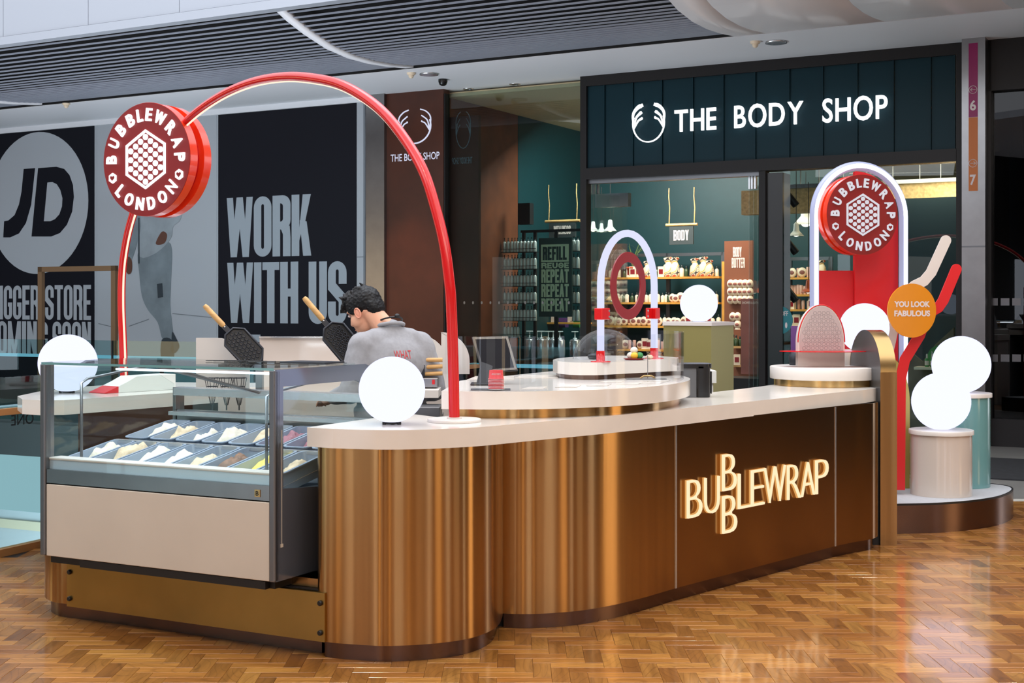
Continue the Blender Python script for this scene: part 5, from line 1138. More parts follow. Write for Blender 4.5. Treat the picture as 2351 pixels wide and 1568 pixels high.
# ---- round sign builder
def round_sign(par, C, n, Rr, letters_m, th=.07, gap=.05, rim='red_bright', both=True):
    n = Vector(n).normalized(); u = UPV.cross(n).normalized() * 1.0
    # u to the viewer's right when looking against n
    M = Matrix((u, UPV, n)).transposed().to_4x4(); M.translation = C
    # faces at local z: front disc 0..-th, hub, back disc
    def disc(r, z0, z1, m_, name, nn=72):
        s = MB(); s.M = M; s.prism([(r * math.cos(2 * math.pi * k / nn), r * math.sin(2 * math.pi * k / nn)) for k in range(nn)], z0, z1, True); return s.build(name, m_, par)
    disc(Rr, -th, 0, rim, 'front_drum'); disc(Rr * .995, 0, .003, 'red_face', 'front_face'); disc(Rr * .88, -th - gap, -th, 'red', 'hub'); disc(Rr, -2 * th - gap, -th - gap, rim, 'back_drum')
    def put(ch, ang, r, h, wd, up=True, bold=.022):
        me = text_mesh(ch, 1, .006, bold); fit(me, -wd / 2, wd / 2, -h / 2, h / 2)
        x, y = r * math.sin(ang), r * math.cos(ang); rot = -ang if up else -ang + math.pi
        T = M @ Matrix.Translation((x, y, .012)) @ Matrix.Rotation(rot, 4, 'Z'); s = MB(); s.mesh(me, T); s.build('letter', letters_m, par)
    W_ = {'W': .235, 'L': .12, 'E': .13, 'R': .165, 'O': .175, 'N': .165, 'D': .16, 'A': .17}
    seq = 'BUBBLEWRAP'; angs = [-88, -66.5, -45.5, -25.5, -9, 6.5, 26, 48.5, 69.5, 90]
    for ch, a in zip(seq, angs): put(ch, R(a), Rr * .785, Rr * .225, Rr * W_.get(ch, .15))
    for ch, a in zip('LONDON', [227, 208, 188.5, 169.5, 149.5, 130]): put(ch, R(a), Rr * .785, Rr * .225, Rr * W_.get(ch, .15), False)
    for sg_ in (-1, 1):
        cx, cy = sg_ * Rr * .765, -Rr * .30; h = Rr * .095; s = MB(); s.M = M; s.prism([(cx + h * math.sin(R(60 * k)) * 1.0, cy + h * math.cos(R(60 * k))) for k in range(6)], .004, .012); s.build('hexagon_icon', letters_m, par)
        s = MB(); s.M = M; hs_ = Rr * .052; s.prism([(cx + hs_ * (16 * math.sin(t) ** 3) / 16, cy + hs_ * (13 * math.cos(t) - 5 * math.cos(2 * t) - 2 * math.cos(3 * t) - math.cos(4 * t)) / 16) for t in [2 * math.pi * q / 20 for q in range(20)]], .011, .0135); s.build('heart_icon', 'red_face', par)
    ho, hi = Rr * .525, Rr * .475; s = MB(); s.M = M
    for k in range(6):
        a, b_ = R(60 * k), R(60 * k + 60); q = [(r_ * math.sin(t) , r_ * math.cos(t)) for r_, t in ((ho, a), (ho, b_), (hi, b_), (hi, a))]; s.prism(q, .004, .012)
    s.build('hexagon_outline', letters_m, par)
    for col, cnt in zip((-3, -2, -1, 0, 1, 2, 3), (3, 4, 5, 6, 5, 4, 3)):
        for k in range(cnt):
            cx, cy = col * Rr * .1135, (k - (cnt - 1) / 2) * Rr * .157
            s = MB(); s.M = M; s.prism([(cx + Rr * .053 * math.cos(R(30 * q)), cy + Rr * .053 * math.sin(R(30 * q))) for q in range(12)], .004, .012); s.build('dot', letters_m, par)
# ---- big red arch
ra0 = Vector((-.267, 6.25, 1.01)); ra1 = Vector((-2.53, 8.80, 1.01)); adir = (ra1 - ra0); adir.z = 0; adir.normalize()
big = thing('red_arch', 'tall red tube arch with light strip spanning the kiosk', 'arch', ra0)
pts = [(1043, 962), (1041, 850), (1036, 700), (1031, 640), (1020, 560), (1000, 478), (975, 400), (940, 335), (890, 268), (840, 225), (780, 193), (715, 179), (655, 176), (590, 186), (530, 208), (480, 237), (440, 268), (400, 308), (365, 360), (335, 420), (310, 480), (292, 545), (281, 620), (279, 700), (282, 780), (286, 892)]
P3 = []
for (x, y) in pts: s_, z_ = on_plane(x, y, ra0, adir); q = ra0 + adir * s_; P3.append(Vector((q.x, q.y, z_)))
P3[0].z = 1.02; P3[-1] = Vector((P3[-1].x, P3[-1].y, 1.012))
P3s = smooth(P3, 6); s = MB(); s.tube(P3s, .0255, 18); s.build('arch_tube', 'red', big)
cen = Vector((0, 0, 0)); 
for p in P3s: cen += p
cen /= len(P3s); cen.z = 1.7
inn = []
for i, p in enumerate(P3s):
    t = (P3s[min(i + 1, len(P3s) - 1)] - P3s[max(i - 1, 0)]).normalized(); q = t.cross(adir.cross(UPV)).normalized()
    if q.dot(cen - p) < 0: q = -q
    inn.append(p + q * .0235)
s = MB(); s.tube(inn, .0075, 8); s.build('light_strip', 'led_warm', big)
for q, nm_ in ((ra0, 'base_disc'), (Vector((P3[-1].x, P3[-1].y, 1.011)), 'base_disc')): s = MB(); s.lathe([(.125, 0), (.125, .010), (.122, .013)], 40, (q.x, q.y, 1.0105)); s.lathe([(.035, .013), (.035, .02)], 20, (q.x, q.y, 1.0105)); s.build(nm_, 'white_paint', big)
sc_, zc_ = on_plane(352, 366, ra0, adir); q = ra0 + adir * sc_; nrm = -UYF
dsg = thing('round_sign', 'lit red double disc sign hung on the tall red arch', 'sign', (q.x, q.y, zc_ - .36))
Cc = Vector((q.x, q.y, zc_)) + nrm * .26; k_ = W(336, 366, Cc.y); Cc.x = k_.x; Cc.z = k_.z
round_sign(dsg, Cc, nrm, .358 * Cc.y / 8.5, 'sign_white', th=.065, gap=.06)
# ---- sphere lamps
def sphere_lamp(p, r, label, feet=True):
    t = thing('globe_lamp', label, 'lamp', p); s = MB(); zz = r * .965 + (.012 if feet else .002); n = 28; prof = []
    for k in range(n + 1):
        a = -math.asin(.965) + (math.pi / 2 + math.asin(.965)) * k / n; prof.append((max(.0005, r * math.cos(a)), zz + r * math.sin(a)))
    s.lathe(prof, 48, p); s.build('globe', 'sphere_light', t)
    if feet:
        for k in range(3): a = 2.1 * k - .5; s = MB(); s.lathe([(.009, 0), (.009, .013)], 10, (p[0] + r * .26 * math.cos(a) / .55 * .55, p[1] + r * .26 * math.sin(a), p[2])); s.build('foot', 'black', t)
        s = MB(); s.lathe([(r * .2, .004), (r * .2, .012)], 20, p); s.build('base_cap', 'black', t)
    l = bpy.data.lights.new('globe_glow', 'POINT'); l.energy = 2.0; l.color = (.8, .84, 1); l.shadow_soft_size = r
    return t
p = Zp(900, 974, 1.01); sphere_lamp(tuple(p), 76 * p.y / F, 'glowing white globe lamp on the front worktop beside the arch foot')
p = Zp(156, 902, 1.01); sphere_lamp(tuple(p), 66 * p.y / F, 'glowing white globe lamp on the left rear counter')
# ---- left rear counter
lc = [(-2.54, 7.66), (-2.04, 8.38), (-1.62, 9.0), (-1.75, 9.35), (-2.5, 9.45), (-2.86, 8.9), (-2.95, 8.4), (-2.93, 8.0), (-2.80, 7.72), (-2.66, 7.63)]
lt = thing('rear_counter', 'white topped rear counter with rounded end at left', 'counter', (-2.4, 8.4, 0))
s = MB(); s.prism(lc, .926, 1.01); s.build('top_slab', 'white_stone', lt, bevel=.003)
s = MB(); s.prism([(-2.50, 7.78), (-2.1, 8.4), (-1.72, 9.0), (-1.85, 9.25), (-2.4, 9.3), (-2.62, 8.8), (-2.62, 8.2)], .0, .926); s.build('body', 'dark_bronze', lt)
# folded paper box with red tip on it
b0 = Zp(240, 904, 1.01); b1 = Zp(403, 894, 1.01); d = (b1 - b0); Lx = d.length; Mx = Matrix((d.normalized(), Vector((-d.y, d.x, 0)).normalized(), UPV)).transposed().to_4x4(); Mx.translation = b0
pk = thing('paper_carton', 'long white paper carton with pointed red end on the rear counter', 'carton', b0)
prof = [(0, .004), (.30 * Lx, .062), (.44 * Lx, .095), (Lx, .098), (Lx, .001), (0, .001)]
def tri(name, pr_, m_, w_): s = MB(); s.M = Mx @ Matrix.Rotation(R(90), 4, 'X'); s.prism(pr_, -w_, 0); return s.build(name, m_, pk)
tri('body', [(.19 * Lx, .04), (.30 * Lx, .062), (.44 * Lx, .095), (Lx, .098), (Lx, .001), (.19 * Lx, .001)], 'white_card', .16); tri('red_tip', [(0, .004), (.19 * Lx, .04), (.19 * Lx, .001), (0, .001)], 'red_paint', .16)
# ================================================================== FREEZER
fzr = thing('ice_cream_freezer', 'glass fronted ice cream freezer with beige front panel', 'freezer', fz(-.7, .5, .30))
def fbx(name, a, c, m_, par=None, bevel=0): s = MB(); s.M = FZM; s.box(a, c); return s.build(name, m_, par or fzr, bevel=bevel)
WF, DF, ZB, ZR, ZT, ZP = 1.41, 1.0, .338, .756, 1.265, .69
fbx('front_panel', (-WF + .035, -.004, ZB), (-.035, .02, ZP - .006), 'freezer_panel', bevel=.003)
fbx('steel_band', (-WF + .035, -.002, ZP), (-.035, .02, ZR), 'steel')
fbx('corner_post', (-WF, -.012, ZB), (-WF + .032, .03, ZT), 'steel_dark', bevel=.006)
fbx('corner_post', (-.032, -.012, ZB), (0, .03, ZT), 'steel_dark', bevel=.006)
fbx('front_glass', (-WF + .034, .0, ZR), (-.034, .006, ZT - .012), 'clear_glass')
fbx('top_glass', (-WF + .01, -.012, ZT), (-.005, .62, ZT + .008), 'clear_glass')
fbx('led_bar', (-WF * .67, .012, ZT - .022), (-.05, .03, ZT - .012), 'led_cool')
fbx('top_edge', (-WF + .01, -.0125, ZT - .003), (-.005, -.0115, ZT + .008), 'teal_pedestal')
fbx('tub_floor', (-WF + .03, .02, .70), (-.03, .95, .715), 'freezer_inner')
fbx('front_lip', (-WF + .03, .02, .70), (-.03, .075, .80), 'freezer_inner'); fbx('lip_ledge', (-WF + .03, .015, .80), (-.03, .095, .812), 'white_paint', bevel=.004)
fbx('back_wall', (-WF + .03, .93, .70), (-.03, .96, .98), 'steel')
fbx('back_rail', (-WF + .03, .90, 1.06), (-.03, 1.0, 1.10), 'steel_bright'); fbx('back_sill', (-WF + .03, .86, .955), (-.03, 1.0, .975), 'steel_bright')
fbx('back_glass', (-WF + .05, .93, .975), (-.05, .935, 1.06), 'clear_glass')
fbx('lower_body', (-WF + .03, .03, .30), (-.03, .97, .70), 'black'); fbx('vent_grille', (-WF + .25, .0, .30), (-.06, .03, .335), 'black')
# sides: right panel with window, left likewise
SD = [(0, ZB), (0, ZT), (.70, ZT), (.84, ZT - .05), (1.0, 1.10), (1.0, .42), (.96, ZB)]
def side(x0, x1, m_, nm_='side_panel'):
    # frame made from a rounded outline with a glazed opening
    O_ = [(.0, ZB), (.0, ZT), (.70, ZT), (.84, ZT - .045), (1.0, 1.10), (1.0, ZB)]; s = MB(); Ms = FZM @ Matrix(((0, 0, 1, 0), (1, 0, 0, 0), (0, 1, 0, 0), (0, 0, 0, 1))); s.M = Ms
    s.prism([(.0, ZB), (1.0, ZB), (1.0, .76), (.36, .715), (.12, .735), (.05, .74), (0, .74)], x0, x1)
    s.prism([(0, .74), (.05, .74), (.05, ZT), (0, ZT)], x0, x1); s.prism([(.05, 1.19), (.62, 1.19), (.70, ZT), (.05, ZT)], x0, x1)
    s.prism([(.62, 1.19), (.78, 1.15), (.84, ZT - .045), (.70, ZT)], x0, x1); s.prism([(.78, 1.15), (.93, 1.04), (1.0, 1.10), (.84, ZT - .045)], x0, x1); s.prism([(.93, 1.04), (.93, .755), (1, .76), (1, 1.1)], x0, x1)
    o = s.build(nm_, m_, fzr)
    s = MB(); s.M = Ms; s.prism([(.05, .74), (.12, .735), (.36, .715), (.93, .755), (.93, 1.04), (.78, 1.15), (.62, 1.19), (.05, 1.19)], x0 + .008, x0 + .014); s.build('side_glass', 'clear_glass', fzr); return o
side(-.02, 0, 'freezer_side'); 
s = MB(); s.M = FZM @ Matrix(((0, 0, 1, 0), (1, 0, 0, 0), (0, 1, 0, 0), (0, 0, 0, 1))); s.prism([(.03, ZB), (1.0, ZB), (1.0, .80), (.03, .75)], -WF, -WF + .02); s.prism([(.93, .8), (1, .8), (1, 1.10), (.93, 1.1)], -WF, -WF + .02); s.prism([(.03, .75), (.06, .75), (.06, ZT), (.03, ZT)], -WF, -WF + .02); s.build('side_panel', 'steel', fzr)
s = MB(); s.M = FZM @ Matrix(((0, 0, 1, 0), (1, 0, 0, 0), (0, 1, 0, 0), (0, 0, 0, 1))); s.prism([(.06, .76), (.93, .8), (.93, 1.12), (.65, ZT - .01), (.06, ZT - .01)], -WF + .006, -WF + .012); s.build('side_glass', 'clear_glass', fzr)
s = MB(); s.M = FZM; s.tube([(-WF + .16, .10, .80), (-WF + .16, .10, 1.17), (-WF + .16, .14, 1.19), (-WF + .16, .60, 1.24)], .007, 8); s.build('support_rod', 'steel_dark', fzr)
s = MB(); s.M = FZM; s.tube([(-.13, .10, .79), (-.13, .10, 1.14), (-.13, .14, 1.155), (-.13, .55, 1.20)], .007, 8); s.build('support_rod', 'steel_dark', fzr)
s = MB(); s.M = FZM; s.tube([(-.86, .30, 1.25), (-.80, .92, 1.08)], .003, 6); a_, b_ = Vector((-.92, .25, 1.255)), Vector((-.84, .93, 1.09)); s.add([a_, a_ + Vector((.05, 0, 0)), b_ + Vector((.05, 0, 0)), b_] + [v_ + Vector((0, 0, -.008)) for v_ in (a_, a_ + Vector((.05, 0, 0)), b_ + Vector((.05, 0, 0)), b_)], [(0, 1, 2, 3), (7, 6, 5, 4), (0, 4, 5, 1), (1, 5, 6, 2), (2, 6, 7, 3), (3, 7, 4, 0)]); s.build('lid_stay', 'steel', fzr)
fbx('badge', (-.115, -.006, .705), (-.085, -.001, .737), 'brass_edge', bevel=.001)
s = MB(); me = text_mesh('B', 1, 0, .02); fit(me, -.108, -.092, .711, .731); s.mesh(me, FZM @ Matrix.Translation((0, -.0065, 0)) @ Matrix.Rotation(R(90), 4, 'X')) ; s.build('badge_mark', 'frame_black', fzr)
fbx('pan_rail', (-WF + .04, .44, .845), (-.04, .47, .862), 'steel_bright'); fbx('pan_rail', (-WF + .04, .90, .90), (-.04, .93, .915), 'steel_bright')
s = MB(); s.M = FZM; s.box((.001, .035, .50), (.003, .038, 1.0)); s.box((.001, .028, .485), (.004, .045, .50)); s.build('side_line', 'freezer_panel', fzr)
area('freezer_led', tuple(fz(-.7, .06, ZT - .04)), tuple(fz(-.7, .55, .8)), 1.25, 2.2, (.82, .92, 1.0), .03)
# pans
def pan(i, r_, flav, x, y, z, tilt):
    nmz = {'ice_vanilla': 'white', 'ice_pale': 'pale caramel', 'ice_choc': 'brown', 'ice_berry': 'berry', 'ice_yellow': 'yellow'}[flav]
    ordn = ['first', 'second', 'third', 'fourth', 'fifth', 'sixth', 'seventh', 'eighth'][i]
    t = thing('ice_cream_pan', '%s steel pan from the left in the %s row, %s ice cream' % (ordn, 'front' if r_ == 0 else 'back', nmz), 'pan', fz(x, y, z), 'ice cream pans')
    M = FZM @ Matrix.Translation((x, y, z)) @ Matrix.Rotation(tilt, 4, 'X'); w_, l_, h_ = .079, .185, .10; s = MB(); s.M = M
    o = rr(-w_, -l_, w_, l_, .035, 4); i_ = rr(-w_ + .012, -l_ + .012, w_ - .012, l_ - .012, .028, 4); n = len(o); il = rr(-w_ + .02, -l_ + .02, w_ - .02, l_ - .02, .02, 4)
    v = [(*p, 0) for p in o] + [(*p, 0) for p in i_] + [(*p, -h_) for p in il] + [(*p, -.005) for p in o]
    fc = []
    for k in range(n): q = (k + 1) % n; fc += [(k, q, n + q, n + k), (n + k, n + q, 2 * n + q, 2 * n + k), (3 * n + k, 3 * n + q, q, k)]
    fc.append(tuple(range(2 * n, 3 * n))); s.add(v, fc); s.build('pan', 'pan_plastic', t)
    lvl = rnd.uniform(-.065, -.05); s = MB(); s.M = M; N = 14; Mq = 20; v = []; fc = []
    hgt = rnd.uniform(.05, .075); hx, hy = rnd.uniform(-.015, .015), rnd.uniform(-.02, .07)
    for a in range(Mq + 1):
        for b_ in range(N + 1):
            xx = (-w_ + .016) + (2 * w_ - .032) * b_ / N; yy = (-l_ + .02) + (2 * l_ - .04) * a / Mq; e = (1 - (abs(xx) / (w_ - .014)) ** 4) * (1 - (abs(yy) / (l_ - .015)) ** 6)
            hh = max(0, e) * math.exp(-((xx - hx) / .052) ** 4 - ((yy - hy) / .11) ** 4) * (hgt * (.7 + .7 * abs(noise.noise(Vector((xx * 26 + i * 7, yy * 18 + r_ * 9, .3))))) + .014 * noise.noise(Vector((xx * 60, yy * 50 + i, 2))))
            v.append((xx, yy, lvl + hh))
    for a in range(Mq):
        for b_ in range(N): k = a * (N + 1) + b_; fc.append((k, k + 1, k + N + 2, k + N + 1))
    s.add(v, fc, True); s.build('ice_cream', flav, t)
fl0 = ['ice_vanilla', 'ice_pale', 'ice_vanilla', 'ice_vanilla', 'ice_pale', 'ice_choc', 'ice_yellow', 'ice_pale']; fl1 = ['ice_vanilla', 'ice_pale', 'ice_vanilla', 'ice_vanilla', 'ice_pale', 'ice_berry', 'ice_berry', 'ice_yellow']
for i in range(8):
    x = -WF + .115 + .1685 * i; pan(i, 0, fl0[i], x, .27, .83, R(10)); pan(i, 1, fl1[i], x, .69, .90, R(10))
# spoons and tags on the freezer top
for i, (x, y, rz) in enumerate(((-.62, .42, .2), (-.50, .46, .1), (-.36, .40, .0))):
    s = MB(); M = FZM @ Matrix.Translation((x, y, ZT + .009)) @ Matrix.Rotation(rz, 4, 'Z'); s.M = M; s.tube([(-.07, 0, .004), (.05, 0, .006)], .003, 6); s.tube([(-.07 + .02 * math.cos(t * .7) - .02, .014 * math.sin(t * .7), .004) for t in range(9)], .002, 6, True)
    s.build('cone_tongs', 'black', label='thin black wire tongs lying on the freezer top, %s' % ['leftmost', 'middle one', 'right one'][i], cat='tongs')
s = MB(); s.M = FZM; s.box((-.30, .42, ZT + .009), (-.04, .58, ZT + .016)); s.build('wire_tray', 'iron', label='flat dark wire tray at the rear of the freezer top', cat='tray')
# ================================================================== BACK COUNTER WITH WAFFLE IRONS
bc = thing('back_counter', 'white rear work counter behind the person carrying waffle irons', 'counter', (-.7, 8.4, 0))
s = MB(); s.prism([(-1.85, 8.5), (-.3, 7.92), (-.22, 8.3), (-.1, 8.6), (-1.7, 9.1)], 0, 1.0); s.build('body', 'cream_pedestal', bc)
def shield(name, x0, x1, Y, z0, z1, rad, m_, lab, rz=0, th=.02, left=False):
    a = W(x0, 800, Y); c = W(x1, 800, Y); Lx = (c - a).length; M = Matrix.Translation((a.x, Y, 0)) @ Matrix.Rotation(rz, 4, 'Z') @ Matrix.Rotation(R(90), 4, 'X'); s = MB(); s.M = M
    q = [(0, z0), (Lx, z0)] + [(Lx - rad + rad * math.cos(R(t)), z1 - rad + rad * math.sin(R(t))) for t in range(0, 91, 9)] + [(0, z1)]
    if left: q = [(Lx - x, z) for x, z in q]
    s.prism(q, -th, 0, False); return s.build(name, m_, label=lab, cat='screen', bevel=.003)
shield('splash_screen', 450, 572, 8.1, 1.0, 1.352, .20, 'white_paint', 'white screen with rounded corner under the left waffle iron')
s1 = shield('splash_screen', 596, 832, 8.65, 1.0, 1.338, .03, 'cream_pedestal', 'long cream splash screen between the two waffle irons', rz=R(0)); 
s = MB(); M = W(596, 774, 8.65); s.box((W(596, 0, 8.65).x, 8.63, 1.338), (W(832, 0, 8.65).x, 8.655, 1.348)); s.build('top_trim', 'steel_bright', s1)
shield('splash_screen', 905, 1030, 8.2, 1.0, 1.372, .20, 'white_paint', 'white screen with rounded corner right of the person')
shield('splash_screen', 1013, 1078, 7.9, 1.145, 1.39, .17, 'white_paint', 'pale rounded screen behind the payment tablet')
def iron(px, py, Y, ang, label, handle_px):
    c = W(px, py, Y); t = thing('waffle_iron', label, 'waffle iron', c)
    d = W(*handle_px, Y) - c; d.normalize(); n = Vector((.12, -1, .28)).normalized(); n = (n - d * n.dot(d)).normalized(); v_ = n.cross(d)     # d: along to the handle, v_: across
    M = Matrix((d, v_, n)).transposed().to_4x4(); M.translation = c; Lh, Wh = .125, .074
    hexp = [(Lh, .03), (Lh, -.03), (Lh - .045, -Wh), (-Lh + .045, -Wh), (-Lh, -.03), (-Lh, .03), (-Lh + .045, Wh), (Lh - .045, Wh)]
    s = MB(); s.M = M; s.prism(hexp, -.022, 0); s.build('plate', 'black', t, bevel=.004)
    s = MB(); s.M = M; s.tube([(x, y, .003) for x, y in hexp], .007, 8, True); s.build('plate_rim', 'iron', t)
    s = MB(); s.M = M
    for j in range(-3, 4):
        for k in range(-5, 6):
            y = j * .0215; x = k * .026 + (.013 if j % 2 else 0)
            if abs(x) > Lh - .016 - max(0, abs(y) - .035) * 1.2 or abs(y) > Wh - .012: continue
            s.tube([(x + .0105 * math.cos(q * .7854), y + .0085 * math.sin(q * .7854), .002) for q in range(8)], .0028, 5, True); 
    s.build('cell_rims', 'iron', t)['kind'] = 'stuff'
    s = MB(); s.M = M
    for j in range(-3, 4):
        for k in range(-5, 6):
            y = j * .0215; x = k * .026 + (.013 if j % 2 else 0)
            if abs(x) > Lh - .016 - max(0, abs(y) - .035) * 1.2 or abs(y) > Wh - .012: continue
            s.lathe([(.0085, .0015), (.0055, .0006), (.001, .0004)], 8, (x, y, 0))
    s.build('cells', 'black_gloss', t)['kind'] = 'stuff'
    s = MB(); s.M = M; s.box((Lh - .01, -.014, -.018), (Lh + .075, .014, -.002)); s.build('bracket', 'iron', t, bevel=.002)
    s = MB(); s.M = M; s.tube([(Lh + .045, 0, -.008), (Lh + .06, 0, -.008), (Lh + .12, 0, -.008), (Lh + .20, 0, -.008), (Lh + .215, 0, -.008)], [.013, .017, .0165, .0165, .012], 14); s.build('handle', 'wood', t)
    for q in (.05, .068): s = MB(); s.M = M; s.lathe([(.004, -.002), (.004, .001)], 8, (Lh - .01 + q, 0, 0)); s.build('rivet', 'steel_bright', t)
    s = MB(); s.M = M; s.tube([(-Lh - .005, -.03, -.02), (-Lh - .005, .03, -.02)], .014, 10); s.build('hinge', 'iron', t)
    h = M @ Vector((-Lh - .01, 0, -.02)); s = MB(); s.box((h.x - .02, h.y - .02, 1.0), (h.x + .02, h.y + .03, h.z)); s.build('stand', 'steel_dark', t)
    s = MB(); s.M = M; s.prism([(x * .9, y * .9) for x, y in hexp], -.045, -.022); s.build('back_plate', 'steel', t)
    return t
iron(560, 797, 7.95, 0, 'open hexagonal waffle iron with wooden handle at left', (480, 712)); iron(786, 786, 7.75, 0, 'open hexagonal waffle iron with wooden handle beside the person', (718, 706))
# wire cone baskets seen through the freezer glass
for i, px in enumerate((487, 520, 549)):
    p = W(px, 930, 7.95); t = thing('cone_basket', 'black wire cone holder behind the freezer glass, %s' % ['left one', 'middle one', 'right one'][i], 'basket', p)
    s = MB()
    for a in range(6): s.tube([p + Vector((.008 * math.cos(a), .008 * math.sin(a), 0)), p + Vector((.045 * math.cos(a * 1.05), .045 * math.sin(a * 1.05), .16))], .002, 5)
    for z, r_ in ((.16, .045), (.11, .033), (.06, .022)): s.tube([p + Vector((r_ * math.cos(q * .52), r_ * math.sin(q * .52), z)) for q in range(12)], .002, 5, True)
    s.build('wires', 'iron', t); s = MB(); s.tube([(p.x, p.y, 1.0 if p.z > 1.0 else p.z - .03), (p.x, p.y, p.z)], .004, 6); s.build('stem', 'iron', t)
# waffle machine with red switch, rolling handles, grey drawers right of the person
wm = thing('waffle_machine', 'low grey waffle machine with red switch behind the front globe', 'machine', W(985, 893, 7.35))
s = MB(); a = W(962, 895, 7.3); c = W(1005, 868, 7.3); s.box((a.x - .25, 7.3, a.z + .012), (c.x, 7.6, c.z)); s.build('casing', 'steel', wm, bevel=.004)
s = MB(); q = W(996, 877, 7.3); s.box((q.x - .009, 7.29, q.z - .012), (q.x + .006, 7.302, q.z + .012)); s.build('red_switch', 'red', wm)
for px in (962, 996): s = MB(); q = W(px, 893, 7.35); s.lathe([(.011, 0), (.011, .014)], 10, (q.x, 7.36, a.z - .002)); s.build('foot', 'black', wm)
s = MB(); q = W(968, 858, 7.4); s.box((q.x - .2, 7.35, q.z - .02), (q.x + .02, 7.55, q.z + .05)); s.build('iron_block', 'iron', wm)
for i, (ya, yb) in enumerate(((826, 826), (844, 841), (861, 857))):
    s = MB(); a = W(962, ya, 7.38); c = W(1016, yb, 7.38); s.tube([a - Vector((.05, 0, 0)), c], [.0105, .0115], 12); s.build('wooden_handle', 'wood', wm)
wc = thing('work_shelf', 'white shelf and grey drawer below the waffle machine', 'shelf', (-.6, 7.3, 0))
a = W(960, 893, 7.2); c = W(1013, 912, 7.2); s = MB(); s.box((a.x - .3, 7.15, c.z), (-.39, 7.75, a.z - .004)); s.build('board', 'white_paint', wc)
s = MB(); s.box((a.x - .3, 7.2, 0), (-.39, 7.7, c.z - .12)); s.build('cabinet', 'steel_dark', wc)
s = MB(); a = W(965, 935, 6.95); c = W(1010, 955, 6.95); s.box((a.x - .25, 6.95, .85), (c.x, 7.18, a.z)); s.build('drawer', 'steel_dark', wc, bevel=.004)
# ---- payment tablet
tb = thing('payment_tablet', 'black payment tablet tilted on a stand on the order counter', 'tablet', Zp(1105, 884, 1.14))
Yt = 6.95; q = [W(1082, 773, Yt + .12), W(1167, 771, Yt + .10), W(1189, 850, Yt), W(1106, 856, Yt + .02)]
n = (q[1] - q[0]).cross(q[3] - q[0]).normalized(); n = -n if n.y > 0 else n
def quad(mb, Q, d0, d1): mb.add([p + n * d0 for p in Q] + [p + n * d1 for p in Q], [(0, 1, 2, 3), (7, 6, 5, 4), (0, 4, 5, 1), (1, 5, 6, 2), (2, 6, 7, 3), (3, 7, 4, 0)]); return mb
s = quad(MB(), q, -.012, 0); s.build('body', 'frame_black', tb, bevel=.004)
cq = sum(q, Vector()) / 4; s = quad(MB(), [cq + (p - cq) * .97 for p in q], .0, .0015); s.build('bezel', 'black_gloss', tb)
s = quad(MB(), [cq + (p - cq) * .84 for p in q], .0015, .0022); s.build('screen', 'dark_screen', tb)
s = MB(); b0 = Zp(1080, 884, 1.142); b1 = Zp(1150, 886, 1.142); s.box((b0.x, b0.y - .02, 1.141), (b1.x, b0.y + .14, 1.149)); s.build('base_plate', 'black', tb, bevel=.003)
s = MB(); e0 = Vector((b0.x + .03, b0.y + .03, 1.149)); s.add([e0, e0 + Vector((.07, 0, 0)), e0 + Vector((.07, .08, 0)), e0 + Vector((0, .08, 0)), cq + Vector((-.06, .03, .01)), cq + Vector((.0, .03, .01)), cq + Vector((.0, .05, .02)), cq + Vector((-.06, .05, .02))], [(0, 3, 2, 1), (4, 5, 6, 7), (0, 1, 5, 4), (1, 2, 6, 5), (2, 3, 7, 6), (3, 0, 4, 7)]); s.build('stand', 'frame_black', tb)
s = MB(); a = Zp(1090, 897, 1.141); s.box((a.x - .02, a.y + .02, 1.141), (a.x + .17, a.y + .10, 1.146)); s.build('card_tray', 'steel_dark', label='small grey tray under the stack of red cups', cat='tray')
# ---- cups: a stack of red paper cups, rim down
zc = 1.1465; c0 = Zp(1139, 893, 1.147)
def cup(z, label, top=False):
    t = thing('paper_cup', label, 'cup', (c0.x, c0.y, z), 'stacked red paper cups'); s = MB(); s.lathe([(.0385, .001), (.0385, .004), (.036, .0045), (.0325, .042), (.0315, .043)], 28, (c0.x, c0.y, z)); s.build('wall', 'red_paint', t)
    s = MB(); s.lathe([(.0375, 0), (.0393, .0006), (.0393, .0020), (.0375, .0024)], 28, (c0.x, c0.y, z)); s.build('rim', 'strip_white', t); return t
names = ['bottom cup', 'second cup from the bottom', 'third cup from the bottom', 'fourth cup from the bottom', 'fifth cup from the bottom', 'sixth cup from the bottom', 'seventh cup from the bottom', 'topmost cup']
for k in range(8): tc_ = cup(zc + k * .0068, '%s of the stacked red paper cups beside the tablet' % names[k])
s = MB(); me = text_mesh('BUBBLEWRAP', 1, 0, .0); fit(me, -.022, .022, -.0045, .0045)
zt = zc + 7 * .0068 + .026
for v_ in me.vertices:
    a = v_.co.x / .0345; x, y = v_.co.x, v_.co.y; v_.co = Vector((c0.x + .0352 * math.sin(-a), c0.y - .0352 * math.cos(a), zt - y))
s.mesh(me); s.build('lettering', 'strip_white', tc_)
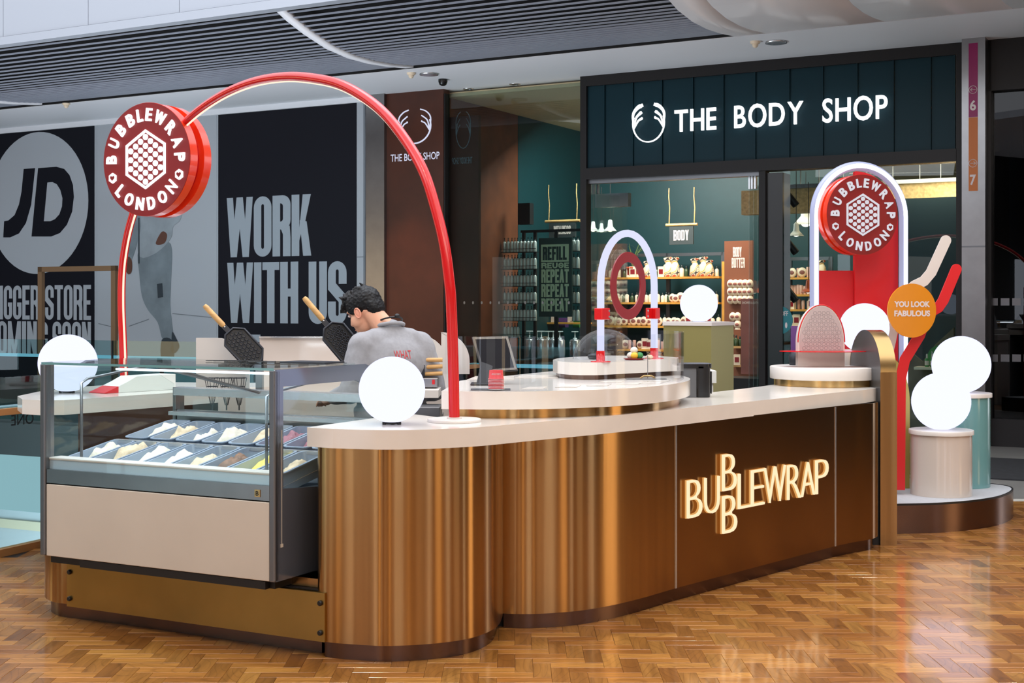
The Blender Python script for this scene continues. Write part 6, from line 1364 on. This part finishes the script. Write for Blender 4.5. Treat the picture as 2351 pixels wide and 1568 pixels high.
# ---- menu holder with thin rod, tray and black bin
mh = thing('menu_stand', 'thin rod menu holder with brass chain base on a flat tray', 'stand', Zp(1487, 870, 1.141)); c = mh.location
s = MB(); s.tube([c, c + Vector((0, 0, .13))], .0022, 6); s.build('rod', 'steel', mh)
s = MB(); s.box((c.x - .12, c.y - .05, 1.1415), (c.x + .10, c.y + .04, 1.145)); s.build('tray', 'steel', mh)
s = MB(); s.tube([c + Vector((-.04, 0, .005)), c + Vector((-.02, -.01, .018)), c + Vector((.02, -.01, .018)), c + Vector((.04, 0, .005))], .005, 8); s.build('base', 'brass_edge', mh)
bn_ = thing('black_bin', 'black rounded container with grey body at the end of order counter', 'container', Vector((1.02, 8.0, 1.011)))
c = Vector((1.035, 7.98, 0)); s = MB(); s.prism([(c.x + x, c.y + y) for x, y in rr(-.13, -.10, .13, .10, .05, 5)], 1.0112, 1.185, True); s.build('body', 'plastic_clear_grey', bn_)
s = MB(); s.prism([(c.x + x, c.y + y) for x, y in rr(-.137, -.107, .137, .107, .055, 5)], 1.18, 1.205, True); s.build('rim', 'black_gloss', bn_, bevel=.004)
for a, w_ in ((-.9, .03), (-.35, .02)): s = MB(); x = c.x + .13 + .003 + a * .0; y = c.y; s.box((c.x + .131, c.y - .07 + (a + .9) * .12, 1.03), (c.x + .136, c.y - .07 + (a + .9) * .12 + w_, 1.16)); s.build('grip', 'black_gloss', bn_)
s = MB(); s.prism([(c.x + .08 + x, c.y - .095 + y) for x, y in rr(-.04, -.012, .04, .012, .012, 4)], 1.012, 1.19, True); s.build('front_rib', 'black_gloss', bn_)
# ================================================================== RIGHT DISPLAY ON THE WORKTOP
tt = thing('round_plinth', 'round white display plinth with brass edge at the counter end', 'plinth', (2.11, 9.12, 1.01))
C_ = (2.11, 9.12)
s = MB(); s.lathe([(.335, 0), (.335, .045)], 56, (*C_, 1.0105)); s.build('brass_band', 'brass_edge', tt)
s = MB(); s.lathe([(.36, .045), (.362, .048), (.362, .122), (.358, .126), (.3, .1265)], 64, (*C_, 1.0105)); s.build('top_slab', 'white_paint', tt)
ZPl = 1.138
bdv = thing('arched_divider', 'white arched board with red outline crossing on the round plinth', 'display', (2.10, 9.08, ZPl))
def arch_board(name, par, x0, x1, Y, ztop, zb, m_, th, dr, rimm=None, inset=0):
    a = Vector((W(x0, 0, Y).x, Y, 0)); c = a + Vector((*dr, 0)).normalized() * ((W(x1, 0, Y).x - a.x) / max(.2, abs(Vector(dr).normalized().x))); M = frame(a, c - a); L_ = (c - a).length; rx = L_ / 2; h = ztop - zb; ry = min(h * .8, rx * 1.55)
    q = [(0, zb), (L_, zb), (L_, ztop - ry)] + [(rx + rx * math.cos(R(t)), ztop - ry + ry * math.sin(R(t))) for t in range(6, 180, 6)] + [(0, ztop - ry)]
    s = MB(); s.M = M; s.prism(q, -th, 0, False); o = s.build(name, m_, par)
    return M, q
zT_ = W(0, 700, 9.0).z
M_, q_ = arch_board('board', bdv, 1832, 1942, 9.0, zT_, ZPl, 'white_paint', .05, (1, .10))
cq = Vector((sum(x for x, y in q_) / len(q_), 0));
s = MB(); s.M = M_; s.tube([(x, z, .001) for x, z in q_[2:]], .004, 6); s.build('red_outline', 'red', bdv)
s = MB(); s.M = M_; xs_ = [x for x, y in q_]; mx_ = max(xs_); q2 = [(mx_ / 2 + (x - mx_ / 2) * .93, max(1.245, ZPl + (z - ZPl) * .975)) for x, z in q_]; s.prism(q2, .0005, .004); s.build('textured_face', 'board_face', bdv)
s = MB(); s.M = M_
for j in range(-5, 6):
    for k in range(0, 12):
        x = mx_ / 2 + j * .03 + (.015 if k % 2 else 0); z = 1.262 + k * .026; top = max(zz_ for xx_, zz_ in q2)
        if ((x - mx_ / 2) / (mx_ * .42)) ** 2 + (max(0, z - 1.30) / (top - 1.32)) ** 2 > 1: continue
        s.tube([(x + .0125 * math.cos(R(60 * t)), z + .0125 * math.sin(R(60 * t)), .0045) for t in range(6)], .0006, 4, True)
s.build('scored_pattern', 'steel_dark', bdv)['kind'] = 'stuff'
s = MB(); c_ = Vector((2.09, 9.03)); s.prism([(c_.x + .30 * math.cos(R(t)), c_.y + .16 * math.sin(R(t))) for t in range(0, 360, 9)], 1.238, 1.243); s.build('red_shelf', 'red', bdv)
s = MB(); a = W(1888, 0, 9.1); c = W(1985, 0, 9.1); s.box((a.x, 9.25, ZPl), (c.x, 9.28, W(0, 802, 9.25).z)); s.build('rear_board', 'white_paint', bdv)
a = W(1830, 0, 9.35); t = thing('blue_phone_stand', 'small dark blue upright card holder behind the arched board', 'holder', (a.x, 9.36, ZPl)); s = MB(); s.box((a.x - .04, 9.35, ZPl), (a.x + .05, 9.37, W(0, 748, 9.35).z)); s.build('card', 'purple', t)
s = MB(); s.lathe([(.05, 0), (.055, .06), (.035, .09)], 16, (a.x - .02, 9.27, ZPl)); s.build('holder', 'iron', t)
# brass edged arch behind
ba = thing('brass_arch', 'grey faced arch slab with wide brass edge at the counter end', 'arch', (2.40, 9.0, 0))
bx = Vector((2.375, 8.70, 0)); bdr = Vector((-.12, .99, 0)).normalized(); dep, hh_ = .54, 1.385; prf = [(0, 0), (0, hh_ - .27)] + [(.27 - .27 * math.cos(R(t)), hh_ - .27 + .27 * math.sin(R(t))) for t in range(0, 181, 6)][1:] + [(dep, 0)]
s = MB(); n = len(prf); lat = Vector((.99, .12, 0)).normalized(); v = []
for off in (0, .105):
    for (d_, z) in prf: p = bx + bdr * d_ + lat * off; v.append((p.x, p.y, z))
s.add(v, [(i, i + 1, n + i + 1, n + i) for i in range(n - 1)], True); s.build('brass_edge', 'brass_edge', ba)
s = MB(); s.add([Vector(p) + lat * .002 for p in v[:n]], [tuple(range(n))]); s.add([Vector(p) - lat * .002 for p in v[n:]], [tuple(reversed(range(n)))]); s.build('grey_face', 'steel_dark', ba)
s = MB(); p = bx; s.box((bx.x - .002, bx.y - .004, 0), (bx.x + .105, bx.y, 1.115)); s.build('bronze_front', 'bronze', ba)
# ================================================================== PODIUM AT RIGHT
pd = thing('podium', 'low bronze edged podium with grey carpet top at right', 'podium', (3.0, 9.9, 0))
pp = sm2([(2.35, 9.12), (2.6, 9.14), (2.9, 9.19), (3.16, 9.30), (3.42, 9.50), (3.62, 9.78), (3.70, 10.0), (3.66, 10.15), (3.45, 10.35), (3.1, 10.55), (2.6, 10.7), (2.2, 10.7)], 6)
s = MB(); s.ribbon(pp, 0, .19, .01); s.build('bronze_skirt', 'dark_bronze', pd)
s = MB(); s.ribbon(pp, .19, .203, .012); s.build('black_edge', 'black', pd)
s = MB(); s.prism(offset(pp, .012), .0, .200); s.build('carpet_top', 'carpet', pd)
def pedestal(cx, cy, r, z1, m_, label, capr=None):
    t = thing('pedestal', label, 'pedestal', (cx, cy, .2005)); s = MB(); s.lathe([(r, 0), (r, z1 - .2305)], 56, (cx, cy, .2005)); s.build('drum', m_, t)
    s = MB(); cr = capr or r + .012; s.lathe([(cr, z1 - .2305), (cr, z1 - .2035), (cr - .003, z1 - .2005)], 56, (cx, cy, .2005)); s.build('cap', 'white_paint', t)
cw = (3.06, 9.63); pedestal(*cw, .212, .662, 'cream_pedestal', 'short cream pedestal with globe on the podium', .224)
ctl = (3.36, 10.10); pedestal(*ctl, .208, .895, 'teal_pedestal', 'tall teal pedestal with globe on the podium', .220)
sphere_lamp((*cw, .6625), 66.0 * 9.63 / F, 'glowing white globe lamp on the short cream pedestal', False); sphere_lamp((*ctl, .8955), 65.5 * 10.1 / F, 'glowing white globe lamp on the tall teal pedestal', False)
# gold arch panel
gpn = thing('gold_arch_panel', 'matt gold rounded panel standing behind the brass arch', 'panel', (2.7, 9.85, .2))
a = W(2030, 0, 9.95); c = W(2087, 0, 9.95); rx = (c.x - a.x) ; zt_ = W(0, 815, 9.95).z; q = [(a.x, .2005), (c.x, .2005), (c.x, zt_ - .35)] + [(c.x - rx * (1 - math.cos(R(t))), zt_ - .35 + .35 * math.sin(R(t))) for t in range(6, 91, 6)]
s = MB(); s.M = Matrix.Translation((0, 9.98, 0)) @ Matrix.Rotation(R(90), 4, 'X'); s.prism(q, 0, .05); s.build('panel', 'gold_matt', gpn)
# red panels, light arch, round sign
rpn = thing('red_tower', 'tall red rounded panel behind the right round sign', 'panel', (2.7, 10.25, .2))
Yr = 10.2
def rp_(x, y): p = W(x, y, Yr); return (p.x, p.z)
l, r2 = rp_(1963, 0)[0], rp_(2062, 0)[0]; zt_ = rp_(0, 393)[1]
q = [(l, .2005), (r2, .2005), (r2, zt_ - .38)] + [(l + (r2 - l) * math.cos(R(t)), zt_ - .38 + .38 * math.sin(R(t))) for t in range(6, 90, 6)] + [(l, zt_)]
s = MB(); s.M = Matrix.Translation((0, Yr + .06, 0)) @ Matrix.Rotation(R(90), 4, 'X'); s.prism(q, 0, .06); s.build('panel', 'red_paint', rpn, bevel=.003)
s = MB(); l2, r3 = rp_(1868, 0)[0], l - .002; zt2 = rp_(0, 621)[1]; s.box((l2, Yr + .05, .2005), (r3, Yr + .10, zt2)); s.build('low_red_panel', 'red_paint', label='lower flat red panel left of the red tower', cat='panel')
la = thing('light_arch', 'large glowing white tube arch around the right round sign', 'arch light', (2.575, 10.0, .2))
dA = Vector((.958, .286, 0)); cA = W(1973, 497, 10.0); rA = .373; MA = frame((cA.x, cA.y, 0), dA); zs = cA.z
def archpath(r, zb): return [(-r, zb + (zs - zb) * k / 8, 0) for k in range(8)] + [(-r * math.cos(R(t)), zs + r * math.sin(R(t)), 0) for t in range(0, 181, 6)] + [(r, zs - (zs - zb) * k / 8, 0) for k in range(1, 9)]
s = MB(); s.M = MA; s.tube(archpath(rA, .2005), .034, 16); s.build('light_tube', 'neon_sleeve', la)
s = MB(); s.M = MA; ap = archpath(rA, .22); s.tube([(x, y, .026) for x, y, z in ap], .017, 12); s.build('light_core', 'neon_core', la)
rs2 = thing('round_sign', 'lit red double disc sign inside the right light arch', 'sign', (2.5, 9.8, 1.9))
nR = Vector((.286, -.958, 0)); C2 = W(1980, 493, 9.82); round_sign(rs2, C2, nR, .293, 'sign_soft', th=.055, gap=.03)
s = MB(); s.M = Matrix.Translation(C2 - nR * .13); s.box((-.03, 0, -.03), (.03, .4, .03)); s.build('mount', 'red', rs2)
# big globe behind the boards
pG = W(1985, 752, 9.75); t = thing('pedestal', 'cream pedestal carrying the globe behind the arched boards', 'pedestal', (pG.x, 9.75, .2)); zz = pG.z - .18
s = MB(); s.lathe([(.12, 0), (.12, zz - .21)], 40, (pG.x, 9.75, .2005)); s.build('drum', 'cream_pedestal', t)
sphere_lamp((pG.x, 9.75, zz), .18, 'glowing white globe lamp behind the arched boards', False)
# orange disc and bent arms
od = thing('orange_disc', 'orange disc sign reading you look fabulous', 'sign', W(2094, 775, 9.55))
c = W(2094, 713, 9.5); s = MB(); M = frame(c, (.98, .2, 0)); s.M = M; s.prism([(.185 * math.cos(R(t)), .19 * math.sin(R(t))) for t in range(0, 360, 5)], -.012, 0, True); s.build('disc', 'orange', od)
s = MB()
for t_x, y in (('YOU LOOK', .045), ('FABULOUS', -.02)): me = text_mesh(t_x, 1, 0, .045); ww = .137; fit(me, -ww, ww, y - .021, y + .021); s.mesh(me, M @ Matrix.Translation((0, 0, .002)))
s.build('lettering', 'strip_white', od)
s = MB(); s.box((c.x - .03, c.y + .012, c.z - .03), (c.x + .03, 9.64, c.z + .03)); s.build('mount', 'red_paint', od)
def arm(name, pts, wpx, Y, m_, label):
    P = [W(x, y, Y) for x, y in pts]; hw = wpx / 2 / F * Y; s = MB(); Q = [Vector((p.x, p.z)) for p in P]; Lf, Rt = [], []
    for i, p in enumerate(Q):
        a = Q[max(0, i - 1)]; b_ = Q[min(len(Q) - 1, i + 1)]; t = (b_ - a).normalized(); nn = Vector((-t.y, t.x)); Lf.append(p + nn * hw); Rt.append(p - nn * hw)
    t = (Q[0] - Q[1]).normalized(); a0_ = math.atan2(t.y, t.x); cap = [Q[0] + Vector((math.cos(a0_ + R(q)), math.sin(a0_ + R(q)))) * hw for q in range(-75, 76, 15)]
    s.M = Matrix.Translation((0, Y, 0)) @ Matrix.Rotation(R(90), 4, 'X'); q_ = [tuple(p) for p in cap] + [tuple(Rt[0]), tuple(Lf[0])]; s.prism(q_, -.012, 0)
    for i in range(len(Q) - 1): s.prism([tuple(Lf[i]), tuple(Lf[i + 1]), tuple(Rt[i + 1]), tuple(Rt[i])], -.012, 0)
    return s.build(name, m_, label=label, cat='arm')
arm('bent_arm', [(2172, 552), (2138, 626), (2122, 645), (2100, 656), (2085, 668), (2052, 750), (2043, 792), (2030, 850), (2026, 1120)], 24, 9.66, 'white_paint', 'white bent arm rising above the orange disc')
arm('bent_arm', [(2196, 618), (2166, 690), (2155, 706), (2130, 722), (2112, 770), (2078, 826), (2068, 870), (2066, 1125)], 24, 9.60, 'red_paint', 'red bent arm curving right of the orange disc')
# olive pedestal behind with globe
op = thing('pedestal', 'olive brass pedestal with white cap behind the order counter', 'pedestal', (1.4, 10.9, 0)); Yo = 10.8
a, b_, c = W(1525, 740, Yo), W(1633, 742, Yo - .12), W(1689, 740, Yo + .1)
bp_ = [(a.x, a.y + .05), (b_.x, b_.y), (c.x, c.y + .1), (c.x - .1, c.y + .55), (a.x + .05, a.y + .5)]
s = MB(); s.prism(bp_, 0, 1.385); s.build('drum', 'olive', op)
cc = Vector((sum(p[0] for p in bp_) / 5, sum(p[1] for p in bp_) / 5)); s = MB(); s.prism([(cc.x + (p[0] - cc.x) * 1.03, cc.y + (p[1] - cc.y) * 1.03) for p in bp_], 1.385, 1.412); s.build('cap', 'white_paint', op)
pG = W(1607, 740, 10.92); sphere_lamp((pG.x, 10.98, 1.4125), 43 * 10.98 / F, 'glowing white globe lamp on the olive brass pedestal', False)
s = MB(); a = Zp(1610, 865, .95) if False else W(1600, 850, 9.6); s.box((W(1585, 0, 9.6).x, 9.5, 1.0), (W(1640, 0, 9.6).x, 9.8, W(0, 850, 9.6).z)); s.box((W(1585, 0, 9.6).x + .02, 9.52, 0), (W(1640, 0, 9.6).x - .02, 9.78, 1.0)); s.build('side_unit', 'white_card', label='small white unit at the foot of the olive pedestal', cat='cabinet')
# ================================================================== PERSON
def remesh_obj(mb, name, m_, par, vox, smooth_it=6, disp=None):
    o = mb.build(name, m_, par); md = o.modifiers.new('r', 'REMESH'); md.mode = 'VOXEL'; md.voxel_size = vox; md.use_smooth_shade = True
    if smooth_it: s_ = o.modifiers.new('s', 'SMOOTH'); s_.factor = .5; s_.iterations = smooth_it
    bpy.context.view_layer.update(); dg = bpy.context.evaluated_depsgraph_get(); me = bpy.data.meshes.new_from_object(o.evaluated_get(dg)); o.modifiers.clear(); old = o.data; o.data = me; bpy.data.meshes.remove(old)
    if disp:
        for v_ in me.vertices: v_.co += disp(v_.co)
    me.polygons.foreach_set('use_smooth', [True] * len(me.polygons)); return o
PX = Vector((-.655, 7.36, 0)); per = thing('person', 'person with short black hair in a grey sweatshirt bending over a waffle iron', 'person', PX)
PM = Matrix.Translation(PX) @ Matrix.Rotation(R(30), 4, 'Z')
fwd = Vector((-.86, .50, -.55)).normalized(); hc = W(838, 716, 7.42)
up_ = Vector((0, 0, 1)); up_ = (up_ - fwd * up_.dot(fwd)).normalized(); sd = fwd.cross(up_)      # sd: person's right
HM = Matrix((sd, fwd, up_)).transposed().to_4x4(); HM.translation = hc
def H(x, y, z): return HM @ Vector((x, y, z))
PMi = PM.inverted()
b = MB(); rot = HM.to_3x3()
b.ell(H(0, -.012, .028), (.074, .096, .092), 24, 16, rot); b.ell(H(0, .038, -.035), (.056, .06, .078), 20, 14, rot); b.ell(H(0, .062, -.085), (.034, .030, .026), 14, 10, rot)
b.ell(H(0, .098, -.022), (.013, .02, .02), 12, 8, rot); b.caps(H(0, .088, .02), H(0, .106, -.022), .009, .014, 10); b.ell(H(0, .082, -.058), (.024, .014, .008), 12, 8, rot); b.ell(H(0, .084, -.070), (.020, .013, .008), 12, 8, rot)
for q in (-1, 1): b.ell(H(q * .03, .072, .035), (.028, .016, .010), 12, 8, rot); b.ell(H(q * .048, .04, -.03), (.022, .04, .04), 12, 8, rot)
nb = PM @ Vector((0, .02, 1.385)); b.caps(H(0, -.045, -.04), nb, .056, .064, 16); b.ell(nb, (.07, .07, .05), 14, 10)
L_ = lambda x, y, z: PM @ Vector((x, y, z))
b.ell(L_(0, 0, 1.20), (.165, .11, .20), 20, 14, PM.to_3x3()); b.ell(L_(0, 0, .98), (.155, .115, .14), 20, 14, PM.to_3x3())
for sx in (-1, 1):
    sh_ = L_(sx * .175, .01, 1.335); el = L_(sx * .245, -.01 if sx < 0 else -.02, 1.08); wr = L_(-.27, .20, 1.04) if sx < 0 else L_(.14, .27, 1.03)
    b.caps(sh_, el, .052, .042, 14); b.caps(el, wr, .04, .027, 14)
    hip = L_(sx * .09, 0, .92); kn = L_(sx * .10, .03, .50); an = L_(sx * .10, -.01, .09); b.caps(hip, kn, .082, .055, 14); b.caps(kn, an, .052, .036, 14); b.ell(L_(sx * .10, .06, .045), (.04, .12, .04), 14, 8, PM.to_3x3())
    d = (wr - el).normalized(); side_ = d.cross(UPV).normalized(); pc = wr + d * .05; b.ell(pc, (.036, .036, .022), 12, 8); b.caps(wr, pc, .026, .034, 12)
    for k, (o_, ln) in enumerate(((-.027, .05), (-.009, .062), (.009, .058), (.026, .045))):
        f0 = pc + d * .03 + side_ * o_; f1 = f0 + d * ln * .5 - UPV * .006; f2 = f1 + d * ln * .35 - UPV * .022; b.caps(f0, f1, .0085, .008, 8); b.caps(f1, f2, .008, .007, 8)
    t0 = pc - side_ * .028 * sx; b.caps(t0, t0 - side_ * .022 * sx + d * .02, .010, .009, 8); b.caps(t0 - side_ * .022 * sx + d * .02, t0 - side_ * .024 * sx + d * .045 - UPV * .01, .009, .008, 8)
remesh_obj(b, 'body', 'skin', per, .0062, 3)
# ears, eyes, mouth
for q in (-1, 1):
    s = MB(); c_ = H(q * .077, -.004, -.012); s.ell(c_, (.010, .020, .031), 14, 10, rot); s.tube([H(q * .084, -.004 + .017 * math.cos(t * .52) - .004, -.012 + .028 * math.sin(t * .52)) for t in range(12)], .0045, 8, True); s.build('ear', 'ear_pink', per)
    s = MB(); s.ell(H(q * .03, .084, .018), (.012, .008, .007), 12, 8, rot); e_ = s.build('eye', 'strip_white', per); s = MB(); s.ell(H(q * .03, .0905, .018), (.005, .003, .005), 10, 6, rot); s.build('pupil', 'black', e_)
s = MB(); s.ell(H(0, .094, -.064), (.02, .006, .006), 12, 6, rot); s.build('mouth', 'ear_pink', per)
hb = MB(); hb.ell(H(0, -.020, .045), (.083, .104, .092), 24, 16, rot); hb.ell(H(0, -.075, .0), (.068, .045, .066), 18, 12, rot); hb.ell(H(0, .045, .095), (.062, .06, .045), 18, 12, rot); hb.ell(H(0, .088, .082), (.05, .03, .03), 14, 10, rot)
for q in (-1, 1): hb.ell(H(q * .066, .012, .045), (.018, .05, .055), 14, 10, rot)
rn_ = random.Random(5)
for k in range(46):
    a = rn_.uniform(-1.2, 1.2); y0 = rn_.uniform(-.06, .09); c_ = H(math.sin(a) * .06, y0, .085 + .045 * math.cos(a)); d = (rot @ Vector((rn_.uniform(-.4, .4), rn_.uniform(.3, 1.0), rn_.uniform(.0, .8)))).normalized(); hb.caps(c_, c_ + d * .03, .012, .005, 7)
for k in range(12): a = -.05 + k * .009; hb.caps(H(a, .085, .085), H(a * 1.1, .115 + .006 * math.sin(k * 3), .055), .010, .004, 7)
remesh_obj(hb, 'hair', 'hair', per, .005, 1, lambda c_: Vector((noise.noise(c_ * 90), noise.noise(c_ * 90 + Vector((5, 0, 0))), noise.noise(c_ * 90 + Vector((0, 7, 0))))) * .004)
# sweatshirt
sw = MB(); R3 = PM.to_3x3()
sw.ell(L_(0, -.005, 1.23), (.20, .135, .17), 24, 16, R3); sw.ell(L_(0, 0, 1.04), (.195, .14, .20), 24, 16, R3); sw.caps(L_(-.10, .0, 1.355), L_(.10, .0, 1.355), .072, .072, 18); sw.lathe([(.19, 0), (.20, .02), (.205, .14)], 28, PX + Vector((0, 0, .86))); sw.caps(L_(0, .01, 1.36), L_(0, .025, 1.405), .085, .072, 18)
for sx in (-1, 1):
    sh_ = L_(sx * .172, .005, 1.325); el = L_(sx * .25, -.01 if sx < 0 else -.02, 1.08); wr = L_(-.268, .175, 1.045) if sx < 0 else L_(.15, .245, 1.035)
    sw.caps(sh_, el, .083, .066, 16); sw.caps(el, wr, .064, .043, 16)
def fold(c_):
    return Vector((noise.noise(c_ * 9), noise.noise(c_ * 9 + Vector((3, 1, 0))), 0)) * .009 + Vector((noise.noise(c_ * 26), noise.noise(c_ * 22 + Vector((9, 0, 0))), 0)) * .0035
so = remesh_obj(sw, 'sweatshirt', 'sweat', per, .009, 26, fold)
nk = PM @ Vector((0, .028, 1.452)); 
s = MB(); s.M = Matrix.Translation(L_(0, .02, 1.437)) @ Matrix.Rotation(R(30), 4, 'Z') @ Matrix.Rotation(R(-12), 4, 'X'); s.tube([(.072 * math.cos(t * .2618), .072 * math.sin(t * .2618), 0) for t in range(24)], .011, 10, True); s.build('collar', 'sweat', so)
s = MB(); s.M = Matrix.Translation(L_(0, .02, 1.462)) @ Matrix.Rotation(R(30), 4, 'Z') @ Matrix.Rotation(R(-20), 4, 'X'); s.tube([(.066 * math.cos(t * .2618), .066 * math.sin(t * .2618), 0) for t in range(24)], .005, 8, True); s.ell((.01, -.075, .004), (.016, .008, .012), 10, 8); s.build('apron_strap', 'black', per)
for row, (tx, z, hw_) in enumerate((('WHAT', 1.283, .050), ('THE', 1.220, .036))):
    me = text_mesh(tx, 1, 0, .0); fit(me, -hw_, hw_, z - .023, z + .023); s = MB(); M = PM @ Matrix.Rotation(R(90), 4, 'X')
    dg = bpy.context.evaluated_depsgraph_get(); inv = so.matrix_world.inverted() if False else None; out = []
    offp = PX
    for v_ in me.vertices:
        o_ = L_(v_.co.x + .004, -.5, v_.co.y) - offp; dr = (R3 @ Vector((0, 1, 0))); ok, hit, nn, ix = so.ray_cast(o_, dr, distance=1.0); v_.co = (hit - dr * .003 if ok else o_ + dr * .36) + offp
    s.mesh(me); s.build('printed_lettering', 'print_red', so)
tr = MB()
for sx in (-1, 1): tr.caps(L_(sx * .085, 0, .90), L_(sx * .10, .03, .50), .10, .075, 16); tr.caps(L_(sx * .10, .03, .50), L_(sx * .10, -.01, .12), .072, .055, 16)
tr.ell(L_(0, 0, .93), (.17, .13, .12), 20, 12, R3); remesh_obj(tr, 'trousers', 'denim', per, .012, 4)
for sx in (-1, 1): s = MB(); s.ell(L_(sx * .10, .05, .045), (.05, .135, .045), 16, 10, R3, f=lambda p: Vector((p.x, p.y, max(p.z, -.044)))); s.build('shoe', 'black', per)
